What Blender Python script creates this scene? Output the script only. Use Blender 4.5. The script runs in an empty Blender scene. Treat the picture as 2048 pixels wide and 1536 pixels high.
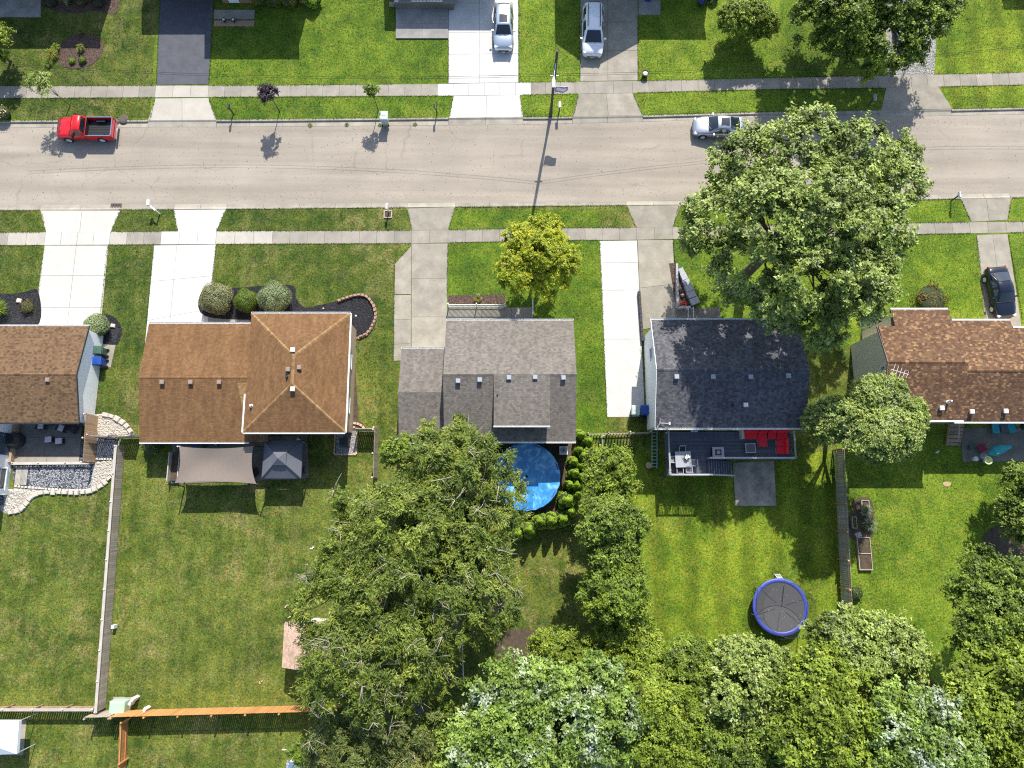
import bpy, math, random
import numpy as np
from mathutils import Vector, Matrix
R = math.radians
random.seed(7); rng = np.random.default_rng(11)
S = bpy.context.scene
C = S.collection
# ---------------------------------------------------------------- camera, sky, sun, exposure
CAM_H, FPX = 57.0, 1365.0
TILT = math.atan(247/FPX)
cam = bpy.data.cameras.new('camera'); cam_o = bpy.data.objects.new('camera', cam); C.objects.link(cam_o)
cam.sensor_width = 36; cam.lens = 36*FPX/2048; cam.clip_end = 1500; cam.clip_start = 1
cam_o.location = (0, 0, CAM_H); cam_o.rotation_euler = (TILT, 0, 0); S.camera = cam_o
SH = (-0.19, -1.06)                      # shadow offset on the ground per metre of height
W = bpy.data.worlds.new('World'); S.world = W; W.use_nodes = True
nt = W.node_tree; bg = nt.nodes['Background']; sky = nt.nodes.new('ShaderNodeTexSky')
sky.sky_type = 'NISHITA'; sky.sun_disc = False
sky.sun_elevation = math.atan(1/math.hypot(*SH)); sky.sun_rotation = math.atan2(-SH[0], -SH[1])
nt.links.new(sky.outputs[0], bg.inputs[0]); bg.inputs[1].default_value = 0.135
sl = bpy.data.lights.new('sun', 'SUN'); sl.energy = 4.4; sl.angle = R(0.5); sl.color = (1, .955, .87)
so = bpy.data.objects.new('sun', sl); C.objects.link(so); so.location = (20, 100, 90)
so.rotation_euler = Vector((SH[0], SH[1], -1)).to_track_quat('-Z', 'Y').to_euler()
vs = S.view_settings; vs.view_transform = 'Standard'; vs.look = 'None'; vs.gamma = 1; vs.use_curve_mapping = False
vs.exposure = 0.75
S.render.engine = 'CYCLES'
S.cycles.max_bounces = 5; S.cycles.diffuse_bounces = 3; S.cycles.transparent_max_bounces = 6
S.cycles.use_denoising = False; S.cycles.filter_width = 1.15

# ---------------------------------------------------------------- helpers
_c, _s = math.cos(TILT), math.sin(TILT)
def g(px, py, z=0.0):
    """point at height z seen at photo position (px, py): used to read real positions off the photograph"""
    u = (px-1024)/FPX; v = (768-py)/FPX
    t = (z-CAM_H)/(-_c+v*_s)
    return Vector((u*t, (_s+v*_c)*t, z))
class MB:
    def __init__(s): s.v = []; s.f = []
    def add(s, vs_, fs):
        b = len(s.v); s.v += [tuple(p) for p in vs_]; s.f += [tuple(i+b for i in q) for q in fs]; return s
    def box(s, c, d, rz=0, rx=0, ry=0):
        M = Matrix.Rotation(rz, 3, 'Z') @ Matrix.Rotation(ry, 3, 'Y') @ Matrix.Rotation(rx, 3, 'X'); c = Vector(c)
        P = [c + M @ Vector((x*d[0]/2, y*d[1]/2, z*d[2]/2)) for z in (-1, 1) for y in (-1, 1) for x in (-1, 1)]
        return s.add(P, [(0,2,3,1),(4,5,7,6),(0,1,5,4),(2,6,7,3),(0,4,6,2),(1,3,7,5)])
    def bx(s, x0, x1, y0, y1, z0, z1):
        return s.box(((x0+x1)/2, (y0+y1)/2, (z0+z1)/2), (abs(x1-x0), abs(y1-y0), abs(z1-z0)))
    def bar(s, a, b, w, h):
        a = Vector(a); b = Vector(b); d = b-a; L = d.length; q = d.to_track_quat('X', 'Z').to_matrix(); m = (a+b)/2
        P = [m + q @ Vector((x*L/2, y*w/2, z*h/2)) for z in (-1, 1) for y in (-1, 1) for x in (-1, 1)]
        return s.add(P, [(0,2,3,1),(4,5,7,6),(0,1,5,4),(2,6,7,3),(0,4,6,2),(1,3,7,5)])
    def loft(s, rings, cap=True, closed=True):
        n = len(rings[0]); b = len(s.v)
        for r in rings: s.v += [tuple(p) for p in r]
        for i in range(len(rings)-1):
            for j in range(n if closed else n-1):
                k = (j+1) % n
                s.f.append((b+i*n+j, b+i*n+k, b+(i+1)*n+k, b+(i+1)*n+j))
        if cap:
            s.f.append(tuple(b+j for j in reversed(range(n)))); s.f.append(tuple(b+(len(rings)-1)*n+j for j in range(n)))
        return s
    def cyl(s, p, r, h, n=14, r2=None, ax='Z'):
        r2 = r if r2 is None else r2; p = Vector(p)
        def q(a, rr, t):
            x, y = rr*math.cos(a), rr*math.sin(a)
            return p + Vector({'Z': (x, y, t), 'Y': (x, t, y), 'X': (t, x, y)}[ax])
        A = [2*math.pi*i/n for i in range(n)]
        return s.loft([[q(a, r, 0) for a in A], [q(a, r2, h) for a in A]])
    def lathe(s, p, prof, n=14, cap=True):
        p = Vector(p); A = [2*math.pi*i/n for i in range(n)]
        return s.loft([[p + Vector((r*math.cos(a), r*math.sin(a), z)) for a in A] for r, z in prof], cap)
    def tube(s, pts, r, n=6):
        pts = [Vector(p) for p in pts]; m = len(pts); rs = r if hasattr(r, '__len__') else [r]*m; rings = []
        for i, p in enumerate(pts):
            d = (pts[min(i+1, m-1)] - pts[max(i-1, 0)]).normalized()
            q = d.to_track_quat('Z', 'Y').to_matrix()
            rings.append([p + q @ Vector((rs[i]*math.cos(2*math.pi*k/n), rs[i]*math.sin(2*math.pi*k/n), 0)) for k in range(n)])
        return s.loft(rings)
    def prism(s, poly, z0, z1):
        n = len(poly); zt = z1 if hasattr(z1, '__len__') else [z1]*n
        b = len(s.v); s.v += [(p[0], p[1], z0) for p in poly] + [(p[0], p[1], zt[i]) for i, p in enumerate(poly)]
        ar = sum(poly[i][0]*poly[(i+1) % n][1]-poly[(i+1) % n][0]*poly[i][1] for i in range(n))
        o = list(range(n)) if ar > 0 else list(range(n))[::-1]
        s.f.append(tuple(b+i for i in reversed(o))); s.f.append(tuple(b+n+i for i in o))
        for k in range(n):
            i, j = o[k], o[(k+1) % n]; s.f.append((b+i, b+j, b+n+j, b+n+i))
        return s
    def poly(s, pts): return s.add(pts, [tuple(range(len(pts)))])
    def grid(s, P):
        h, w = len(P), len(P[0]); b = len(s.v)
        for r in P: s.v += [tuple(p) for p in r]
        for i in range(h-1):
            for j in range(w-1): s.f.append((b+i*w+j, b+i*w+j+1, b+(i+1)*w+j+1, b+(i+1)*w+j))
        return s
    def build(s, name, mat, parent=None, smooth=False, world=False, **tags):
        V = s.v
        if world and parent is not None:
            l = parent.get('_wl'); V = [(p[0]-l[0], p[1]-l[1], p[2]-l[2]) for p in V]
        me = bpy.data.meshes.new(name); me.from_pydata(V, [], s.f); me.update()
        if smooth: me.polygons.foreach_set('use_smooth', [True]*len(me.polygons))
        return link(name, me, mat, parent, **tags)
def link(name, me, mat, parent=None, loc=None, rz=0, scale=None, **tags):
    if mat is not None and not me.materials: me.materials.append(M[mat] if isinstance(mat, str) else mat)
    o = bpy.data.objects.new(name, me); C.objects.link(o)
    if parent is not None: o.parent = parent
    if loc is not None: o.location = loc
    if rz: o.rotation_euler = (0, 0, rz)
    if scale is not None: o.scale = scale
    for k, v in tags.items(): o[k] = v
    return o
def thing(name, label, cat, loc=(0, 0, 0), rz=0, group=None, kind=None):
    o = bpy.data.objects.new(name, None); C.objects.link(o); o.location = loc; o.rotation_euler = (0, 0, rz)
    o.empty_display_size = .2; o['_wl'] = [float(loc[0]), float(loc[1]), float(loc[2])]
    if kind == 'structure': o['kind'] = 'structure'
    else: o['label'] = label; o['category'] = cat
    if group: o['group'] = group
    return o
def struct(name, parent_loc=(0, 0, 0)): return thing(name, None, None, parent_loc, kind='structure')
def single(o, label, cat, group=None):
    o['label'] = label; o['category'] = cat
    if group: o['group'] = group
    return o
def at(mb, p):
    """shift a builder so that p is its origin, returns p"""
    mb.v = [(v[0]-p[0], v[1]-p[1], v[2]-p[2]) for v in mb.v]; return p
def solo(name, mb, mat, loc, label, cat, group=None, rz=0, smooth=False):
    o = mb.build(name, mat, smooth=smooth); o.location = loc; o.rotation_euler = (0, 0, rz)
    return single(o, label, cat, group)
def copy_tree(o, parent=None):
    c = o.copy(); C.objects.link(c); c.parent = parent
    for ch in list(o.children): copy_tree(ch, c)
    return c
def npmesh(name, V, F, tone=None, smooth=False):
    V = np.asarray(V, np.float32); F = np.asarray(F, np.int32); k = F.shape[1]
    me = bpy.data.meshes.new(name); me.vertices.add(len(V)); me.vertices.foreach_set('co', V.ravel())
    me.loops.add(F.size); me.loops.foreach_set('vertex_index', F.ravel()); me.polygons.add(len(F))
    me.polygons.foreach_set('loop_start', np.arange(0, F.size, k, dtype=np.int32))
    me.polygons.foreach_set('use_smooth', np.full(len(F), smooth))
    if tone is not None:
        a = me.attributes.new('tone', 'FLOAT', 'POINT'); a.data.foreach_set('value', np.asarray(tone, np.float32))
    me.update(calc_edges=True); return me

# ---------------------------------------------------------------- materials
M = {}
class NT:
    def __init__(s, name):
        m = bpy.data.materials.new(name); m.use_nodes = True; s.m = m; s.t = m.node_tree; s.n = s.t.nodes
        s.b = s.n['Principled BSDF']; s.out = s.n['Material Output']; M[name] = m; s._p = None
    def new(s, typ, **kw):
        n = s.n.new('ShaderNode'+typ)
        for k, v in kw.items(): setattr(n, k, v)
        return n
    def l(s, a, b): s.t.links.new(a, b)
    def pos(s):
        if s._p is None: s._p = s.new('NewGeometry').outputs['Position']
        return s._p
    def mapped(s, scale, rz=0):
        m = s.new('Mapping'); m.inputs['Scale'].default_value = scale; m.inputs['Rotation'].default_value = (0, 0, rz)
        s.l(s.pos(), m.inputs[0]); return m.outputs[0]
    def noise(s, scale, detail=3, rough=.55, vec=None, dist=0):
        n = s.new('TexNoise'); n.inputs['Scale'].default_value = scale; n.inputs['Detail'].default_value = detail
        n.inputs['Roughness'].default_value = rough; n.inputs['Distortion'].default_value = dist
        s.l(vec or s.pos(), n.inputs['Vector']); return n.outputs['Fac']
    def ramp(s, fac, stops, interp='LINEAR'):
        r = s.new('ValToRGB'); e = r.color_ramp.elements; r.color_ramp.interpolation = interp
        while len(e) < len(stops): e.new(.5)
        for i, (p, c) in enumerate(stops): e[i].position = p; e[i].color = (*c, 1) if hasattr(c, '__len__') else (c, c, c, 1)
        s.l(fac, r.inputs[0]); return r.outputs[0]
    def mix(s, fac, a, b, mode='MIX'):
        m = s.new('Mix', data_type='RGBA', blend_type=mode)
        for sock, v in ((m.inputs['Factor'], fac), (m.inputs['A'], a), (m.inputs['B'], b)):
            if hasattr(v, 'node'): s.l(v, sock)
            elif hasattr(v, '__len__'): sock.default_value = (*v, 1) if len(v) == 3 else v
            else: sock.default_value = v if sock.name == 'Factor' else (v, v, v, 1)
        return m.outputs['Result']
    def math(s, op, a, b=0.0, c=None):
        m = s.new('Math', operation=op)
        for i, v in enumerate((a, b) if c is None else (a, b, c)):
            if hasattr(v, 'node'): s.l(v, m.inputs[i])
            else: m.inputs[i].default_value = v
        return m.outputs[0]
    def bump(s, h, strength=.5, dist=.02):
        b = s.new('Bump'); b.inputs['Strength'].default_value = strength; b.inputs['Distance'].default_value = dist
        s.l(h, b.inputs['Height']); s.l(b.outputs[0], s.b.inputs['Normal'])
    def fin(s, col, rough=.8, metal=0, spec=None):
        if hasattr(col, 'node'): s.l(col, s.b.inputs['Base Color'])
        else: s.b.inputs['Base Color'].default_value = (*col, 1)
        if hasattr(rough, 'node'): s.l(rough, s.b.inputs['Roughness'])
        else: s.b.inputs['Roughness'].default_value = rough
        s.b.inputs['Metallic'].default_value = metal
        if spec is not None: s.b.inputs['Specular IOR Level'].default_value = spec
        return s.m
def plain(name, col, rough=.6, metal=0, var=.12, scale=6, bump=0, spec=None):
    t = NT(name); n = t.noise(scale, 4)
    lo = tuple(x*(1-var) for x in col); hi = tuple(min(1, x*(1+var)) for x in col)
    t.fin(t.ramp(n, [(.25, lo), (.75, hi)]), rough, metal, spec)
    if bump: t.bump(t.noise(scale*4, 3), bump, .01)
def concrete(name, col, stain=.18, slab=.10, fine=.08):
    t = NT(name); r = t.new('ObjectInfo').outputs['Random']
    a = t.noise(.9, 5, .6); b = t.noise(14, 4, .7); c = t.noise(60, 2)
    base = t.mix(t.ramp(a, [(.38, 0.), (.68, 1.)]), tuple(x*(1-stain) for x in col), col)
    base = t.mix(1, base, t.ramp(b, [(.3, 1-fine*1.6), (.7, 1+fine*.3)]), 'MULTIPLY')
    base = t.mix(1, base, t.ramp(c, [(.3, 1-fine), (.6, 1.0)]), 'MULTIPLY')
    base = t.mix(1, base, t.ramp(r, [(0, 1-slab), (1, 1.0)]), 'MULTIPLY')
    sp = t.ramp(t.noise(5.5, 2, .5), [(.70, 0.), (.74, 1.)])
    base = t.mix(t.math('MULTIPLY', sp, .25), base, tuple(x*.55 for x in col))
    t.fin(base, .9, spec=.2); t.bump(c, .25, .006)
def lawn(name, cols, dry, stripes=None, patch=.5, soft=1.0):
    """cols: dark, mid, light grass; dry: straw colour"""
    t = NT(name)
    big = t.noise(.16, 4, .6); mid = t.noise(.7, 4, .65); fine = t.noise(5.0, 5, .72); vf = t.noise(24, 3, .7)
    base = t.ramp(t.math('ADD', t.math('MULTIPLY', big, .5), t.math('MULTIPLY', mid, .5)), [(.41, cols[0]), (.5, cols[1]), (.59, cols[2])])
    d = t.ramp(t.noise(.5, 6, .72, dist=.5), [(.47, 0.), (.66, 1.)])
    d = t.math('MULTIPLY', d, t.ramp(t.noise(.11, 2), [(.35, .15), (.65, 1.)]))
    d2 = t.math('MULTIPLY', t.ramp(t.noise(2.6, 5, .75, dist=.6), [(.52, 0.), (.72, 1.)]), .75)
    d = t.math('MULTIPLY', t.math('MULTIPLY', t.math('MAXIMUM', d, t.math('MULTIPLY', d2, t.ramp(t.noise(.2, 2), [(.3, .2), (.6, 1.)]))), patch), t.ramp(fine, [(.35, .35), (.6, 1.)]))
    base = t.mix(d, base, dry)
    if stripes:
        per, ang, amt = stripes
        w = t.new('TexWave', wave_type='BANDS', bands_direction='X', wave_profile='SIN')
        w.inputs['Scale'].default_value = .314/per; w.inputs['Distortion'].default_value = 1.2; w.inputs['Detail'].default_value = 2
        t.l(t.mapped((1, 1, 1), ang), w.inputs['Vector'])
        base = t.mix(1, base, t.ramp(w.outputs['Fac'], [(.2, 1-amt), (.8, 1+amt)]), 'MULTIPLY')
    hue = t.ramp(t.noise(1.7, 4, .65), [(.32, (.78, .98, 1.0)), (.5, (1., 1., 1.)), (.68, (1.16, 1.04, .9))]); base = t.mix(1, base, hue, 'MULTIPLY')
    gr = t.noise(9.0, 4, .75)
    base = t.mix(1, base, t.ramp(fine, [(.3, 1-.45*soft), (.5, 1.), (.72, 1+.4*soft)]), 'MULTIPLY')
    base = t.mix(1, base, t.ramp(gr, [(.32, .42), (.5, 1.), (.68, 1.5)]), 'MULTIPLY')
    base = t.mix(1, base, t.ramp(vf, [(.3, .62), (.7, 1.32)]), 'MULTIPLY')
    t.fin(base, .85, spec=.15)
    t.bump(t.math('ADD', fine, t.math('MULTIPLY', vf, .5)), .8, .05)
def leaf(name, cols, trans=.3, rough=.5, spec=.4, pale=None):
    """cols: leaf colours picked per leaf by the tone attribute"""
    t = NT(name); a = t.new('Attribute', attribute_name='tone').outputs['Fac']
    st = [(i/(len(cols)-1), c) for i, c in enumerate(cols)]
    col = t.ramp(a, st)
    if pale:
        n = t.ramp(t.noise(.55, 5, .75), [(.53, 0.), (.66, 1.)])
        pk = t.ramp(a, [(.2, 0.), (.55, 1.)])
        col = t.mix(t.math('MULTIPLY', t.math('MULTIPLY', n, pk), pale[1]), col, pale[0])
    col = t.mix(1, col, t.ramp(t.noise(.5, 3), [(.3, .8), (.7, 1.2)]), 'MULTIPLY')
    t.fin(col, rough, spec=spec)
    tr = t.new('BsdfTranslucent'); t.l(t.mix(1, col, (1.0, 1.05, .55), 'MULTIPLY'), tr.inputs[0])
    mx = t.new('MixShader'); mx.inputs[0].default_value = trans
    t.l(t.b.outputs[0], mx.inputs[1]); t.l(tr.outputs[0], mx.inputs[2]); t.l(mx.outputs[0], t.out.inputs[0])
def shingle(name, cols, streak=.15):
    t = NT(name); a = t.new('Attribute', attribute_name='tone').outputs['Fac']
    col = t.ramp(a, [(i/(len(cols)-1), c) for i, c in enumerate(cols)])
    n = t.noise(1, 4, .6, t.mapped((2.2, .5, .5))); col = t.mix(1, col, t.ramp(n, [(.3, 1-streak), (.7, 1+streak)]), 'MULTIPLY')
    f = t.noise(70, 2, .7); col = t.mix(1, col, t.ramp(f, [(.3, .82), (.7, 1.12)]), 'MULTIPLY')
    t.fin(col, .92, spec=.2); t.bump(f, .12, .004)
def wood(name, col, var=.3, axis=(1, 1, 14), rough=.8):
    t = NT(name); n = t.noise(1.4, 5, .6, t.mapped(axis)); r = t.new('ObjectInfo').outputs['Random']
    c = t.ramp(n, [(.25, tuple(x*(1-var) for x in col)), (.75, tuple(min(1, x*(1+var*.6)) for x in col))])
    c = t.mix(1, c, t.ramp(r, [(0, .78), (1, 1.14)]), 'MULTIPLY'); t.fin(c, rough, spec=.2)
def paint(name, col, rough=.25, metal=0., coat=.6):
    t = NT(name); n = t.noise(40, 2)
    t.fin(t.ramp(n, [(.3, tuple(x*.96 for x in col)), (.7, col)]), rough, metal); t.b.inputs['Coat Weight'].default_value = coat; t.b.inputs['Coat Roughness'].default_value = .05
def gravel(name, cols, scale=9, bump=.9):
    t = NT(name); v = t.new('TexVoronoi'); v.inputs['Scale'].default_value = scale; t.l(t.pos(), v.inputs['Vector'])
    sep = t.new('SeparateColor'); t.l(v.outputs['Color'], sep.inputs[0])
    c = t.ramp(sep.outputs[0], [(i/(len(cols)-1), k) for i, k in enumerate(cols)])
    c = t.mix(1, c, t.ramp(v.outputs['Distance'], [(.3, 1.), (.75, .45)]), 'MULTIPLY')
    t.fin(c, .9, spec=.2); t.bump(t.math('SUBTRACT', 1., v.outputs['Distance']), bump, .05)

lawn('lawn_lush', [(.05, .10, .009), (.085, .145, .011), (.135, .195, .017)], (.22, .195, .045), patch=.5)
lawn('lawn_warm', [(.032, .062, .009), (.062, .094, .012), (.105, .128, .022)], (.25, .205, .085), patch=.9, stripes=(1.0, 0, .06))
lawn('lawn_olive', [(.048, .078, .011), (.088, .12, .017), (.14, .165, .028)], (.27, .22, .085), patch=.95, stripes=(1.0, 0, .06))
lawn('lawn_striped', [(.07, .125, .009), (.12, .175, .012), (.18, .23, .018)], (.25, .225, .045), stripes=(2.4, 0, .14), patch=.5)
lawn('lawn_clover', [(.07, .125, .010), (.115, .18, .013), (.165, .23, .02)], (.26, .235, .055), patch=.5, soft=1.1)
concrete('concrete_new', (.615, .60, .565), .13, .04, .05)
concrete('concrete_cream', (.565, .535, .48), .08, .05, .05)
concrete('concrete_old', (.41, .37, .30), .26, .14, .10)
concrete('concrete_pale', (.50, .46, .395), .12, .08, .06)
concrete('concrete_walk', (.40, .36, .30), .22, .2, .09)
concrete('concrete_grey', (.36, .35, .325), .28, .1, .1)
concrete('kerb_concrete', (.46, .415, .34), .25, .16, .1)
concrete('concrete_stained', (.50, .44, .36), .5, .05, .2)
concrete('patio_concrete', (.24, .22, .19), .3, .08, .12)
plain('soil', (.075, .055, .035), .95, 0, .4, 3, .8)
plain('joint', (.09, .075, .05), .95, 0, .5, 2)
plain('driveway_asphalt', (.075, .078, .092), .85, 0, .22, 1.2, .4)
t = NT('road_asphalt')      # sun-bleached asphalt with cracks, specks and patches
p = t.pos(); a = t.noise(.22, 5, .6); b = t.noise(.9, 4, .6, t.mapped((.06, 1, 1))); f = t.noise(28, 3, .8); f2 = t.noise(75, 2, .7)
col = t.ramp(a, [(.3, (.31, .268, .218)), (.7, (.365, .316, .258))])
col = t.mix(1, col, t.ramp(b, [(.3, .80), (.7, 1.09)]), 'MULTIPLY')
col = t.mix(1, col, t.ramp(f, [(.28, .82), (.5, 1.0), (.75, 1.1)]), 'MULTIPLY')
col = t.mix(1, col, t.ramp(f2, [(.3, .86), (.7, 1.1)]), 'MULTIPLY')
sp = t.ramp(t.noise(7.5, 2, .5), [(.715, 0.), (.74, 1.)])
col = t.mix(t.math('MULTIPLY', sp, .6), col, (.10, .075, .05))
wv = t.new('TexNoise'); wv.inputs['Scale'].default_value = .9; wv.inputs['Detail'].default_value = 5; t.l(p, wv.inputs['Vector'])
def crack(scale, width, seed, mapsc):
    mp = t.new('Mapping'); mp.inputs['Scale'].default_value = mapsc; mp.inputs['Location'].default_value = (seed, seed*2, 0)
    ad = t.new('VectorMath', operation='MULTIPLY_ADD'); t.l(wv.outputs['Color'], ad.inputs[0]); ad.inputs[1].default_value = (1.4, 1.4, 0); t.l(p, ad.inputs[2])
    t.l(ad.outputs[0], mp.inputs[0]); v = t.new('TexVoronoi', feature='DISTANCE_TO_EDGE'); v.inputs['Scale'].default_value = scale; t.l(mp.outputs[0], v.inputs['Vector'])
    return t.ramp(v.outputs['Distance'], [(0, 1.), (width, 0.)])
k1 = crack(.20, .010, 3, (1, 1, 1)); k2 = crack(.13, .008, 11, (.45, 1, 1))
gate = t.ramp(t.noise(.12, 2), [(.5, 0.), (.62, 1.)])
ck = t.math('MAXIMUM', t.math('MULTIPLY', k1, gate), t.math('MULTIPLY', k2, t.ramp(t.noise(.2, 2), [(.48, 0.), (.6, .9)])))
col = t.mix(t.math('MULTIPLY', ck, .34), col, (.12, .10, .08))
t.fin(col, .9, spec=.2); t.bump(f2, .3, .006)
gravel('mulch_black', [(.012, .012, .015), (.03, .03, .036), (.055, .055, .065)], 16)
gravel('mulch_brown', [(.07, .045, .035), (.13, .085, .065), (.2, .14, .11)], 14)
gravel('gravel_grey', [(.2, .19, .18), (.34, .33, .31), (.5, .48, .46)], 11)
gravel('gravel_dark', [(.03, .032, .04), (.10, .105, .12), (.26, .27, .30)], 7)
gravel('pebble_white', [(.34, .31, .27), (.5, .46, .41), (.62, .58, .53)], 6)
shingle('shingle_tan', [(0.088, 0.055, 0.031), (0.136, 0.082, 0.046), (0.165, 0.100, 0.053), (0.177, 0.108, 0.058), (0.194, 0.118, 0.065)])
shingle('shingle_brown', [(0.150, 0.079, 0.036), (0.172, 0.090, 0.041), (0.186, 0.100, 0.044), (0.205, 0.114, 0.053)], .2)
shingle('shingle_patch', [(0.216, 0.122, 0.051), (0.279, 0.171, 0.076), (0.315, 0.203, 0.098)], .1)
shingle('shingle_grey', [(0.128, 0.113, 0.097), (0.158, 0.140, 0.121), (0.175, 0.155, 0.135), (0.204, 0.181, 0.158)], .12)
shingle('shingle_black', [(.062, .062, .07), (.084, .083, .092), (.105, .103, .112), (.135, .13, .138)], .2)
shingle('shingle_mottled', [(0.089, 0.050, 0.030), (0.113, 0.063, 0.037), (0.130, 0.072, 0.044), (0.148, 0.085, 0.049), (0.171, 0.099, 0.055), (0.308, 0.181, 0.092)], .15)
shingle('shingle_pink', [(.46, .30, .21), (.56, .38, .275), (.64, .45, .335)], .1)
for n_, c_, r_ in [('white_siding', (.86, .87, .88), .5), ('beige_siding', (.66, .58, .45), .7), ('brick_brown', (.26, .16, .1), .85), ('tan_siding', (.50, .38, .27), .7),
                   ('white_trim', (.78, .78, .76), .5), ('gutter_white', (.72, .71, .68), .4), ('dark_trim', (.05, .05, .05), .5), ('vent_brown', (.26, .19, .16), .6),
                   ('vent_grey', (.30, .33, .37), .5), ('vent_white', (.7, .69, .68), .5), ('vent_black', (.02, .02, .02), .6), ('grey_siding', (.42, .42, .42), .7),
                   ('black_plastic', (.015, .015, .017), .45), ('rubber', (.02, .02, .02), .8), ('plastic_green', (.05, .11, .075), .5), ('plastic_blue', (.012, .06, .30), .45),
                   ('plastic_pale_green', (.42, .50, .46), .5), ('box_green', (.36, .50, .38), .5), ('pedestal_white', (.70, .73, .70), .5), ('canvas_taupe', (.205, .165, .135), .9),
                   ('canvas_slate', (.10, .108, .13), .85), ('canvas_white', (.80, .82, .86), .7), ('cushion_red', (.78, .015, .03), .8), ('cushion_lilac', (.50, .43, .46), .85),
                   ('wicker_black', (.02, .02, .023), .7), ('granite_grey', (.33, .33, .35), .6), ('block_brown', (.34, .22, .155), .9), ('block_pink', (.55, .36, .26), .9),
                   ('stone_cream', (.62, .56, .46), .85), ('stone_white', (.47, .43, .37), .85), ('stone_grey', (.36, .36, .37), .85), ('red_petal', (.7, .02, .02), .6), ('teal_cloth', (.03, .30, .34), .8),
                   ('maroon_cloth', (.30, .02, .06), .8), ('lime_plastic', (.62, .68, .36), .5), ('galvanised', (.52, .54, .56), .4), ('terracotta', (.42, .30, .22), .8), ('trampoline_mat', (.075, .075, .08), .8),
                   ('trampoline_blue', (.05, .07, .34), .5), ('shrub_core', (.03, .045, .012), .9), ('blue_flower', (.03, .10, .65), .6), ('dish_white', (.62, .62, .60), .5), ('ladder_green', (.24, .42, .34), .5), ('concrete_block', (.4, .38, .35), .9),
                   ('iron', (.09, .065, .055), .7), ('pole_wood', (.10, .085, .07), .9), ('straw', (.42, .30, .17), .9), ('black_wall', (.045, .045, .05), .8), ('purple_cloth', (.35, .25, .55), .7)]:
    plain(n_, c_, r_, 0, .1, 8)
wood('fence_grey', (.44, .375, .31)); wood('fence_cap', (.47, .42, .37), .2); wood('fence_tan', (.42, .29, .185)); wood('fence_orange', (.55, .27, .10), .2)
wood('fence_weathered', (.40, .375, .335), .35); wood('fence_new', (.50, .32, .14), .2); wood('deck_slate', (.11, .118, .14), .25, (14, 1, 1)); wood('deck_light', (.40, .40, .40), .2)
wood('post_cap', (.66, .60, .54), .1); wood('bark', (.11, .085, .065), .4, (6, 6, 1)); wood('bark_pale', (.40, .35, .29), .25, (6, 6, 1)); wood('wood_step', (.36, .26, .18)); wood('bed_wood', (.42, .34, .27))
paint('paint_red', (.62, .008, .012), .3); paint('paint_silver', (.46, .48, .53), .28, .7); paint('paint_ice', (.50, .56, .62), .28, .6); paint('paint_white', (.76, .77, .79), .3, 0)
paint('paint_navy', (.006, .009, .02), .2); paint('paint_steel', (.16, .22, .3), .3, .5)
paint('glass_dark', (.015, .022, .028), .06, 0, 1); paint('glass_pane', (.05, .07, .10), .05, 0, 1); paint('lamp_clear', (.75, .75, .72), .12); paint('lamp_red', (.35, .01, .01), .2); paint('chrome', (.75, .75, .77), .2, 1.)
t = NT('pool_cover')
w1 = t.noise(.9, 6, .7, dist=1.2); col = t.ramp(w1, [(.32, (.02, .16, .42)), (.5, (.045, .26, .56)), (.62, (.22, .52, .78))])  # palest blue paints highlights on the cover's wrinkles into the colour
t.fin(col, .3); t.bump(w1, .45, .06)
t = NT('net'); t.fin((.02, .02, .02), .8); tp = t.new('BsdfTransparent'); mx = t.new('MixShader'); mx.inputs[0].default_value = .16
t.l(tp.outputs[0], mx.inputs[1]); t.l(t.b.outputs[0], mx.inputs[2]); t.l(mx.outputs[0], t.out.inputs[0])
leaf('leaf_maple', [(0.067, 0.093, 0.015), (0.147, 0.206, 0.035), (0.266, 0.338, 0.066), (0.437, 0.510, 0.140)], .2, .5, .35, pale=((.62, .64, .45), .35))
leaf('leaf_silver', [(0.048, 0.085, 0.012), (0.114, 0.185, 0.026), (0.190, 0.280, 0.041), (0.323, 0.430, 0.090)], .2, .5, .3, pale=((.68, .72, .66), .8))
leaf('leaf_mix', [(0.060, 0.092, 0.007), (0.130, 0.189, 0.015), (0.215, 0.286, 0.025), (0.340, 0.408, 0.051)], .2, .5, .3)
leaf('leaf_dark', [(0.032, 0.061, 0.007), (0.085, 0.133, 0.014), (0.160, 0.230, 0.025), (0.300, 0.377, 0.056)], .2, .5, .3)
leaf('leaf_yellow', [(.16, .22, .016), (.30, .36, .022), (.46, .49, .03), (.64, .60, .05)], .42, .5, .4)
leaf('leaf_locust', [(0.050, 0.084, 0.011), (0.112, 0.162, 0.019), (0.185, 0.241, 0.029), (0.336, 0.381, 0.056)], .32, .5, .4, pale=((.22, .23, .06), .4))
leaf('leaf_locust_dark', [(0.063, 0.095, 0.021), (0.109, 0.147, 0.029), (0.163, 0.199, 0.041), (0.290, 0.259, 0.074)], .28, .5, .4)
leaf('leaf_arbor', [(0.113, 0.207, 0.016), (0.207, 0.339, 0.022), (0.320, 0.471, 0.029), (0.415, 0.566, 0.041)], .2, .6, .3)
leaf('leaf_globe', [(0.135, 0.184, 0.082), (0.231, 0.299, 0.131), (0.347, 0.404, 0.196), (0.462, 0.481, 0.245)], .15, .6, .3)
leaf('leaf_globe_brown', [(0.158, 0.150, 0.075), (0.282, 0.282, 0.126), (0.387, 0.379, 0.179), (0.528, 0.458, 0.254)], .15, .6, .3)
leaf('leaf_bright', [(.055, .10, .008), (.12, .19, .014), (.19, .27, .02), (.28, .36, .035)], .25, .5, .4)
leaf('leaf_purple', [(.02, .012, .02), (.04, .022, .035), (.065, .04, .055), (.10, .07, .08)], .15, .5, .4)
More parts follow.
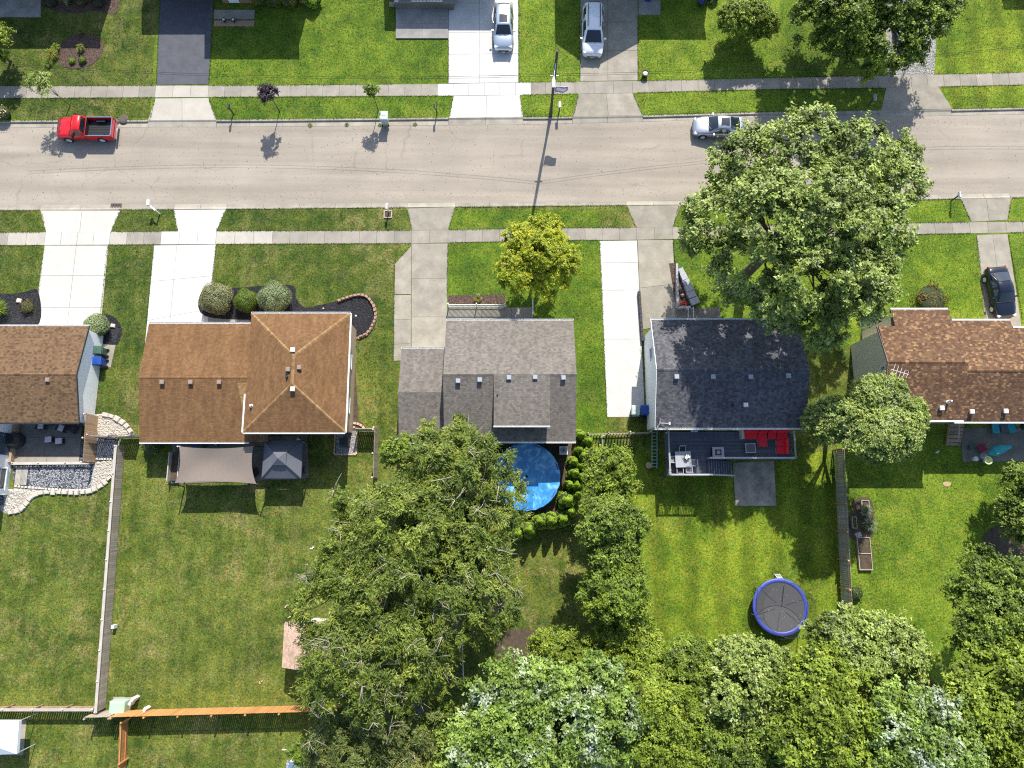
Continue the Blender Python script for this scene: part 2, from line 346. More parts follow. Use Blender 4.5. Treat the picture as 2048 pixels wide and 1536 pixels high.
leaf('leaf_rust', [(.05, .07, .015), (.13, .12, .03), (.26, .15, .045), (.17, .19, .04)], .2, .6, .3)
leaf('leaf_hedge', [(.09, .12, .012), (.16, .19, .02), (.24, .25, .03), (.33, .30, .05)], .25, .5, .4)
leaf('leaf_agave', [(.10, .17, .14), (.18, .27, .22), (.26, .36, .30)], .1, .5, .4)
# ---------------------------------------------------------------- ground, road, kerbs, pavements, driveways
def curve(pts, z=0):
    P = sorted((g(x, y, z).x, g(x, y, z).y) for x, y in pts); xs = [p[0] for p in P]; ys = [p[1] for p in P]
    def f(x):
        if x <= xs[0]: return ys[0]+(x-xs[0])*(ys[1]-ys[0])/(xs[1]-xs[0])
        if x >= xs[-1]: return ys[-1]+(x-xs[-1])*(ys[-1]-ys[-2])/(xs[-1]-xs[-2])
        return float(np.interp(x, xs, ys))
    return f
KT = curve([(0, 241), (512, 239), (900, 235), (1100, 234), (1286, 231), (1536, 224), (1836, 220), (2048, 215)])        # back of kerb, far side
RT = curve([(0, 254), (512, 252), (1024, 248), (1286, 242), (1536, 233), (1836, 231), (2048, 227)])                     # gutter edge, far side
RB = curve([(0, 409), (512, 407), (1024, 404), (1340, 401), (1820, 389), (2048, 385)])                                  # gutter edge, near side
KB = curve([(0, 421), (512, 418), (1024, 413), (1340, 410), (1820, 400), (2048, 395)])                                  # back of kerb, near side
ST1 = curve([(0, 172), (512, 171), (880, 168), (1040, 165), (1275, 162), (1536, 156), (1775, 151), (2048, 145)]); ST0 = curve([(0, 197), (512, 194), (880, 192), (1040, 190), (1270, 186), (1536, 179), (1775, 176), (2048, 170)])
SB1 = curve([(0, 465), (512, 462), (820, 461), (1130, 456), (1270, 455), (1820, 446), (2048, 443)]); SB0 = curve([(0, 491), (512, 488), (820, 487), (1130, 481), (1270, 480), (1820, 469), (2048, 465)])
XL, XR = -62., 62.
def strip(f0, f1, x0, x1, z, n=60):
    xs = np.linspace(x0, x1, n+1); return [(x, f0(x), z) for x in xs], [(x, f1(x), z) for x in xs]
def sheet(name, f0, f1, x0, x1, z, mat):
    a, b = strip(f0, f1, x0, x1, z); o = MB().grid([a, b]).build(name, mat); o['kind'] = 'structure'; return o
MB().grid([[(-600, -600, -.16), (600, -600, -.16)], [(-600, 600, -.16), (600, 600, -.16)]]).build('ground', 'lawn_olive', kind='structure')
sheet('lawn', KT, lambda x: 140, -180, 180, 0, 'lawn_lush')
sheet('lawn', lambda x: -110, KB, -180, 180, 0, 'lawn_olive')
sheet('road', RB, RT, -180, 180, -.118, 'road_asphalt')
def yard(mat, pts, z=.004):
    P = [g(*p) for p in pts]; MB().poly([(q.x, q.y, z) for q in P]).build('lawn', mat, kind='structure')
yard('lawn_warm', [(-80, 236), (300, 236), (318, -60), (-80, -60)])
yard('lawn_clover', [(1040, 234), (1290, 228), (1560, 222), (1560, -60), (1030, -60)], .005)
yard('lawn_striped', [(1868, 218), (2150, 212), (2150, -60), (1868, -60)], .006)
yard('lawn_warm', [(-80, 423), (-80, 880), (120, 880), (262, 870), (430, 660), (800, 660), (792, 520), (822, 420)], .004)
yard('lawn_striped', [(1290, 900), (1672, 905), (1690, 1250), (1680, 1330), (1200, 1330), (1240, 1000), (1280, 880)], .005)
yard('lawn_clover', [(1672, 840), (2130, 840), (2130, 1420), (1700, 1420)], .0065)
yard('lawn_lush', [(896, 420), (1200, 420), (1214, 880), (1160, 880), (893, 640)], .0055)
yard('lawn_clover', [(1350, 412), (2150, 395), (2150, 640), (1620, 700), (1350, 600)], .0075)
# driveway spans along the kerb (photo x) where the kerb is dropped
DT = [(296, 433), (897, 1046), (1145, 1286), (1760, 1905)]; DB = [(80, 241), (347, 453), (814, 911), (1253, 1361), (1920, 2024)]
def kerbs(fk, fr, drops, sgn, ypx):
    root = struct('kerb'); spans = [(g(a, ypx).x, g(b, ypx).x) for a, b in drops]
    cuts = sorted([XL, XR] + [v for s_ in spans for v in s_]); segs = []
    for a, b in zip(cuts, cuts[1:]):
        n = max(1, round((b-a)/3.0)); segs += [(a+(b-a)*i/n, a+(b-a)*(i+1)/n) for i in range(n)]
    for a, b in segs:
        mid = (a+b)/2; dr = any(s_[0]-.05 < mid < s_[1]+.05 for s_ in spans); m = MB(); rings = []; G_ = .012
        for x in np.linspace(a+G_, b-G_, 4):
            yk, yr = fk(x)+sgn*.0, fr(x); wdt = abs(yk-yr)
            if dr: prof = [(0, .018), (-.06, .016), (-.2, -.06), (-wdt, -.108), (-wdt, -.2), (0, -.2)]
            else: prof = [(0, .022), (-.15, .022), (-.17, .012), (-.2, -.112), (-wdt, -.105), (-wdt, -.2), (0, -.2)]
            rings.append([(x, yk+sgn*d, z) for d, z in prof])
        m.loft(rings); m.build('kerb_section', 'kerb_concrete', root)
    a, b = strip(fk, fr, XL, XR, -.135); MB().grid([a, b]).build('bedding', 'joint', root)
kerbs(KT, RT, DT, 1, 236); kerbs(KB, RB, DB, -1, 416)
def slab_mb(q, gap=.014, z0=-.06, z1=.022):
    c = sum((Vector((p[0], p[1], 0)) for p in q), Vector())/4; pts = []
    for i in range(4):
        p = Vector((q[i][0], q[i][1], 0)); a = (Vector((*q[(i+1) % 4][:2], 0))-p).normalized(); b = (Vector((*q[i-1][:2], 0))-p).normalized()
        pts.append(p+(a+b)*gap)
    return MB().prism([(p.x, p.y) for p in pts], z0, z1)
def bil(q, u, v):
    a = Vector(q[0]).lerp(Vector(q[1]), u); b = Vector(q[3]).lerp(Vector(q[2]), u); return a.lerp(b, v)
def slabs(root, q, us, vs_, mat, gap=.014, z1=.022, name='slab', alt=None):
    """q: corners left-far, right-far, right-near, left-near on the ground; us, vs_: joint positions"""
    for i in range(len(us)-1):
        for j in range(len(vs_)-1):
            Q = [bil(q, us[i], vs_[j]), bil(q, us[i+1], vs_[j]), bil(q, us[i+1], vs_[j+1]), bil(q, us[i], vs_[j+1])]
            m = alt(i, j) if alt else mat
            slab_mb(Q, gap, z1=z1+random.uniform(-.003, .003)).build(name, m, root)
    MB().poly([(p[0], p[1], .0095) for p in q]).build('joint_bed', 'joint', root)
def lin(n): return [i/n for i in range(n+1)]
def px4(*pts): return [g(*p) for p in pts]
def walk(f1, f0, x_ranges, mats):
    root = struct('pavement')
    for k, (a, b) in enumerate(x_ranges):
        xa, xb = g(a, 180 if f1 is ST1 else 475).x, g(b, 180 if f1 is ST1 else 475).x; n = max(1, round((xb-xa)/1.52)); xs = np.linspace(xa, xb, n+1)
        for i in range(n):
            Q = [(xs[i], f1(xs[i])), (xs[i+1], f1(xs[i+1])), (xs[i+1], f0(xs[i+1])), (xs[i], f0(xs[i]))]
            slab_mb(Q, .012, z1=.02+random.uniform(-.004, .004)).build('slab', mats[k], root)
    a, b = strip(f1, f0, XL, XR, .008); MB().grid([a, b]).build('joint_bed', 'joint', root)
walk(ST1, ST0, [(-300, 311), (311, 417), (417, 875), (875, 1062), (1062, 1150), (1150, 1265), (1265, 2350)], ['concrete_walk', 'concrete_pale', 'concrete_walk', 'concrete_new', 'concrete_walk', 'concrete_walk', 'concrete_walk'])
walk(SB1, SB0, [(-300, 16), (16, 90), (90, 220), (220, 254), (254, 322), (322, 432), (432, 545), (545, 823), (823, 896), (896, 1273), (1273, 1346), (1346, 1942), (1942, 2015), (2015, 2350)],
     ['concrete_walk', 'concrete_pale', 'concrete_cream', 'concrete_pale', 'concrete_walk', 'concrete_new', 'concrete_pale', 'concrete_walk', 'concrete_old', 'concrete_walk', 'concrete_old', 'concrete_walk', 'concrete_old', 'concrete_walk'])
def drive(parts):
    root = struct('driveway')
    for q, us, vs_, mat, gp in parts: slabs(root, px4(*q), us, vs_, mat, gp)
    return root
drive([([(311, 197), (417, 196), (433, 240), (296, 241)], [0, .5, 1], [0, 1], 'concrete_pale', .012)])
a_ = struct('driveway'); MB().prism([(p.x, p.y) for p in px4((321, -70), (431, -70), (417, 168), (313, 170))], -.05, .02).build('asphalt', 'driveway_asphalt', a_)
drive([([(897, -60), (1037, -60), (1037, 165), (897, 167)], [0, .44, 1], [0, .3, .56, .75, .94, 1], 'concrete_new', .011), ([(907, 192), (1040, 190), (1046, 234), (898, 236)], [0, .5, 1], [0, 1], 'concrete_new', .011)])
drive([([(1160, -60), (1275, -60), (1276, 161), (1160, 163)], [0, .48, 1], [0, .25, .48, .735, 1], 'concrete_old', .014), ([(1157, 188), (1265, 186), (1286, 231), (1145, 233)], [0, .51, 1], [0, 1], 'concrete_old', .014), ([(1277, -60), (1321, -60), (1321, 30), (1277, 30)], [0, 1], [0, 1], 'concrete_grey', .01)])
drive([([(1772, 176), (1875, 172), (1905, 218), (1762, 221)], [0, .5, 1], [0, 1], 'concrete_old', .014)])
MB().poly([(p.x, p.y, .010) for p in [g(1775, 152), g(1868, 150), g(1872, 90), g(1866, 40), g(1858, -40), g(1778, -40), g(1772, 60)]]).build('gravel_drive', 'gravel_grey', kind='structure')
drive([([(81, 421), (241, 421), (222, 465), (92, 465)], [0, .52, 1], [0, 1], 'concrete_cream', .012), ([(89, 491), (217, 491), (201, 660), (66, 660)], [0, .5, 1], [0, .36, .74, 1], 'concrete_cream', .012)])
drive([([(347, 420), (452, 419), (433, 463), (356, 465)], [0, 1], [0, 1], 'concrete_new', .011), ([(308, 491), (432, 489), (416, 660), (290, 690)], [0, .37, 1], [0, .37, .76, 1], 'concrete_new', .011)])
drive([([(814, 417), (911, 414), (897, 460), (824, 461)], [0, 1], [0, 1], 'concrete_old', .01), ([(823, 487), (896, 487), (893, 705), (823, 705)], [0, 1], [0, .33, .68, 1], 'concrete_old', .01), ([(788, 590), (822, 590), (822, 720), (787, 722)], [0, 1], [0, .38, .75, 1], 'concrete_old', .01)])
b_ = [o for o in C.objects if o.name.startswith('driveway')][-1]
MB().prism([(p.x, p.y) for p in px4((822, 492), (822, 588), (789, 588), (790, 528))], -.05, .024).build('slab', 'concrete_old', b_)
drive([([(1253, 412), (1361, 410), (1346, 455), (1272, 455)], [0, 1], [0, 1], 'concrete_old', .01), ([(1275, 480), (1346, 480), (1352, 645), (1282, 660)], [0, 1], [0, .54, 1], 'concrete_old', .012)])
drive([([(1199, 482), (1274, 481), (1290, 834), (1214, 834)], [0, 1], [0, .13, .29, .57, 1], 'concrete_new', .011)])
drive([([(1921, 398), (2023, 396), (2015, 440), (1942, 444)], [0, .5, 1], [0, 1], 'concrete_old', .012), ([(1953, 470), (2015, 468), (2048, 690), (1974, 690)], [0, .52, 1], [0, .45, 1], 'concrete_old', .01)])
# paths and pads
def pad(name, pts, mat, z=.03, us=(0, 1), vs_=(0, 1)):
    root = struct(name); slabs(root, px4(*pts), list(us), list(vs_), mat, .01, z); return root
pad('porch_path', [(792, -30), (896, -30), (897, 78), (792, 78)], 'concrete_grey', .12, (0, .5, 1), (0, .2, .74, 1))
pad('porch_path', [(-60, -40), (84, -40), (83, 35), (-60, 35)], 'concrete_grey', .12, (0, .5, 1), (0, .75, 1))
pad('porch_path', [(428, 20), (510, 20), (509, 39), (428, 39)], 'concrete_walk', .05)
pad('porch_path', [(416, 624), (500, 624), (500, 664), (416, 664)], 'concrete_grey', .03, (0, .35, .7, 1))
pad('garden_slab', [(1465, 925), (1548, 922), (1553, 1012), (1470, 1013)], 'concrete_stained', .04)
pad('porch_path', [(1350, 617), (1440, 615), (1442, 660), (1350, 660)], 'patio_concrete', .04, (0, .5, 1))
pad('porch_path', [(895, 617), (1066, 615), (1068, 660), (893, 660)], 'concrete_walk', .06, (0, .4, .75, 1))
pad('patio', [(345, 880), (615, 870), (618, 958), (345, 968)], 'patio_concrete', .04, (0, .3, .6, .8, 1), (0, .5, 1))
pad('patio', [(40, 838), (166, 838), (160, 912), (30, 912)], 'patio_concrete', .05, (0, .45, 1), (0, .5, 1))
pad('patio', [(30, 912), (160, 912), (158, 928), (28, 928)], 'concrete_old', .06, (0, .5, 1))
pad('tent_slab', [(-40, 1440), (54, 1440), (47, 1510), (-40, 1510)], 'concrete_old', .03)
pad('patio', [(1920, 855), (2130, 855), (2130, 922), (1925, 924)], 'patio_concrete', .03)
pad('bin_pad', [(190, 678), (232, 688), (222, 735), (195, 735)], 'concrete_old', .03)
# planting beds (mulch and stone sheets)
def smooth_poly(pts, n=6):
    P = [Vector(g(*p)) for p in pts]; out = []
    for i in range(len(P)):
        p0, p1, p2, p3 = P[i-1], P[i], P[(i+1) % len(P)], P[(i+2) % len(P)]
        for k in range(n):
            u = k/n; out.append(.5*((2*p1)+(p2-p0)*u+(2*p0-5*p1+4*p2-p3)*u*u+(3*p1-p0-3*p2+p3)*u**3))
    return out
def bed(name, pts, mat, z=.014, smooth=True, n=6):
    P = smooth_poly(pts, n) if smooth else [g(*p) for p in pts]
    P = [(p.x, p.y) for p in P]; m = MB().prism(P, -.02, z); o = m.build(name, mat); o['kind'] = 'structure'; return P
BEDH = .03
bed('mulch_bed', [(118, 96), (140, 72), (175, 68), (203, 80), (206, 102), (190, 125), (160, 137), (130, 135), (117, 122)], 'mulch_brown', .03)
bed('mulch_bed', [(84, -20), (235, -20), (238, 8), (228, 28), (190, 22), (140, 26), (90, 14)], 'mulch_brown', .03)
bed('mulch_bed', [(-40, 590), (20, 588), (50, 584), (77, 583), (72, 655), (-40, 655)], 'mulch_black', .03)
bed('mulch_bed', [(176, 640), (205, 629), (228, 634), (243, 655), (240, 680), (228, 690), (190, 680)], 'mulch_black', .03)
bed('mulch_bed', [(410, 574), (470, 576), (580, 570), (592, 596), (610, 615), (640, 610), (672, 603), (705, 592), (735, 592), (750, 610), (752, 640), (735, 668), (705, 678), (680, 660), (640, 640), (560, 640), (410, 632)], 'mulch_black', .035)
bed('mulch_bed', [(896, 591), (1010, 589), (1012, 612), (896, 613)], 'mulch_brown', .03, False)
bed('mulch_bed', [(1338, 527), (1352, 526), (1372, 560), (1392, 605), (1390, 616), (1352, 617)], 'mulch_brown', .03, False)
bed('dirt_patch', [(1965, 1075), (1995, 1050), (2040, 1040), (2090, 1080), (2060, 1130), (1990, 1120)], 'soil', .012)
bed('dirt_patch', [(1002, 1266), (1075, 1264), (1078, 1320), (1000, 1320)], 'soil', .012)
bed('dirt_patch', [(1704, 1005), (1742, 1000), (1746, 1070), (1700, 1075)], 'soil', .012)
bed('dirt_patch', [(1035, 880), (1160, 876), (1150, 960), (1120, 1030), (1040, 1050), (1010, 1000)], 'soil', .012)
bed('dirt_patch', [(690, 640), (706, 660), (712, 760), (716, 850), (700, 866), (680, 860)], 'soil', .012)
bed('gravel_bed', [(55, 930), (196, 872), (238, 880), (238, 918), (188, 928), (180, 980), (60, 978), (28, 968), (25, 932)], 'gravel_dark', .035, False)
bed('gravel_bed', [(160, 838), (200, 828), (225, 832), (250, 848), (268, 868), (238, 876), (196, 874)], 'pebble_white', .03)
bed('gravel_bed', [(188, 924), (240, 918), (236, 938), (215, 962), (195, 978), (180, 978), (183, 950)], 'pebble_white', .03)
bed('gravel_bed', [(20, 978), (90, 980), (175, 984), (120, 986), (80, 986), (55, 1000), (40, 1022), (10, 1026), (-10, 1000)], 'pebble_white', .03)
bed('gravel_bed', [(672, 862), (712, 862), (714, 908), (673, 910)], 'gravel_grey', .05, False)
bed('fire_ash', [(-60, 985), (5, 985), (12, 1010), (-60, 1020)], 'gravel_dark', .046, False)
bed('dirt_patch', [(690, 838), (716, 840), (730, 856), (700, 860)], 'soil', .018)

# grass blades: short tufts over the lawns, thicker along the paving edges
def grass_field(name, mat, poly_px, dens, avoid=None, h=(.035, .08)):
    P = np.array([[g(*p).x, g(*p).y] for p in poly_px]); lo, hi = P.min(0), P.max(0)
    n = int((hi[0]-lo[0])*(hi[1]-lo[1])*dens); q = rng.uniform(lo, hi, (n, 2)); ins = np.zeros(n, bool)
    for i in range(len(P)):
        a, b = P[i], P[i-1]
        cnd = ((a[1] > q[:, 1]) != (b[1] > q[:, 1])) & (q[:, 0] < (b[0]-a[0])*(q[:, 1]-a[1])/(b[1]-a[1]+1e-9)+a[0]); ins ^= cnd
    q = q[ins]; n = len(q); V = np.zeros((n, 3, 3, 3), np.float32)
    for k in range(3):
        az = rng.uniform(0, 6.283, n); ht = rng.uniform(*h, n); ln = rng.uniform(.25, 1.1, n)*ht; w = rng.uniform(.012, .024, n)
        bx = q[:, 0]+rng.normal(0, .02, n); by = q[:, 1]+rng.normal(0, .02, n); c_, s_ = np.cos(az), np.sin(az)
        V[:, k, 0] = np.stack([bx-s_*w, by+c_*w, np.full(n, .004)], 1); V[:, k, 1] = np.stack([bx+s_*w, by-c_*w, np.full(n, .004)], 1)
        V[:, k, 2] = np.stack([bx+c_*ln, by+s_*ln, ht], 1)
    me = npmesh(name, V.reshape(-1, 3), np.arange(n*9).reshape(-1, 3)); link('grass', me, mat, kind='stuff')
# ---------------------------------------------------------------- houses
def shingle_mesh(pts, row=.14, tab=.21, name='shingles'):
    P = [Vector(p) for p in pts]; u = (P[1]-P[0]).normalized(); n = u.cross(P[-1]-P[0]).normalized()
    if n.z < 0: n = -n
    v = n.cross(u)
    if v.dot(P[-1]-P[0]) < 0: v = -v
    Q = [((p-P[0]).dot(u), (p-P[0]).dot(v)) for p in P]; vmax = max(q[1] for q in Q)
    def span(y):
        xs = []
        for i in range(len(Q)):
            (x0, y0), (x1, y1) = Q[i], Q[(i+1) % len(Q)]
            if abs(y1-y0) < 1e-6:
                if abs(y-y0) < 1e-4: xs += [x0, x1]
            elif min(y0, y1)-1e-6 <= y <= max(y0, y1)+1e-6: xs.append(x0+(x1-x0)*(y-y0)/(y1-y0))
        return (min(xs), max(xs)) if xs else None
    V, F, T = [], [], []; y = 0; r = 0
    while y < vmax-.02:
        y2 = min(y+row, vmax); a, b = span(y+1e-4), span(y2-1e-4)
        if a and b:
            off = (r % 2)*tab/2+random.uniform(-.03, .03)
            k0 = math.floor((min(a[0], b[0])-off)/tab); k1 = math.ceil((max(a[1], b[1])-off)/tab)
            for k in range(k0, k1):
                x0, x1 = off+k*tab+.004, off+(k+1)*tab-.004
                A0, A1 = max(x0, a[0]), min(x1, a[1]); B0, B1 = max(x0, b[0]), min(x1, b[1])
                if A1-A0 < .01 and B1-B0 < .01: continue
                A1 = max(A0, A1); B1 = max(B0, B1); A0 = min(A0, A1); B0 = min(B0, B1); h = random.uniform(.006, .010)
                i = len(V)
                for (x, yy, z) in ((A0, y, h), (A1, y, h), (B1, y2, .005), (B0, y2, .005), (A0, y, -.002), (A1, y, -.002)):
                    V.append(P[0]+u*x+v*yy+n*z)
                F += [(i, i+1, i+2, i+3), (i+4, i+5, i+1, i)]; T += [random.random()]*6
        y = y2; r += 1
    return npmesh(name, [tuple(p) for p in V], F, T)
def roof_plane(parent, pts, mat, name='roof', th=.14, tiles=True, trim='dark_trim'):
    """pts: eave left, eave right, then up the slope; world coordinates"""
    wl = parent['_wl']; P = [Vector(p)-Vector(wl) for p in pts]
    n = (P[1]-P[0]).cross(P[-1]-P[0]).normalized()
    if n.z < 0: n = -n
    m = MB(); k = len(P); m.v = [tuple(p) for p in P]+[tuple(p-Vector((0, 0, th))) for p in P]
    o_ = list(range(k)) if (P[1]-P[0]).cross(P[2]-P[1]).z > 0 else list(range(k))[::-1]
    m.f = [tuple(o_), tuple(k+i for i in reversed(o_))]+[(o_[i], k+o_[i], k+o_[(i+1) % k], o_[(i+1) % k]) for i in range(k)]
    base = m.build(name, mat if not tiles else trim, parent)
    if tiles:
        me = shingle_mesh(P); link('shingles', me, mat, base, kind='stuff')
    return base
def caps(parent, a, b, mat, w=.26, step=.25):
    wl = Vector(parent['_wl']); a = Vector(a)-wl; b = Vector(b)-wl; L = (b-a).length; n = max(1, int(L/step)); V, F, T = [], [], []
    d = (b-a).normalized(); s_ = d.cross(Vector((0, 0, 1))).normalized()
    for i in range(n):
        p, q = a+d*(L*i/n), a+d*(L*(i+1.15)/n); j = len(V); h0, h1 = .03, .045
        V += [p-s_*w/2+Vector((0, 0, -.03)), p+Vector((0, 0, h0)), p+s_*w/2+Vector((0, 0, -.03)), q-s_*w/2+Vector((0, 0, -.015)), q+Vector((0, 0, h1)), q+s_*w/2+Vector((0, 0, -.015))]
        F += [(j, j+1, j+4, j+3), (j+1, j+2, j+5, j+4)]; T += [random.random()]*6
    me = npmesh('ridge_cap', [tuple(v) for v in V], F, T); link('ridge_cap', me, mat, parent, kind='stuff')
def gutter(parent, a, b, mat='gutter_white'):
    a = Vector(a); b = Vector(b); d = b-a; n = max(1, int(d.length/1.1)); m = MB().bar(a, b, .11, .02)
    lip = d.cross(Vector((0, 0, 1))).normalized()*.055; up = Vector((0, 0, .03))
    for s_ in (-1, 1): m.bar(a+lip*s_+up, b+lip*s_+up, .014, .08)
    for k in range(n+1): m.bar(a+d*(k/n)-lip+up*2, a+d*(k/n)+lip+up*2, .03, .012)
    return m.build('gutter', mat, parent, world=True)
def vent(parent, p, mat, s=.36, h=.2):
    wl = Vector(parent['_wl']); p = Vector(p)-wl
    m = MB().box((p.x, p.y, p.z+h*.25), (s*.7, s*.7, h*.9)); m.loft([[(p.x-s/2, p.y-s/2, p.z+h*.7), (p.x+s/2, p.y-s/2, p.z+h*.7), (p.x+s/2, p.y+s/2, p.z+h*.7), (p.x-s/2, p.y+s/2, p.z+h*.7)],
        [(p.x-s/2, p.y-s/2, p.z+h), (p.x+s/2, p.y-s/2, p.z+h), (p.x+s/2, p.y+s/2, p.z+h), (p.x-s/2, p.y+s/2, p.z+h)], [(p.x-s*.4, p.y-s*.4, p.z+h+.05), (p.x+s*.4, p.y-s*.4, p.z+h+.05), (p.x+s*.4, p.y+s*.4, p.z+h+.05), (p.x-s*.4, p.y+s*.4, p.z+h+.05)]])
    return m.build('roof_vent', mat, parent)
def pipe(parent, p, mat, r=.05, h=.4):
    p = Vector(p)-Vector(parent['_wl']); MB().cyl((p.x, p.y, p.z-.1), r, h+.1, 10).lathe((p.x, p.y, p.z-.02), [(.16, 0), (.15, .03), (r+.02, .08), (r, .1)], 12).build('vent_pipe', mat, parent)
def window(parent, c, axis, w, h, frame='white_trim'):
    """axis: outward wall direction, 'x+','x-','y+','y-'"""
    c = Vector(c)-Vector(parent['_wl']); s_ = 1 if axis[1] == '+' else -1; X = axis[0] == 'x'
    def B(m, u, z, du, dz, d0, d1):
        if X: return m.bx(c.x+s_*d0, c.x+s_*d1, c.y+u-du/2, c.y+u+du/2, c.z+z-dz/2, c.z+z+dz/2)
        return m.bx(c.x+u-du/2, c.x+u+du/2, c.y+s_*d0, c.y+s_*d1, c.z+z-dz/2, c.z+z+dz/2)
    m = MB(); B(m, 0, h/2, w+.12, .07, .0, .06); B(m, 0, -h/2, w+.16, .07, .0, .09); B(m, -w/2, 0, .06, h-.07, 0, .06); B(m, w/2, 0, .06, h-.07, 0, .06); B(m, 0, 0, w-.06, .05, .0, .05)
    o = m.build('window', frame, parent); B(MB(), 0, 0, w-.06, h-.07, -.01, .02).build('pane', 'glass_pane', o); return o
def door(parent, c, axis, w=.95, h=2.05, mat='white_trim', name='door'):
    c = Vector(c)-Vector(parent['_wl']); s_ = 1 if axis[1] == '+' else -1
    if axis[0] == 'x': o = MB().bx(c.x, c.x+s_*.05, c.y-w/2, c.y+w/2, c.z, c.z+h).build(name, mat, parent); MB().box((c.x+s_*.07, c.y+w*.38, c.z+1), (.06, .05, .12)).build('handle', 'galvanised', o)
    else: o = MB().bx(c.x-w/2, c.x+w/2, c.y, c.y+s_*.05, c.z, c.z+h).build(name, mat, parent); MB().box((c.x+w*.38, c.y+s_*.07, c.z+1), (.05, .06, .12)).build('handle', 'galvanised', o)
    return o
def gable_wall(parent, x0, x1, y0, y1, ze0, ze1, yr, zr, mat, lap=None):
    """walls of a house with the ridge along x: ze0 at y0 (near), ze1 at y1 (far)"""
    ring = lambda x: [(x, y0, -.05), (x, y1, -.05), (x, y1, ze1), (x, yr, zr), (x, y0, ze0)]
    o = MB().loft([ring(x0), ring(x1)]).build('wall', mat, parent, world=True); return o
def boards(parent, wall, x, y0, y1, ze0, ze1, yr, zr, mat, s_, gap=.13):
    """horizontal lap boards on a gable end at x, facing s_"""
    wl = parent['_wl']; z = .05; k = 0
    while z < zr-.12:
        zt = z+gap-.003
        def lim(zz):
            a, b = y0, y1
            if zz > ze0: a = y0+(yr-y0)*(zz-ze0)/(zr-ze0)
            if zz > ze1: b = y1-(y1-yr)*(zz-ze1)/(zr-ze1)
            return a+.01, b-.01
        (a0, b0), (a1, b1) = lim(z), lim(zt)
        if b1-a1 > .1:
            MB().loft([[(x+s_*.02, a0, z), (x+s_*.02, b0, z), (x+s_*.014, b1, zt), (x+s_*.014, a1, zt)], [(x-s_*.01, a0, z), (x-s_*.01, b0, z), (x-s_*.01, b1, zt), (x-s_*.01, a1, zt)]]).build('siding_board', mat, wall, world=False).location = (-wl[0], -wl[1], -wl[2])
        z += gap
def zplane(a, b, y): return a[1]+(b[1]-a[1])*(y-a[0])/(b[0]-a[0])

def gable_house(label, x0, x1, yf, yb, ze_f, ze_b, yr, zr, wallmat, roofmat, oh=.3, tiles=True, name='house', slopes=('F', 'B')):
    """roof edges x0..x1, front (far, +y) eave yf, back eave yb; walls inset by the overhang"""
    h = thing(name, label, 'house', ((x0+x1)/2, (yf+yb)/2, 0))
    sf = (zr-ze_f)/(yf-yr); sb = (zr-ze_b)/(yr-yb)
    h['w'] = [x0+oh, x1-oh, yb+oh, yf-oh]
    wl_ = gable_wall(h, x0+oh, x1-oh, yb+oh, yf-oh, ze_b+sb*oh-.16, ze_f+sf*oh-.16, yr, zr-.16, wallmat)
    if 'F' in slopes: roof_plane(h, [(x1, yf, ze_f), (x0, yf, ze_f), (x0, yr, zr), (x1, yr, zr)], roofmat, tiles=tiles)
    if 'B' in slopes: roof_plane(h, [(x0, yb, ze_b), (x1, yb, ze_b), (x1, yr-.003, zr), (x0, yr-.003, zr)], roofmat, tiles=tiles)
    if tiles: caps(h, (x0, yr, zr), (x1, yr, zr), roofmat)
    return h, wl_
# --- leftmost house: tan shingles, white gable
E1 = g(178, 652, 2.5); x1 = E1.x; yf1 = E1.y; yr1, zr1 = 10.48, 3.42; yb1 = 6.73
h1, w1_ = gable_house('low house at the left edge with tan brown shingle roof and white gable wall', -58, x1, yf1, yb1, 2.5, 2.4, yr1, zr1, 'white_siding', 'shingle_tan', .25)
gutter(h1, (-58, yf1+.06, 2.44), (x1, yf1+.06, 2.44)); gutter(h1, (-58, yb1-.06, 2.34), (x1, yb1-.06, 2.34), 'dark_trim')
boards(h1, w1_, x1-.25, yb1+.25, yf1-.25, 2.3, 2.4, yr1, 3.26, 'white_siding', 1)
sb_ = lambda y, yr, zr, ye, ze: zr+(ze-zr)*(y-yr)/(ye-yr)
vent(h1, (g(96, 760, 3.3).x, g(96, 760, 3.3).y, 3.2), 'vent_brown')
MB().bar((x1+.01, yb1, 2.36), (x1+.01, yr1, zr1-.06), .04, .16).bar((x1+.01, yf1, 2.46), (x1+.01, yr1, zr1-.06), .04, .16).build('rake_board', 'dark_trim', h1, world=True)
wy0, wy1 = g(28, 990).y, yb1+.2; wx = g(27, 900).x
wing = MB().bx(-58, wx, wy0, wy1, -.05, 2.5); wing.build('wing_wall', 'white_siding', h1, world=True)
MB().bx(wx+.002, wx+.25, g(30, 925).y, wy1, 0, .5).build('wooden_step', 'wood_step', h1, world=True)
roof_plane(h1, [(wx+.3, wy1, 2.5), (wx+.3, wy0-.3, 2.5), (-49, wy0-.3, 4.0), (-49, wy1, 4.0)], 'shingle_tan', tiles=False)
p_ = g(18, 957, 1.2); window(h1, (wx, p_.y, 1.15), 'x+', 1.7, 1.3); door(h1, (wx, g(20, 890).y, .45), 'x+', 1.8, 1.95, 'glass_pane', 'patio_door')
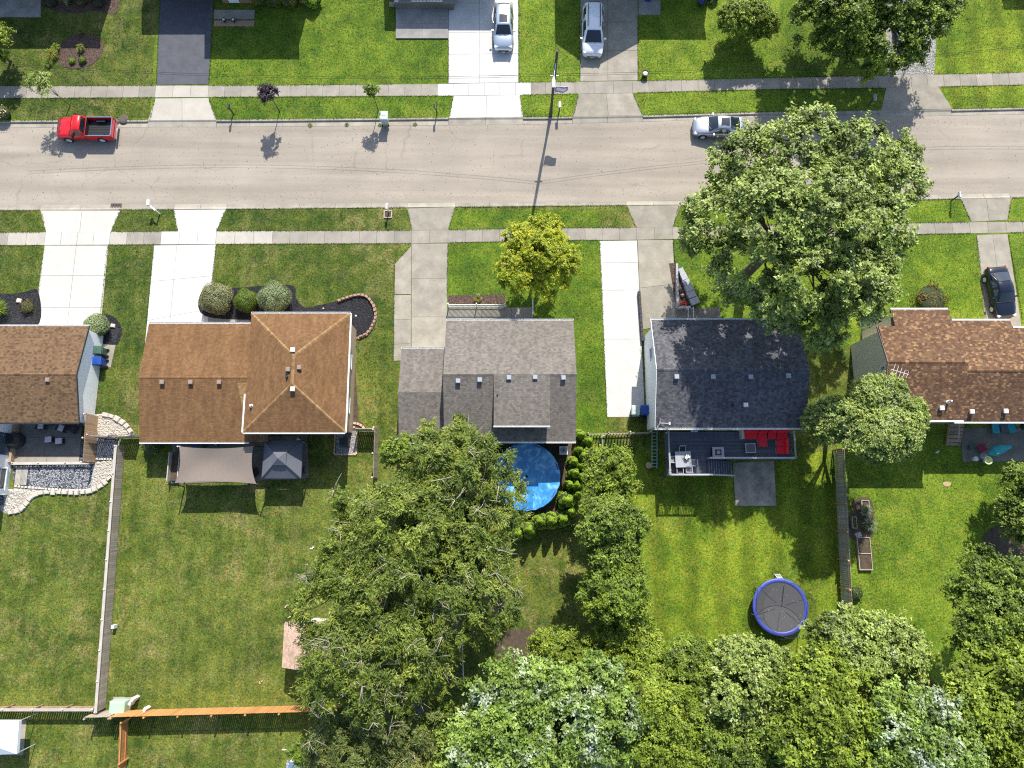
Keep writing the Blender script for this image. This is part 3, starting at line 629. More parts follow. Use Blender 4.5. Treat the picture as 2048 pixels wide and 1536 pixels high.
# --- brown house: side gable and hip block
bx0, bx1 = -29.8, -21.3; by_f = 14.85; by_r, bz_r = 10.2, 3.5; by_b = 5.15
h2 = thing('house', 'brown shingle house with a hip roof block beside its gable wing', 'house', (-21.5, 10, 0))
MB().loft([[(x, by_b+.4, -.05), (x, by_f-.4, -.05), (x, by_f-.4, 2.75), (x, by_r, bz_r-.18), (x, by_b+.4, 2.4)] for x in (bx0+.3, bx1)]).build('wall', 'tan_siding', h2, world=True)
roof_plane(h2, [(bx1+1.8, by_f, 2.75), (bx0, by_f, 2.75), (bx0, by_r, bz_r), (bx1+1.8, by_r, bz_r)], 'shingle_brown')
roof_plane(h2, [(bx0, by_b, 2.45), (bx1+1.8, by_b, 2.45), (bx1+1.8, by_r-.003, bz_r), (bx0, by_r-.003, bz_r)], 'shingle_brown')
caps(h2, (bx0, by_r, bz_r), (bx1+.8, by_r, bz_r), 'shingle_brown')
hz, hrz = 3.9, 5.1; qa, qb, qc, qd = g(498, 628, hz), g(697, 626, hz), g(694, 863, hz), g(491, 866, hz)
hx0, hx1, hy0, hy1 = (qa.x+qd.x)/2, (qb.x+qc.x)/2, (qc.y+qd.y)/2, (qa.y+qb.y)/2
ra, rb = g(587, 712, hrz), g(588, 768, hrz); rx = (hx0+hx1)/2
MB().bx(hx0+.35, hx1-.35, hy0+.35, hy1-.35, -.05, hz-.02).build('wall', 'tan_siding', h2, world=True)
A, B_, C_, D_ = (hx0, hy1, hz), (hx1, hy1, hz), (hx1, hy0, hz), (hx0, hy0, hz); RA, RB_ = (rx, ra.y, hrz), (rx, rb.y, hrz)
roof_plane(h2, [B_, A, RA], 'shingle_brown'); roof_plane(h2, [C_, B_, RA, RB_], 'shingle_brown'); roof_plane(h2, [D_, C_, RB_], 'shingle_brown'); roof_plane(h2, [A, D_, RB_, RA], 'shingle_brown')
for c1, c2 in ((A, RA), (B_, RA), (C_, RB_), (D_, RB_), (RB_, RA)): caps(h2, c1, c2, 'shingle_patch')
gutter(h2, (bx0, by_f+.07, 2.69), (hx0-.05, by_f+.07, 2.69)); gutter(h2, (bx0, by_b-.07, 2.39), (hx0-.05, by_b-.07, 2.39)); gutter(h2, (hx0, hy1+.07, hz-.05), (hx1, hy1+.07, hz-.05)); gutter(h2, (hx0, hy0-.07, hz-.05), (hx1, hy0-.07, hz-.05)); gutter(h2, (hx1+.07, hy0, hz-.05), (hx1+.07, hy1, hz-.05)); gutter(h2, (hx0-.07, hy0, hz-.05), (hx0-.07, hy0+3.0, hz-.05))
# lighter replaced shingles along the valley on the back slope
sl_b = (bz_r-2.45)/(by_r-by_b)
def on_b(x, y, d=.022): return (x, y, 2.45+(y-by_b)*sl_b+d)
me = shingle_mesh([Vector(on_b(*q_))-Vector(h2['_wl']) for q_ in ((hx0-.25, 6.0), (hx0-.08, 6.0), (hx0-.08, 9.8), (hx0-.9, 9.8))], name='patch_shingles'); link('patch_shingles', me, 'shingle_patch', h2, kind='stuff', label='paler replaced shingles along the valley')
for q_ in ((326, 765), (383, 765), (440, 765)):
    p_ = g(*q_, 3.4); vent(h2, (p_.x, p_.y, 2.45+(p_.y-by_b)*sl_b), 'vent_brown')
def hip_z(x, y): return hz+(hrz-hz)*min((hx1-x)/(hx1-rx), (x-hx0)/(rx-hx0), (hy1-y)/(hy1-ra.y), (y-hy0)/(rb.y-hy0), 1)
for q_, m_ in (((587, 701), 'vent_white'), ((578, 740), 'vent_brown'), ((600, 736), 'vent_brown'), ((587, 779), 'vent_white')):
    p_ = g(*q_, 4.9); vent(h2, (p_.x, p_.y, hip_z(p_.x, p_.y)), m_)
p_ = g(575, 755, 4.9); pipe(h2, (p_.x, p_.y, hip_z(p_.x, p_.y)), 'vent_black', .08, .25); p_ = g(504, 812, 4.0); pipe(h2, (p_.x, p_.y, hip_z(p_.x, p_.y)), 'vent_white', .09, .3)
window(h2, (hx1-.35, g(700, 722, 2).y, 2.0), 'x+', 1.1, .9); window(h2, (hx1-.35, 8.2, 2.0), 'x+', 1.1, .9); door(h2, (-19.5, by_b+3.0, .1), 'y-')
# --- grey house
gx0, gx1 = -5.28, 4.95; gy_f = 14.83; gy_r, gz_r = 10.05, 5.65; gy_b = 5.05; gz_b = 4.0
h3, w3 = gable_house('grey shingle house with a lower garage wing and shed dormer, yellow tree in front', gx0, gx1, gy_f, gy_b, 3.8, gz_b, gy_r, gz_r, 'grey_siding', 'shingle_grey', .25)
gutter(h3, (gx0, gy_f+.07, 3.74), (gx1, gy_f+.07, 3.74)); gutter(h3, (gx0, gy_b-.07, 3.94), (gx1, gy_b-.07, 3.94))
q0 = g(803, 697, 2.6); q1 = g(797, 884, 2.6); ggy_r = g(797, 784, 3.5).y
MB().loft([[(x, q1.y+.3, -.05), (x, q0.y-.3, -.05), (x, q0.y-.3, 2.55), (x, ggy_r, 3.38), (x, q1.y+.3, 2.55)] for x in (q0.x+.25, gx0+.2)]).build('garage_wall', 'grey_siding', h3, world=True)
roof_plane(h3, [(gx0+.22, q0.y, 2.6), (q0.x, q0.y, 2.6), (q0.x, ggy_r, 3.55), (gx0+.22, ggy_r, 3.55)], 'shingle_grey', 'garage_roof'); roof_plane(h3, [(q0.x, q1.y, 2.6), (gx0+.22, q1.y, 2.6), (gx0+.22, ggy_r-.003, 3.55), (q0.x, ggy_r-.003, 3.55)], 'shingle_grey', 'garage_roof')
gutter(h3, (q0.x, q0.y+.07, 2.54), (gx0+.2, q0.y+.07, 2.54)); gutter(h3, (q0.x, q1.y-.07, 2.54), (gx0+.2, q1.y-.07, 2.54))
dx0, dx1 = g(988, 760, 5.2).x, g(1099, 760, 5.2).x; dy = g(1040, 852, 4.9).y; dz = 5.3
MB().loft([[(x, dy+.2, 4.1), (x, gy_r-.2, 4.9), (x, gy_r-.2, gz_r-.12), (x, dy+.2, dz-.1)] for x in (dx0+.15, dx1-.15)]).build('dormer_wall', 'grey_siding', h3, world=True)
roof_plane(h3, [(dx0, dy, dz), (dx1, dy, dz), (dx1, gy_r-.01, gz_r+.03), (dx0, gy_r-.01, gz_r+.03)], 'shingle_grey', 'dormer_roof'); gutter(h3, (dx0, dy-.07, dz-.06), (dx1, dy-.07, dz-.06))
def g3(y): return gz_r+(gz_b-gz_r)*(gy_r-y)/(gy_r-gy_b)
for q_ in ((917, 764), (960, 762), (1126, 758)): p_ = g(*q_, 5.2); vent(h3, (p_.x, p_.y, g3(p_.y)), 'vent_grey')
for q_ in ((1018, 757), (1070, 756)): p_ = g(*q_, 5.4); vent(h3, (p_.x, p_.y, gz_r-.06), 'vent_grey')
p_ = g(995, 790, 5.3); pipe(h3, (p_.x, p_.y, 5.28), 'vent_black')
for x_ in (-3, 0, 3): window(h3, (x_, gy_f-.25, 2.4), 'y+', 1.2, 1.1)
door(h3, (-7, q0.y-.3, .02), 'y+', 2.6, 2.1, 'white_trim', 'garage_door')
# --- black shingle house with deck
kx0, kx1 = 11.03, 22.7; ky_f = 14.68; ky_r, kz_r = 10.35, 6.0; ky_b = 6.05
h4, w4 = gable_house('house with black shingle roof and white side wall, red sofa deck behind', kx0, kx1, ky_f, ky_b, 4.55, 4.6, ky_r, kz_r, 'white_siding', 'shingle_black', .3)
gutter(h4, (kx0, ky_f+.07, 4.49), (kx1, ky_f+.07, 4.49)); gutter(h4, (kx0, ky_b-.07, 4.54), (kx1, ky_b-.07, 4.54))
boards(h4, w4, kx0+.3, ky_b+.3, ky_f-.3, 4.5, 4.45, ky_r, 5.85, 'white_siding', -1, .2)
MB().bar((kx0-.01, ky_b, 4.55), (kx0-.01, ky_r, kz_r-.06), .04, .18).bar((kx0-.01, ky_f, 4.5), (kx0-.01, ky_r, kz_r-.06), .04, .18).build('rake_board', 'white_trim', h4, world=True)
def z4(y): return kz_r+(4.6-kz_r)*(ky_r-y)/(ky_r-ky_b)
for q_ in ((1353, 754), (1426, 754), (1501, 754), (1576, 752)): p_ = g(*q_, 5.9); vent(h4, (p_.x, p_.y, z4(p_.y)), 'vent_grey')
p_ = g(1491, 810, 5.3); vent(h4, (p_.x, p_.y, z4(p_.y)), 'vent_white', .34, .3); p_ = g(1466, 809, 5.3); pipe(h4, (p_.x, p_.y, z4(p_.y)), 'vent_black', .06, .3)
door(h4, (15.5, ky_b+.3, 2.15), 'y-', 1.8, 2.0, 'glass_pane', 'patio_door'); window(h4, (20, ky_b+.3, 3.3), 'y-', 1.4, 1.1); window(h4, (kx0+.3, 12.3, 3.0), 'x-', .9, .9)
# --- rightmost house: mottled shingles, stepped eaves
rz_r = 6.0; rpx = g(1772, 724, rz_r); ry_r = rpx.y; rx0 = 28.75; slope5 = .29
h5 = thing('house', 'house at the right edge with mottled brown shingles and stepped white eaves', 'house', (38, 10.5, 0))
def e5(px, py):
    p = g(px, py, 4.9)
    for _ in range(4): z = rz_r-(p.y-ry_r)*slope5; p = g(px, py, z)
    return p
xs5 = e5(1928, 700).x; x96 = e5(1896, 618).x; xa5 = g(1786, 640, 4.9).x
segs5 = [(rx0, xa5, e5(1757, 652).y), (xa5, x96, e5(1840, 619).y), (x96, xs5, e5(1910, 641).y)]
for i, (a, b, y) in enumerate(segs5):
    z = rz_r-(y-ry_r)*slope5
    roof_plane(h5, [(b-.002, y, z), (a, y, z), (a, ry_r, rz_r), (b-.002, ry_r, rz_r)], 'shingle_mottled')
    if i:
        MB().bx(a+.02, b-.02, y+.005, y+.13, z-.16, z+.02).build('fascia', 'white_trim', h5, world=True)
        MB().bx(a, b-.01, ry_r-.5, y-.35, -.05, z-.1).build('wall', 'beige_siding', h5, world=True)
yb5 = g(1860, 840, 4.7).y; zb5 = 4.7
roof_plane(h5, [(rx0, yb5, zb5), (xs5, yb5, zb5), (xs5, ry_r-.003, rz_r), (rx0, ry_r-.003, rz_r)], 'shingle_mottled')
caps(h5, (rx0, ry_r, rz_r), (xs5, ry_r, rz_r), 'shingle_mottled')
# lower right-hand wing
r2z = 5.0; r2y = g(2000, 741, r2z).y; e2z = 3.6; yb2 = g(2000, 843, e2z).y
segs6 = [(xs5+.004, g(2020, 641, e2z).x, g(1975, 641, e2z).y), (g(2020, 641, e2z).x, 52., g(2040, 657, e2z).y)]
for a, b, y in segs6:
    z = r2z-(y-r2y)*(r2z-e2z)/(segs6[0][2]-r2y)
    roof_plane(h5, [(b-.002, y, z), (a, y, z), (a, r2y, r2z), (b-.002, r2y, r2z)], 'shingle_mottled')
    MB().bx(a+.02, b-.02, y+.005, y+.13, z-.16, z+.02).build('fascia', 'white_trim', h5, world=True); MB().bx(a+.02, b-.01, r2y-.5, y-.35, -.05, z-.1).build('wall', 'beige_siding', h5, world=True)
roof_plane(h5, [(xs5+.004, yb2, e2z), (52, yb2, e2z), (52, r2y-.003, r2z), (xs5+.004, r2y-.003, r2z)], 'shingle_mottled'); caps(h5, (xs5, r2y, r2z), (52, r2y, r2z), 'shingle_mottled')
MB().loft([[(x, yb5+.3, -.05), (x, segs5[0][2]-.3, -.05), (x, segs5[0][2]-.3, 4.9), (x, ry_r, rz_r-.17), (x, yb5+.3, zb5-.1)] for x in (rx0+.3, xs5-.03)]).build('wall', 'beige_siding', h5, world=True)
MB().bx(xs5, 52, yb2+.3, r2y, -.05, e2z-.1).build('wall', 'beige_siding', h5, world=True)
MB().bx(rx0, xs5, yb5-.14, yb5-.005, zb5-.18, zb5-.02).build('fascia', 'white_trim', h5, world=True); MB().bx(xs5+.01, 52, yb2-.14, yb2-.005, e2z-.18, e2z-.02).build('fascia', 'white_trim', h5, world=True)
MB().bar((rx0-.02, yb5, zb5-.06), (rx0-.02, ry_r, rz_r-.07), .04, .16).bar((rx0-.02, segs5[0][2], 4.9), (rx0-.02, ry_r, rz_r-.07), .04, .16).build('rake_board', 'vent_brown', h5, world=True)
window(h5, (rx0+.3, ry_r-.3, 4.7), 'x-', .5, .5)
def z5(y): return rz_r-(ry_r-y)*(rz_r-zb5)/(ry_r-yb5)
p_ = g(1880, 817, 4.9); vent(h5, (p_.x, p_.y, z5(p_.y)), 'vent_white', .36, .22)
for q_ in ((1941, 824), (2008, 823)): p_ = g(*q_, 3.85); vent(h5, (p_.x, p_.y, r2z-(r2y-p_.y)*(r2z-e2z)/(r2y-yb2)), 'vent_white', .36, .22)
p_ = g(1897, 803, 5.2); pipe(h5, (p_.x, p_.y, z5(p_.y)), 'vent_white', .07, .5)
window(h5, (34, yb5+.3, 2.6), 'y-', 1.4, 1.1); door(h5, (40, yb5+.3, .1), 'y-')
# TV antenna
p_ = g(1799, 745, 6.6); an = MB().tube([(0, 0, -.8), (0, 0, .1)], .02)
for k in range(5): an.bar((-.55+k*.27, -.5+.06*k, .1), (-.55+k*.27+.05, .5-.06*k, .1), .025, .02)
an.bar((-.7, 0, .08), (.65, .05, .08), .03, .03); ao = an.build('antenna', 'dish_white', h5); ao.location = p_-Vector(h5['_wl']); ao.rotation_euler = (0, 0, -.35)
# --- houses across the street (mostly above the frame, their fronts and shadows show)
def shadow_y(py, z, px=1024): return g(px, py).y-SH[1]*z
def far_house(label, px0, px1, py, ze, depth, mat, roof, gable=False, zr=None):
    y = shadow_y(py, ze, (px0+px1)/2); xa, xb = g(px0, py).x-SH[0]*ze, g(px1, py).x-SH[0]*ze
    zr = zr or ze+1.3; h, w = gable_house(label, xa, xb, y+depth, y, ze, ze, y+depth/2, zr, mat, roof, .3, False)
    for k in range(1, int((xb-xa)/3)): window(h, (xa+k*3, y+.3, 1.5), 'y-', 1.2, 1.2)
    door(h, (xa+1.4, y+.3, .1), 'y-'); return h
far_house('tan house across the street behind the mulch island bed, mostly above the frame', -160, 200, 98, 5.0, 9, 'tan_siding', 'shingle_tan')
far_house('brick house across the street at the head of the black asphalt driveway', 409, 598, 119, 5.3, 9, 'brick_brown', 'shingle_tan')
far_house('low garage beside the black asphalt driveway across the street', 283, 412, 70, 3.2, 8, 'brick_brown', 'shingle_tan')
far_house('house behind the white railing porch across the street', 770, 985, 62, 3.1, 9, 'beige_siding', 'shingle_grey')
far_house('beige house across the street behind the white minivan', 1255, 1412, 80, 4.2, 9, 'beige_siding', 'shingle_grey')
far_house('house across the street at the top right corner', 2008, 2330, 20, 3.0, 9, 'beige_siding', 'shingle_brown')
# taller gable that shades the minivan
y_ = shadow_y(138, 7.4); xg = g(1185, 138).x-SH[0]*7.4
hg = thing('house', 'steep gable front across the street behind the white minivan', 'house', (xg, y_+4, 0))
MB().loft([[(xg-3.6, y, -.05), (xg+3.6, y, -.05), (xg+3.6, y, 5.0), (xg, y, 7.2), (xg-3.6, y, 5.0)] for y in (y_+.3, y_+7)]).build('wall', 'white_siding', hg, world=True)
roof_plane(hg, [(xg-3.9, y_+7, 4.9), (xg-3.9, y_, 4.9), (xg, y_, 7.4), (xg, y_+7, 7.4)], 'shingle_grey', tiles=False); roof_plane(hg, [(xg+3.9, y_, 4.9), (xg+3.9, y_+7, 4.9), (xg+.003, y_+7, 7.4), (xg+.003, y_, 7.4)], 'shingle_grey', tiles=False)
# porch with white railing
pr = thing('porch', 'raised porch with white railing at the top edge beside the silver SUV', 'porch', (g(848, 10).x, g(848, 10).y, 0))
pa, pb = g(790, 20), g(908, 18); MB().bx(pa.x+.1, pb.x, pa.y, pa.y+2.4, 0, .9).build('base', 'patio_concrete', pr, world=True)
MB().bx(pa.x+.05, pb.x+.05, pa.y-.03, pa.y+2.4, .9, .98).build('deck', 'concrete_grey', pr, world=True)
rr = [(pa.x+.15, pa.x+.5), (pa.x+1.7, pa.x+3.1), (pa.x+3.15, pa.x+4.6)]
for a, b in rr:
    o = MB().bx(a, b, pa.y+.02, pa.y+.08, 1.85, 1.92).bx(a, b, pa.y+.02, pa.y+.08, 1.05, 1.1).build('rail', 'white_trim', pr, world=True)
    for x in np.arange(a+.06, b, .13): MB().bx(x-.025, x+.025, pa.y+.03, pa.y+.07, 1.1, 1.85).build('baluster', 'white_trim', pr, world=True)
MB().box((pa.x-.25, pa.y+.35, .3), (.5, .35, .25)).build('step', 'concrete_walk', pr, world=True)
# ---------------------------------------------------------------- vegetation
def unit(v): return v/np.maximum(np.linalg.norm(v, axis=-1, keepdims=True), 1e-9)
def leaves(P, Nrm, L, Wd, tone, name='crown', axis=None, tri=False):
    """one leaf per point: a folded leaf of two triangles, or a single pointed triangle for the tree crowns"""
    n = len(P); r = rng.normal(size=(n, 3)) if axis is None else axis+rng.normal(size=(n, 3))*.35
    a = unit(r-(r*Nrm).sum(1, keepdims=True)*Nrm); b = np.cross(Nrm, a); L = L[:, None]; Wd = Wd[:, None]
    if tri:
        V = np.empty((n, 3, 3), np.float32); V[:, 0] = P-a*L*.55+b*Wd*.62; V[:, 1] = P-a*L*.45-b*Wd*.62; V[:, 2] = P+a*L*.75
        return npmesh(name, V.reshape(-1, 3), np.arange(n*3).reshape(-1, 3), np.repeat(tone, 3))
    V = np.empty((n, 4, 3), np.float32)
    V[:, 0] = P-a*L*.5; V[:, 1] = P+b*Wd*.5+a*L*.05+Nrm*Wd*.12; V[:, 2] = P+a*L*.5; V[:, 3] = P-b*Wd*.5+a*L*.05+Nrm*Wd*.12
    return npmesh(name, V.reshape(-1, 3), np.arange(n*4).reshape(-1, 4), np.repeat(tone, 4), True)
def sprigs(cc, out, size, ntw, nlf, flat=.6):
    """leafy twigs round cluster centres cc (k,3), pointing away along out; returns points, normals, tones, axes"""
    k = len(cc); d = rng.normal(size=(k, ntw, 3)); d[..., 2] *= flat; d = unit(unit(d)+out[:, None]*.75)
    ln = size[:, None]*rng.uniform(.55, 1.15, (k, ntw)); t = rng.uniform(.12, 1.0, (k, ntw, nlf))
    P = cc[:, None, None]+d[:, :, None]*(ln[..., None]*t)[..., None]
    P = P+rng.normal(size=P.shape)*(size[:, None, None, None]*.11); P[..., 2] -= (t**2)*size[:, None, None]*.16
    N = unit(rng.normal(size=P.shape)*.5+np.array([.03, 0.22, .75])+out[:, None, None]*.5+d[:, :, None]*.1)
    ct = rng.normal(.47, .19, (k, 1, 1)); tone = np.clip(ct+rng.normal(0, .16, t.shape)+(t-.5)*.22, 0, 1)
    return P.reshape(-1, 3), N.reshape(-1, 3), tone.ravel(), np.broadcast_to(d[:, :, None], P.shape).reshape(-1, 3)
def crown_points(rx, ry, rz, n, lobes, seed, fill=.25, low=-.55, depth=.3, given=None):
    """cluster centres on the outside of a crown made of overlapping lobes of different size and height"""
    r_ = np.random.default_rng(seed); L = []
    if given is not None: L = [(np.array(c), np.array([r, r, r*.8])) for c, r in given]
    else:
        for k in range(lobes):
            q = math.sqrt((k+.4)/lobes)*.70; a = k*2.39996+r_.uniform(-.45, .45); f = r_.uniform(.75, 1.25)*min(.6, .88/math.sqrt(lobes)+.09)
            z = math.sqrt(max(0, 1-q*q*1.3))*.58-.12+r_.uniform(-.28, .28)
            L.append((np.array([q*math.cos(a)*rx, q*math.sin(a)*ry, z*rz]), np.array([f*rx, f*ry, f*(rx+ry)/2*.85])))
    P, D = [], []; tot = sum(l[1][0]*l[1][1] for l in L)
    for i, (c, r) in enumerate(L):
        m = int(n*1.2*r[0]*r[1]/tot); d = unit(r_.normal(size=(m*3, 3))); d = d[d[:, 2] > -.1][:m]
        rr = (1-depth*.5*r_.random(len(d))**1.5)*(1+.10*r_.normal(size=len(d))); p = c+d*rr[:, None]*r; keep = np.ones(len(p), bool)
        for j, (c2, r2) in enumerate(L):
            if j != i: keep &= (((p-c2)/r2)**2).sum(1) > .55
        P.append(p[keep]); D.append(d[keep])
    P = np.concatenate(P); D = np.concatenate(D); k = int(len(P)*fill*.4)
    if k: P = np.concatenate([P, P[:k]*np.array([.6, .6, .5])]); D = np.concatenate([D, D[:k]])
    return P, D
def tree(name, label, px, py, zc, rx, ry, rz, mat, n, size=.75, leaf_l=.26, leaf_w=.17, ntw=6, nlf=13, lobes=9, seed=1, group='trees', bark='bark', cat='tree', trunk_r=.22, depth=.3, twigs=40, fill=.25, low=-.55, flat=.6, lean=(0, 0), bare=0, aspect=None, pts=None):
    c = g(px, py, zc); base = Vector((c.x+lean[0], c.y+lean[1], 0)); o = thing(name, label, cat, base, group=group)
    gv = [((g(a_, b_, z_)-c), r_) for a_, b_, z_, r_ in pts] if pts else None
    cc, D = crown_points(rx, ry, rz, n, lobes, seed, fill, low, depth, gv); off = np.array([c.x-base.x, c.y-base.y, zc]); cc = cc+off
    cc[:, 2] = np.maximum(cc[:, 2], .25)
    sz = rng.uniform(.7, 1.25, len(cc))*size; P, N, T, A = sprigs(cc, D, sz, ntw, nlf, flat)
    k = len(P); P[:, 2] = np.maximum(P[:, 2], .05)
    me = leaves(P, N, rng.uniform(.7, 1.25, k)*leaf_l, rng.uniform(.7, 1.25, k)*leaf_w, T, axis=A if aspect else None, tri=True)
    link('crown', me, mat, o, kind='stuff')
    fork = Vector((off[0]*.4, off[1]*.4, max(.4, zc-rz*.75))); m = MB()
    m.tube([(0, 0, -.1), (0, 0, .25), tuple(fork*.55), tuple(fork)], [trunk_r*1.5, trunk_r*1.08, trunk_r*.95, trunk_r*.8], 8).build('trunk', bark, o, smooth=True)
    b = MB(); rs = np.random.default_rng(seed+5); sel = rs.permutation(len(cc))[:twigs]
    mains = []
    for j, i in enumerate(sel):
        e = Vector(cc[i]); r0 = trunk_r*(.55 if j < 7 else .22); st = fork
        if j >= 7 and mains:
            q = min(mains, key=lambda a_: (a_[1]-e).length); st = q[0].lerp(q[1], .55)
        mid = st.lerp(e, .5)+Vector(rs.normal(size=3))*.25*size; mid.z += .15*(e-st).length*.4
        b.tube([st, st.lerp(mid, .5)+Vector(rs.normal(size=3))*.08, mid, mid.lerp(e, .55)+Vector(rs.normal(size=3))*.1, e], [r0, r0*.8, r0*.6, r0*.35, r0*.12], 5)
        if j < 7: mains.append((st, mid)); mains.append((mid, e))
    for j in range(bare):
        i = rs.integers(len(cc)); e = Vector(cc[i])+Vector(D[i])*size*.5; e.z += .2
        for q in range(4):
            d = Vector(rs.normal(size=3)); d.z = abs(d.z)*.2; d.normalize(); w = d*rs.uniform(.5, 1.3)
            b.tube([e, e+w*.5+Vector(rs.normal(size=3))*.12, e+w+Vector(rs.normal(size=3))*.15], [.03, .02, .008], 4)
    b.build('branches', bark if not bare else 'bark_pale', o, smooth=True); return o
def shrub(name, label, px, py, r, h, mat, n=2600, leaf_l=.07, seed=1, group=None, cat='shrub', shape='globe', core=None, rough=.05, z0=0, loc=None):
    c = loc or g(px, py); o = thing(name, label, cat, (c.x, c.y, z0), group=group); r_ = np.random.default_rng(seed)
    if shape == 'cone':
        t = r_.random(n)**1.1; az = r_.uniform(0, 6.283, n); prof = np.sqrt(np.maximum(0, 1-t))*np.minimum(1, (t+.07)/.18)**.5*(1-.25*t)
        bl = 1+.13*np.sin(az*3+t*9+seed)+.08*np.sin(az*5-t*14)
        rr = r*prof*bl*(1-rough*2*r_.random(n)); P = np.stack([rr*np.cos(az), rr*np.sin(az), .05+t*h], 1); N = unit(np.stack([np.cos(az), np.sin(az), np.full(n, .55)], 1)+r_.normal(size=(n, 3))*.35)
        cr = [(r*.75, 0), (r*.8, h*.2), (r*.6, h*.55), (r*.3, h*.82), (.02, h*.95)]
    else:
        D = unit(r_.normal(size=(n, 3))); D[:, 2] = np.where(D[:, 2] < -.45, -D[:, 2], D[:, 2]); az = np.arctan2(D[:, 1], D[:, 0])
        bl = 1+rough*np.sin(az*4+seed)*1.2+rough*np.sin(D[:, 2]*7+az*3)
        rr = bl*(1-rough*2.2*r_.random(n)); P = D*rr[:, None]*np.array([r, r, h/2]); P[:, 2] += h/2; P[:, 2] = np.maximum(P[:, 2], .03); N = unit(D+r_.normal(size=(n, 3))*.4)
        cr = [(r*.35, .02), (r*.82, h*.25), (r*.88, h*.5), (r*.78, h*.72), (r*.45, h*.9), (.02, h*.95)]
    T = np.clip(r_.normal(.5, .2, n), 0, 1); me = leaves(P, N, r_.uniform(.7, 1.3, n)*leaf_l, r_.uniform(.6, 1.1, n)*leaf_l*.7, T)
    link('foliage', me, mat, o, kind='stuff')
    me2 = MB().lathe((0, 0, 0), cr, 16); m2 = me2.build('stems', core or 'shrub_core', o, smooth=True); return o
def tuft(name, label, px, py, r, h, mat, n=160, group=None, cat='plant', w=.03, z0=0, spread=1.0):
    """upright or arching blades from one crown"""
    c = g(px, py); az = rng.uniform(0, 6.283, n); ro = rng.uniform(.15, 1, n)*r*spread; ht = rng.uniform(.55, 1, n)*h; V = np.zeros((n, 5, 3)); cs, sn = np.cos(az), np.sin(az)
    def pt(f, z, s_): return np.stack([ro*f*cs-sn*w*s_, ro*f*sn+cs*w*s_, z], 1)
    V[:, 0] = pt(.08, ht*0, 1); V[:, 1] = pt(.08, ht*0, -1); V[:, 2] = pt(.55, ht*.85, -.8); V[:, 3] = pt(.55, ht*.85, .8); V[:, 4] = pt(1.0, ht*.8, 0)
    F = []; base = np.arange(n)*5
    tri = np.concatenate([np.stack([base, base+1, base+2], 1), np.stack([base, base+2, base+3], 1), np.stack([base+3, base+2, base+4], 1)])
    me = npmesh(name, V.reshape(-1, 3), tri, np.repeat(rng.uniform(0, 1, n), 5)); o = link(name, me, mat, loc=(c.x, c.y, z0)); return single(o, label, cat, group)
def flowers(name, label, px, py, r, h, mat, fmat, seed=3, n=420, nf=26, group=None, cat='plant', z0=0):
    o = shrub(name, label, px, py, r, h, mat, n, .11, seed, group, cat, rough=.2, z0=z0); m = MB(); rs = random.Random(seed)
    for k in range(nf):
        a = rs.uniform(0, 6.283); q = rs.random()**.5*r*.85; z = h*(.55+.5*math.sqrt(max(0, 1-(q/r)**2))*.9)
        m.lathe((q*math.cos(a), q*math.sin(a), z), [(.01, 0), (.05, .03), (.055, .045), (.01, .05)], 6)
    m.build('blooms', fmat, o, kind='stuff'); return o
LB = 'tall trees along the back of the gardens'; ST = 'trees along the street'
# street side
tree('maple_tree', 'huge maple with silvery leaves overhanging the road and the black-roofed house', 1588, 452, 11.0, 8.7, 8.6, 5.0, 'leaf_maple', 560, .95, .19, .13, 8, 24, 16, 21, ST, trunk_r=.42, twigs=80, fill=.2, depth=.45,
     pts=[(1515, 325, 9.7, 2.42), (1440, 345, 8.1, 1.40), (1610, 300, 12.1, 2.70), (1715, 320, 11.6, 2.51), (1775, 370, 10.2, 2.05), (1800, 305, 9.6, 1.02), (1435, 440, 8.7, 2.33), (1385, 475, 7.5, 1.30), (1540, 430, 13.6, 2.79), (1650, 420, 13.9, 2.88), (1740, 455, 11.8, 2.70), (1500, 540, 9.3, 2.51), (1600, 540, 12.6, 2.79), (1700, 560, 11.6, 2.60), (1550, 610, 9.4, 1.58), (1640, 640, 9.6, 1.86), (1740, 600, 9.0, 1.49)])
tree('young_maple_tree', 'golden yellow-green maple in front of the grey house', 1070, 522, 3.8, 3.25, 3.5, 3.0, 'leaf_yellow', 520, 0.59, 0.14, 0.09, 6, 21, 14, 33, ST, trunk_r=.14, depth=.35)
tree('maple_tree', 'broad dark maple at the top edge shading the parked car on gravel', 1725, -10, 8.6, 6.7, 6.2, 4.4, 'leaf_dark', 760, .9, .18, .13, 7, 21, 13, 4, ST, trunk_r=.35, depth=.45, lean=(3.6, 3.4),
     pts=[(1620, 45, 5.0, 1.7), (1690, 70, 5.2, 2.0), (1775, 85, 5.2, 2.1), (1845, 40, 5.6, 2.0), (1650, -20, 6.0, 2.5), (1725, -20, 6.4, 2.7), (1805, -20, 6.6, 2.7), (1690, -105, 7.6, 3.0), (1775, -115, 8.2, 3.2), (1855, -110, 8.0, 3.0), (1880, 10, 5.6, 1.4), (1735, 125, 4.0, 1.1), (1815, 115, 4.6, 1.2)])
tree('crabapple_tree', 'small round tree with yellowish leaves at the top edge', 1493, 50, 1.9, 2.45, 2.35, 1.9, 'leaf_mix', 520, 0.54, 0.12, 0.09, 6, 20, 7, 5, ST, trunk_r=.12)
tree('street_sapling', 'thin green sapling leaning over the pavement behind the red pickup', 98, 178, 2.6, 1.0, 1.0, 1.5, 'leaf_maple', 42, 0.45, 0.11, 0.07, 5, 13, 5, 6, ST, trunk_r=.04, twigs=14, lean=(.2, .05))
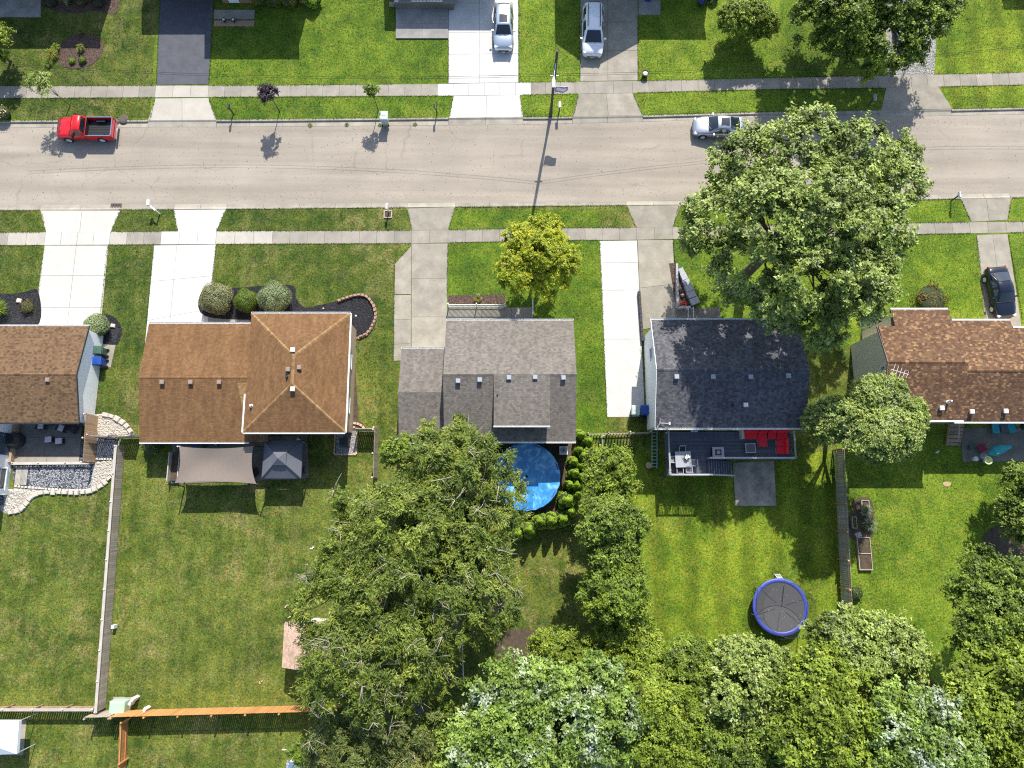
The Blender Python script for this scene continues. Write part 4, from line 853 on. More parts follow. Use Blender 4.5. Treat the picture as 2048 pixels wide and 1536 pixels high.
tree('purple_sapling', 'young purple-leaved tree on the far verge', 540, 191, 2.5, .75, .75, 1.05, 'leaf_purple', 44, 0.39, 0.11, 0.08, 5, 18, 5, 7, ST, trunk_r=.04, twigs=12)
tree('street_sapling', 'slim bright green sapling on the far verge beside the pale bin', 745, 186, 2.6, .5, .5, 1.15, 'leaf_bright', 30, 0.35, 0.10, 0.07, 5, 17, 4, 8, ST, trunk_r=.035, twigs=10)
tree('garden_tree', 'leafy tree cut by the left edge near the top', -14, 92, 2.2, 1.9, 1.9, 1.9, 'leaf_mix', 120, 0.54, 0.13, 0.09, 6, 18, 6, 9, ST, trunk_r=.12)
tree('round_tree', 'dense round-crowned tree between the two rightmost houses', 1722, 838, 5.6, 3.7, 3.3, 3.9, 'leaf_maple', 950, 0.59, 0.12, 0.09, 7, 23, 13, 12, ST, trunk_r=.2, depth=.2)
# locust grove
kw = dict(ntw=8, nlf=25, aspect=True, bare=16, flat=.4, bark='bark', twigs=60, group=LB)
tree('locust_tree', 'feathery locust hiding the left side of the blue pool', 936, 985, 8.0, 4.4, 5.3, 3.4, 'leaf_locust', 270, .85, .18, .07, lobes=16, seed=41, **kw)
tree('locust_tree', 'feathery locust reaching over the rear of the grey house', 905, 895, 6.5, 2.5, 2.3, 2.4, 'leaf_locust', 90, .75, .18, .07, lobes=16, seed=42, ntw=8, nlf=25, aspect=True, bare=5, flat=.4, twigs=25, group=LB)
tree('locust_tree', 'largest feathery locust in the middle of the grove', 795, 1090, 8.5, 5.9, 5.4, 3.6, 'leaf_locust', 328, .9, .18, .07, lobes=16, seed=43, **kw)
tree('locust_tree', 'feathery locust with many bare pale twigs overhanging the shingled shed', 733, 1268, 8.0, 5.5, 5.0, 3.4, 'leaf_locust', 287, .9, .18, .07, lobes=16, seed=44, ntw=8, nlf=24, aspect=True, bare=40, flat=.4, twigs=60, group=LB)
tree('locust_tree', 'feathery locust on the right side of the grove below the pool', 945, 1160, 7.5, 4.2, 4.6, 3.2, 'leaf_locust', 221, .85, .18, .07, lobes=16, seed=45, **kw)
tree('locust_tree', 'dull olive locust behind the orange fence at the bottom', 760, 1482, 6.0, 5.4, 4.0, 3.4, 'leaf_locust_dark', 270, .8, .18, .07, lobes=16, seed=46, **kw)
tree('locust_tree', 'thin locust with pale branches above the dark trailer', 850, 1340, 6.5, 2.8, 2.7, 2.2, 'leaf_locust', 77, .8, .18, .07, lobes=16, seed=47, ntw=6, nlf=11, aspect=True, bare=18, flat=.4, twigs=30, group=LB)
tree('hackberry_tree', 'small bright tree growing at the back corner of the grey house', 800, 905, 3.5, 1.2, 1.4, 1.6, 'leaf_bright', 60, 0.54, 0.13, 0.09, 6, 18, 5, 48, LB, trunk_r=.08)
# column between yards
tree('column_tree', 'upper narrow leafy tree in the strip right of the pool', 1218, 965, 3.6, 1.9, 2.5, 2.6, 'leaf_mix', 170, 0.59, 0.14, 0.09, 6, 20, 7, 51, LB, trunk_r=.12)
tree('column_tree', 'glossy dense tree in the strip right of the arborvitae', 1213, 1062, 4.6, 2.75, 2.7, 3.4, 'leaf_dark', 300, 0.65, 0.14, 0.10, 6, 21, 9, 52, LB, trunk_r=.16)
tree('column_tree', 'glossy dense tree just below the first one in the side strip', 1218, 1170, 4.6, 2.3, 2.8, 3.3, 'leaf_bright', 260, 0.65, 0.14, 0.10, 6, 21, 9, 53, LB, trunk_r=.16)
tree('hedge_tree', 'yellow-green bushy tree at the foot of the side strip', 1255, 1282, 3.4, 3.0, 2.4, 2.4, 'leaf_mix', 240, 0.65, 0.14, 0.09, 6, 20, 8, 54, LB, trunk_r=.12)
tree('hedge_tree', 'low bushy tree beside the garden patch below the arborvitae', 1130, 1310, 3.4, 2.7, 2.2, 2.4, 'leaf_mix', 210, 0.65, 0.14, 0.09, 6, 20, 8, 55, LB, trunk_r=.12)
# back belt
tree('silver_maple_tree', 'maple with white leaf undersides flashing at the bottom centre', 1030, 1440, 8.5, 4.8, 4.4, 4.0, 'leaf_silver', 420, 0.86, 0.17, 0.12, 7, 20, 22, 61, LB, trunk_r=.3, depth=.4)
tree('silver_maple_tree', 'green and white maple right of the bottom centre one', 1165, 1405, 8.0, 4.0, 4.0, 3.8, 'leaf_silver', 340, 0.81, 0.17, 0.12, 7, 20, 19, 62, LB, trunk_r=.28, depth=.4)
tree('backyard_tree', 'fine yellow-green tree in the middle of the back belt', 1310, 1440, 6.2, 3.9, 4.2, 3.2, 'leaf_mix', 360, 0.70, 0.14, 0.09, 7, 20, 19, 63, LB, trunk_r=.2)
tree('backyard_tree', 'dark green tree directly below the striped lawn', 1385, 1345, 5.0, 2.8, 2.3, 2.8, 'leaf_dark', 240, 0.65, 0.14, 0.09, 6, 20, 15, 64, LB, trunk_r=.16)
tree('backyard_tree', 'leafy tree touching the bottom of the trampoline', 1500, 1375, 6.5, 3.9, 3.6, 3.4, 'leaf_maple', 370, 0.76, 0.15, 0.11, 7, 20, 19, 65, LB, trunk_r=.22, depth=.4)
tree('backyard_tree', 'dim green tree at the bottom edge below the trampoline', 1480, 1510, 6.5, 3.7, 2.9, 3.2, 'leaf_dark', 290, 0.76, 0.15, 0.11, 6, 20, 17, 66, LB, trunk_r=.22, depth=.45)
tree('backyard_tree', 'bushy tree at the lower end of the weathered fence', 1720, 1300, 6.0, 4.4, 3.4, 3.2, 'leaf_maple', 380, 0.76, 0.15, 0.11, 7, 20, 19, 67, LB, trunk_r=.22, depth=.4)
tree('backyard_tree', 'spreading tree in the lower right belt with yellow tips', 1640, 1430, 8.0, 4.4, 4.2, 3.8, 'leaf_mix', 400, 0.86, 0.17, 0.12, 7, 20, 20, 68, LB, trunk_r=.28, depth=.45)
tree('silver_maple_tree', 'pale-leaved maple at the bottom edge toward the right', 1820, 1480, 8.5, 4.8, 4.4, 4.0, 'leaf_silver', 400, 0.86, 0.17, 0.12, 7, 20, 20, 69, LB, trunk_r=.3, depth=.42)
tree('backyard_tree', 'bright green tree at the bottom right corner', 1985, 1420, 8.0, 4.6, 4.6, 4.0, 'leaf_mix', 400, 0.86, 0.17, 0.12, 7, 20, 20, 70, LB, trunk_r=.28, depth=.45)
tree('backyard_tree', 'dark shady tree on the right edge above the corner tree', 1975, 1215, 6.0, 4.0, 4.6, 3.6, 'leaf_dark', 420, 0.81, 0.16, 0.11, 7, 20, 20, 71, LB, trunk_r=.2, depth=.45, lean=(2.4, -1.0))
tree('backyard_tree', 'tree cut by the right edge beside the bare soil patch', 2050, 1010, 3.0, 2.2, 3.2, 2.6, 'leaf_dark', 260, 0.70, 0.14, 0.10, 6, 20, 15, 72, LB, trunk_r=.18)
tree('backyard_tree', 'tree filling the gap above the bottom edge right of centre', 1600, 1540, 7.0, 3.4, 3.2, 3.2, 'leaf_dark', 240, 0.81, 0.16, 0.11, 6, 20, 15, 73, LB, trunk_r=.2)
tree('backyard_tree', 'green tree at the bottom edge left of the white-leaved maple', 900, 1500, 5.0, 3.2, 3.4, 2.6, 'leaf_dark', 230, 0.76, 0.16, 0.11, 6, 20, 15, 74, LB, trunk_r=.2)
tree('hedge_tree', 'leafy bush on the bottom edge next to the white shed roof', 640, 1500, 2.2, 2.0, 1.8, 1.7, 'leaf_bright', 110, 0.54, 0.13, 0.09, 6, 18, 6, 75, LB, trunk_r=.08)
# clipped shrubs
shrub('globe_shrub', 'clipped globe shrub with browned top beside the white driveway', 442, 603, 1.42, 1.9, 'leaf_globe_brown', 7000, .075, 81, 'clipped globe shrubs before the brown house')
shrub('globe_shrub', 'clipped bright green globe shrub between two grey-green ones', 499, 606, 1.05, 1.5, 'leaf_bright', 5000, .07, 82, 'clipped globe shrubs before the brown house')
shrub('globe_shrub', 'clipped smooth grey-green globe shrub at the right of the trio', 556, 602, 1.45, 1.9, 'leaf_globe', 7500, .07, 83, 'clipped globe shrubs before the brown house')
shrub('globe_shrub', 'clipped green globe shrub at the corner of the tan-roofed house', 203, 655, 1.05, 1.4, 'leaf_globe', 5000, .075, 84)
ORD = 'first second third fourth fifth sixth seventh eighth ninth tenth eleventh twelfth'.split()
ARB = [(1158, 868, .52), (1172, 880, .5), (1157, 897, .46), (1172, 902, .4), (1163, 908, .45), (1146, 920, .52), (1158, 928, .42), (1146, 942, .55), (1160, 948, .4), (1150, 965, .6), (1138, 965, .45), (1152, 985, .42), (1131, 996, .75), (1139, 1018, .45), (1122, 1032, .6), (1100, 1035, .62), (1078, 1036, .6), (1056, 1052, .62), (1036, 1060, .45)]
for i, (a, b, r_) in enumerate(ARB):
    shrub('arborvitae', ('bright green clipped arborvitae in the column right of the pool, %s from the house' % ORD[i] if i < 12 else 'bright green clipped arborvitae in the row below the pool, %s from the right' % ORD[i-12]), a, b+6, r_*1.28, 2.7 if i > 11 else 2.0+.3*math.sin(i*2), 'leaf_arbor', int(5200*r_+1200), .085, 100+i, 'arborvitae round the pool', 'arborvitae', 'cone', rough=.1)
shrub('rust_shrub', 'brownish red mound shrub before the rightmost house', 1858, 600, 1.35, .75, 'leaf_rust', 2600, .16, 90, rough=.3)
shrub('rust_shrub', 'small brown-leaved shrub in the black mulch beside the left driveway', 58, 615, .6, .6, 'leaf_rust', 900, .11, 91, rough=.2)
tuft('ornamental_grass', 'fountain of green ornamental grass in black mulch at the left edge', 4, 622, 1.1, 1.1, 'leaf_bright', 700)
shrub('hedge_shrub', 'yellow-green mound shrub at the top edge, leftmost of the hedge', 522, 2, .85, 1.2, 'leaf_hedge', 1700, .12, 92, 'hedge at the top edge', rough=.1)
shrub('hedge_shrub', 'yellow-green mound shrub in the middle of the top edge hedge', 553, 6, .85, 1.2, 'leaf_hedge', 1700, .12, 93, 'hedge at the top edge', rough=.1)
shrub('hedge_shrub', 'yellow-green mound shrub right of the middle in the top edge hedge', 585, 8, .85, 1.2, 'leaf_hedge', 1700, .12, 94, 'hedge at the top edge', rough=.1)
shrub('hedge_shrub', 'dark green mound shrub ending the top edge hedge', 628, 8, .9, 1.3, 'leaf_arbor', 1800, .12, 95, 'hedge at the top edge', rough=.1)
flowers('flower_bush', 'pink and yellow flowering bush cut by the left edge beside the kerb', 10, 232, .8, .9, 'leaf_hedge', 'block_pink', 5)
tuft('daylily', 'orange-green daylily clump in the island mulch bed', 165, 100, .55, .55, 'leaf_hedge', 130); tuft('daylily', 'upper orange daylily clump in the island mulch bed', 165, 68, .45, .5, 'leaf_rust', 90)
shrub('mound_plant', 'lime green mound in the island mulch bed, right one of two', 167, 123, .36, .42, 'leaf_bright', 420, .1, 96); shrub('mound_plant', 'small dark green mound in the island bed, left one of two', 146, 124, .3, .35, 'leaf_arbor', 320, .09, 97)
tuft('meadow_plant', 'sprawling yellow-green grass at the left end of the island bed', 108, 112, .8, .55, 'leaf_hedge', 320); tuft('meadow_plant', 'green leafy clump above the yellow grass in the island bed', 116, 98, .55, .5, 'leaf_bright', 160); tuft('meadow_plant', 'low green plant spilling from the island bed onto the lawn', 100, 128, .6, .35, 'leaf_bright', 160)
for i, (a, b, m_) in enumerate([(105, 8, 'leaf_purple'), (135, 3, 'leaf_globe'), (165, 6, 'leaf_rust'), (200, 8, 'leaf_purple')]): shrub('bed_shrub', ['dark purple shrub at the left end of the top left bed', 'grey-green shrub second from the left in the top left bed', 'rusty shrub third from the left in the top left bed', 'dark purple shrub at the right end of the top left bed'][i], a, b, .6, .6, m_, 700, .11, 200+i, 'shrubs in the top left bed', rough=.2)
tuft('flower_plant', 'yellow-green plant in the brown mulch before the white picket fence', 956, 598, .5, .5, 'leaf_hedge', 150)
flowers('red_flower', 'red flowering plant in the stone planter by the black-roofed house', 1366, 611, .3, .4, 'leaf_bright', 'red_petal', 8, 200, 22)
tuft('agave', 'pale blue-green spiky plant at the corner of the shade sail planter', 346, 956, .55, .5, 'leaf_agave', 40, w=.06)
tuft('fennel_plant', 'wispy green garden plant in the upper raised bed', 1727, 1022, .7, .7, 'leaf_globe', 260, w=.015); tuft('fennel_plant', 'wispy green garden plant beside the small raised box', 1735, 1048, .8, .8, 'leaf_globe', 260, w=.015); tuft('fennel_plant', 'small herb in the lower raised bed', 1733, 1088, .35, .3, 'leaf_bright', 60, w=.02)
shrub('bush', 'dark green bush in the shade behind the brown house', 310, 893, .9, 1.0, 'leaf_dark', 900, .13, 98, rough=.25)
shrub('fern_bush', 'bushy plant at the bottom of the pool beside the arborvitae', 1020, 1040, .7, .9, 'leaf_dark', 800, .12, 99, rough=.25)
shrub('weed_bush', 'leafy weeds growing at the lower end of the weathered fence', 1708, 1185, .6, .7, 'leaf_dark', 600, .12, 130, rough=.25)
for i, (a, b) in enumerate([(620, 249), (693, 248), (760, 249), (830, 247)]): tuft('kerb_weed', 'weeds growing in the far kerb gutter, %s clump from the left' % ORD[i], a, b, .3, .08, 'leaf_locust_dark', 60, 'weeds in the gutter', z0=-.1)
# lawn blades
grass_field('grass', 'lawn_lush', [(418, -10), (896, -10), (896, 165), (418, 168)], 26)
grass_field('grass', 'lawn_warm', [(0, 36), (300, 36), (310, 168), (0, 168)], 26)
grass_field('grass', 'lawn_clover', [(1040, -10), (1157, -10), (1157, 162), (1040, 162)], 26); grass_field('grass', 'lawn_clover', [(1278, 32), (1770, 10), (1770, 152), (1278, 160)], 26); grass_field('grass', 'lawn_striped', [(1876, -10), (2060, -10), (2060, 143), (1876, 149)], 26)
for m_, q_ in (('lawn_warm', [(0, 198), (308, 198), (296, 238), (0, 239)]), ('lawn_lush', [(420, 196), (904, 193), (897, 233), (433, 236)]), ('lawn_clover', [(1043, 191), (1154, 190), (1145, 231), (1048, 232)]), ('lawn_clover', [(1268, 187), (1768, 178), (1762, 218), (1288, 229)]), ('lawn_striped', [(1878, 173), (2060, 171), (2060, 212), (1905, 215)]),
               ('lawn_warm', [(0, 424), (82, 424), (92, 463), (0, 463)]), ('lawn_warm', [(238, 424), (347, 423), (354, 463), (224, 463)]), ('lawn_warm', [(452, 422), (816, 420), (823, 459), (436, 461)]), ('lawn_lush', [(908, 417), (1254, 414), (1270, 453), (900, 458)]), ('lawn_clover', [(1362, 412), (1920, 402), (1940, 442), (1348, 453)]),
               ('lawn_warm', [(0, 493), (86, 493), (74, 582), (0, 586)]), ('lawn_warm', [(218, 493), (305, 493), (270, 760), (276, 868), (205, 825), (232, 740), (244, 660), (204, 626)]), ('lawn_warm', [(433, 490), (820, 489), (788, 528), (786, 724), (796, 880), (730, 850), (706, 690), (750, 665), (755, 610), (730, 588), (610, 612), (592, 570), (430, 570)]),
               ('lawn_lush', [(898, 489), (1198, 484), (1212, 836), (1288, 836), (1290, 866), (1165, 866), (1160, 640), (1067, 612), (897, 588)]), ('lawn_clover', [(1348, 482), (1950, 472), (1972, 640), (1760, 660), (1400, 600)]),
               ('lawn_olive', [(252, 895), (345, 890), (345, 968), (620, 960), (740, 910), (745, 960), (640, 1100), (620, 1250), (560, 1250), (560, 1340), (690, 1400), (225, 1415)]), ('lawn_olive', [(0, 1026), (60, 1005), (180, 985), (232, 935), (205, 1408), (0, 1410)]), ('lawn_olive', [(1030, 1060), (1150, 1030), (1160, 1260), (1020, 1260)]),
               ('lawn_olive', [(50, 1440), (230, 1440), (225, 1540), (40, 1540)]), ('lawn_olive', [(262, 1436), (700, 1425), (600, 1540), (262, 1540)]), ('lawn_striped', [(1290, 900), (1330, 960), (1465, 960), (1468, 1016), (1556, 1014), (1552, 925), (1665, 920), (1680, 1300), (1290, 1290)]), ('lawn_clover', [(1694, 925), (1920, 925), (2040, 930), (1980, 1060), (1900, 1200), (1880, 1260), (1710, 1250)])):
    grass_field('grass', m_, q_, 26)

# ragged grass along the edges of pavements, kerbs and drives
def fringe(segs, mat, dens=46, h=(.05, .12)):
    Q = []
    for a, b in segs:
        a, b = np.array(a[:2]), np.array(b[:2]); n = max(1, int(np.linalg.norm(b-a)*dens)); Q.append(a+(b-a)*rng.random((n, 1))+rng.normal(0, .022, (n, 2)))
    q = np.concatenate(Q); n = len(q); az = rng.uniform(0, 6.283, n); ht = rng.uniform(*h, n); ln = rng.uniform(.4, 1.1, n)*ht; w = rng.uniform(.014, .03, n); c_, s_ = np.cos(az), np.sin(az); z0 = np.full(n, .006)
    V = np.stack([np.stack([q[:, 0]-s_*w, q[:, 1]+c_*w, z0], 1), np.stack([q[:, 0]+s_*w, q[:, 1]-c_*w, z0], 1), np.stack([q[:, 0]+c_*ln, q[:, 1]+s_*ln, ht], 1)], 1)
    link('grass', npmesh('grass', V.reshape(-1, 3), np.arange(n*3).reshape(-1, 3)), mat, kind='stuff')
def along(f, px, drops, x0=-47, x1=47):
    D = [(g(a, px).x, g(b, px).x) for a, b in drops]; out = []
    for x in np.arange(x0, x1, .5):
        if not any(a-.05 < x+.25 < b+.05 for a, b in D): out.append(((x, f(x)), (x+.5, f(x+.5))))
    return out
DTW = [(313, 418), (790, 1038), (1158, 1277), (1772, 1872)]; DBW = [(88, 222), (306, 433), (822, 897), (1199, 1347), (1942, 2016)]
fringe(along(ST1, 165, DTW)+along(ST0, 190, [(306, 420), (905, 1045), (1152, 1270), (1768, 1880)])+along(KT, 236, DT), 'lawn_lush')
fringe(along(SB1, 462, [(88, 226), (320, 436), (820, 900), (1268, 1350), (1938, 2018)])+along(SB0, 487, DBW)+along(KB, 416, DB), 'lawn_warm')
ed = [((313, 170), (320, 0)), ((418, 168), (428, 0)), ((897, 165), (897, 80)), ((1038, 165), (1037, 0)), ((1160, 162), (1160, 0)), ((1276, 160), (1275, 34)), ((89, 493), (70, 645)), ((216, 493), (200, 645)), ((308, 493), (293, 650)), ((432, 491), (418, 620)), ((896, 489), (894, 590)), ((822, 490), (790, 528)), ((789, 530), (787, 720)), ((1200, 484), (1214, 834)), ((1346, 484), (1350, 530)), ((1953, 472), (1972, 640)), ((2016, 470), (2045, 640)), ((300, 240), (311, 198)), ((431, 238), (418, 198)), ((899, 234), (907, 194)), ((1044, 232), (1040, 192)), ((1147, 232), (1157, 190)), ((1284, 229), (1266, 188)), ((84, 423), (92, 464)), ((239, 423), (222, 464)), ((349, 422), (356, 463)), ((450, 421), (433, 462)), ((816, 419), (824, 460)), ((909, 416), (897, 459)), ((1255, 414), (1272, 454)), ((1358, 412), (1346, 454)), ((1922, 400), (1942, 443)), ((2022, 398), (2015, 439)), ((1465, 928), (1470, 1012)), ((1470, 1013), (1552, 1012)), ((1549, 924), (1553, 1011))]
fringe([(g(*a), g(*b)) for a, b in ed], 'lawn_lush')
# ---------------------------------------------------------------- vehicles (local: +x forward, origin on the ground at the middle)
def patch(P00, P10, P11, P01, n=6, m=4, bulge=0.0, nrm=(0, 0, 1)):
    n_ = Vector(nrm); rows = []
    for j in range(m+1):
        v = j/m; row = []
        for i in range(n+1):
            u = i/n; p = Vector(P00).lerp(Vector(P10), u).lerp(Vector(P01).lerp(Vector(P11), u), v)
            row.append(p+n_*bulge*(1-(2*u-1)**2))
        rows.append(row)
    return rows
def body_loft(st, W):
    """st: (x, width factor, z low, z shoulder, z centre)"""
    rings = []
    for x, wf, zl, zs, zc in st:
        w = W/2*wf
        half = [(w*.80, zl), (w*.97, zl+.07), (w, zl+(zs-zl)*.45), (w*.985, zs-.10), (w*.93, zs-.015), (w*.72, zs+(zc-zs)*.7), (w*.35, zc-.005)]
        rings.append([(x, y, z) for y, z in half]+[(x, 0, zc)]+[(x, -y, z) for y, z in reversed(half)])
    return rings
def wheels(o, xs, W, r=.33, wd=.22):
    for x in xs:
        for s_ in (-1, 1):
            y = s_*(W/2-wd/2+.012); m = MB().cyl((x, y-wd/2, r), r, wd, 20, ax='Y'); w_ = m.build('wheel', 'rubber', o)
            yo = y+s_*wd/2; rim = MB().cyl((x, yo-.004 if s_ > 0 else yo-.012, r), r*.62, .016, 16, ax='Y')
            rim.build('rim', 'galvanised', w_)
            arch = MB(); A = [math.pi*k/12 for k in range(13)]; R1, R2 = r*1.22, r*1.06
            arch.loft([[(x+R1*math.cos(a), s_*(W/2+.008), r*.95+R1*math.sin(a)), (x+R2*math.cos(a), s_*(W/2+.008), r*.95+R2*math.sin(a)), (x+R2*math.cos(a), s_*(W/2-.06), r*.95+R2*math.sin(a)), (x+R1*math.cos(a), s_*(W/2-.06), r*.95+R1*math.sin(a))] for a in A]); arch.build('wheel_arch', 'black_plastic', o)
def sedan(name, label, loc, rz, paintm, L=4.7, W=1.82, kind='sedan', sunroof=False, rails=False, cat='car'):
    o = thing(name, label, cat, loc, rz, group='parked cars'); h = L/2
    if kind == 'sedan':
        Ht, belt = 1.44, .93; cowl, rf, rr, rb = h-1.35, h-2.1, -h+1.55, -h+.62
        st = [(h, .58, .30, .52, .55), (h-.08, .78, .22, .64, .67), (h-.3, .91, .2, .73, .77), (h-.8, .985, .2, .82, .88), (cowl, 1, .2, belt-.03, belt+.03), (0, 1, .2, belt, belt+.02), (rb, .99, .2, belt+.03, belt+.08), (-h+.25, .95, .22, belt+.01, belt+.06), (-h+.06, .86, .25, belt-.1, belt-.04), (-h, .72, .32, .6, .62)]
    elif kind == 'suv':
        Ht, belt = 1.66, 1.05; cowl, rf, rr, rb = h-1.25, h-1.9, -h+.62, -h+.12
        st = [(h, .62, .34, .66, .68), (h-.08, .82, .26, .78, .82), (h-.3, .93, .24, .88, .93), (h-.8, .99, .24, .96, 1.03), (cowl, 1, .24, belt-.02, belt+.05), (0, 1, .24, belt, belt+.02), (-h+.5, .99, .24, belt+.02, belt+.04), (-h+.12, .95, .26, belt, belt+.03), (-h, .84, .34, .8, .82)]
    else:
        Ht, belt = 1.76, 1.08; cowl, rf, rr, rb = h-1.0, h-1.85, -h+.4, -h+.08
        st = [(h, .6, .34, .66, .69), (h-.08, .82, .26, .78, .83), (h-.3, .94, .22, .88, .95), (h-.7, .99, .22, .98, 1.07), (cowl, 1, .22, belt-.02, belt+.06), (0, 1, .22, belt, belt+.02), (-h+.5, .99, .24, belt+.02, belt+.04), (-h+.1, .96, .26, belt, belt+.03), (-h, .86, .34, .8, .82)]
    MB().loft(body_loft(st, W)).build('body', paintm, o, smooth=True)
    wb, wr = W/2*.93, W/2*.70
    def ring(x, z, w, c): return [(x, wb, belt-.05), (x, (wb*.55+w*.45), belt+(z-belt)*.5), (x, w, z-.07), (x, w*.86, z-.015), (x, w*.4, z+c*.8), (x, 0, z+c), (x, -w*.4, z+c*.8), (x, -w*.86, z-.015), (x, -w, z-.07), (x, -(wb*.55+w*.45), belt+(z-belt)*.5), (x, -wb, belt-.05)]
    zz = [(cowl+.05, belt+.02, wb*.96, .03), (cowl-.03+.0, belt+.07, wb*.93, .03), (rf+.1, Ht-.05, wr*1.02, .02), (rf-.1, Ht-.005, wr, .025), ((rf+rr)/2, Ht+.02, wr*1.01, .03), (rr+.1, Ht-.02, wr*.98, .02), (rr-.08, Ht-.06, wr*.96, .02), (rb, belt+.09, wb*.9, .02), (rb-.06, belt+.03, wb*.9, .02)]
    MB().loft([ring(*q) for q in zz]).build('cabin', paintm, o, smooth=True)
    e = .022
    MB().grid(patch((cowl+.02, -wb*.84, belt+.07), (cowl+.02, wb*.84, belt+.07), (rf+.06, wr*.86, Ht-.02), (rf+.06, -wr*.86, Ht-.02), 8, 4, .05, (.6, 0, .8))).build('windshield', 'glass_dark', o, smooth=True)
    MB().grid(patch((rb+.02, wb*.78, belt+.13), (rb+.02, -wb*.78, belt+.13), (rr-.02, -wr*.84, Ht-.015), (rr-.02, wr*.84, Ht-.015), 8, 4, .045, (-.6, 0, .8))).build('rear_window', 'glass_dark', o, smooth=True)
    for s_ in (-1, 1):
        xs = [(cowl-.30, rf-.12), None]; mid = (rf+rr)/2
        for (a0, a1, b0, b1) in ((cowl-.42, rf-.1, mid+.05, mid+.05), (mid-.05, mid-.05, rb+.62, rr+.18)):
            q = [(a0, s_*(wb+.004), belt+.035), (b0, s_*(wb+.004), belt+.035), (b1, s_*(wr+.028), Ht-.13), (a1, s_*(wr+.028), Ht-.13)]
            mq = [Vector(v) for v in q]; MB().grid(patch(*[tuple(v) for v in mq], 3, 3, .025, (0, s_, .2))).build('side_window', 'glass_dark', o, smooth=True)
        mir = MB().box((cowl-.38, s_*(W/2+.09), belt+.06), (.13, .2, .13)); mir.build('mirror', paintm, o)
        MB().box((h-.22, s_*W*.36, .66 if kind == 'sedan' else .82), (.22, .28, .11), rz=-s_*.5).build('headlight', 'lamp_clear', o); MB().box((-h+.07, s_*W*.38, .8 if kind == 'sedan' else 1.0), (.12, .24, .14), rz=s_*.4).build('taillight', 'lamp_red', o)
        for x in (mid+.02, ): MB().bx(x-.006, x+.006, s_*(W/2-.004), s_*(W/2+.003), .32, belt-.12).build('door_seam', 'black_plastic', o)
        for x in (mid+.25, mid-.75): MB().box((x, s_*(W/2+.012), belt-.16), (.17, .03, .03)).build('door_handle', paintm, o)
    MB().box((h-.01, 0, .46), (.06, W*.52, .13)).build('grille', 'black_plastic', o); MB().box((h+.0, 0, .36), (.04, .32, .11)).build('number_plate', 'white_trim', o)
    for s_ in (-.35, .12): MB().bar((cowl+.08, s_, belt+.085), (cowl-.12, s_+.45, belt+.20), .02, .015).build('wiper', 'black_plastic', o)
    if sunroof: MB().grid(patch((rf-.2, -.36, Ht+.045), (rf-.2, .36, Ht+.045), (rf-.95, .36, Ht+.05), (rf-.95, -.36, Ht+.05), 4, 2, .01)).build('sunroof', 'glass_dark', o, smooth=True)
    if rails:
        for s_ in (-1, 1): MB().bar((rf-.3, s_*wr*.82, Ht+.05), (rr+.15, s_*wr*.82, Ht+.04), .06, .05).build('roof_rail', 'black_plastic', o)
    wheels(o, (h-.92, -h+.95), W, .33 if kind == 'sedan' else .36); return o
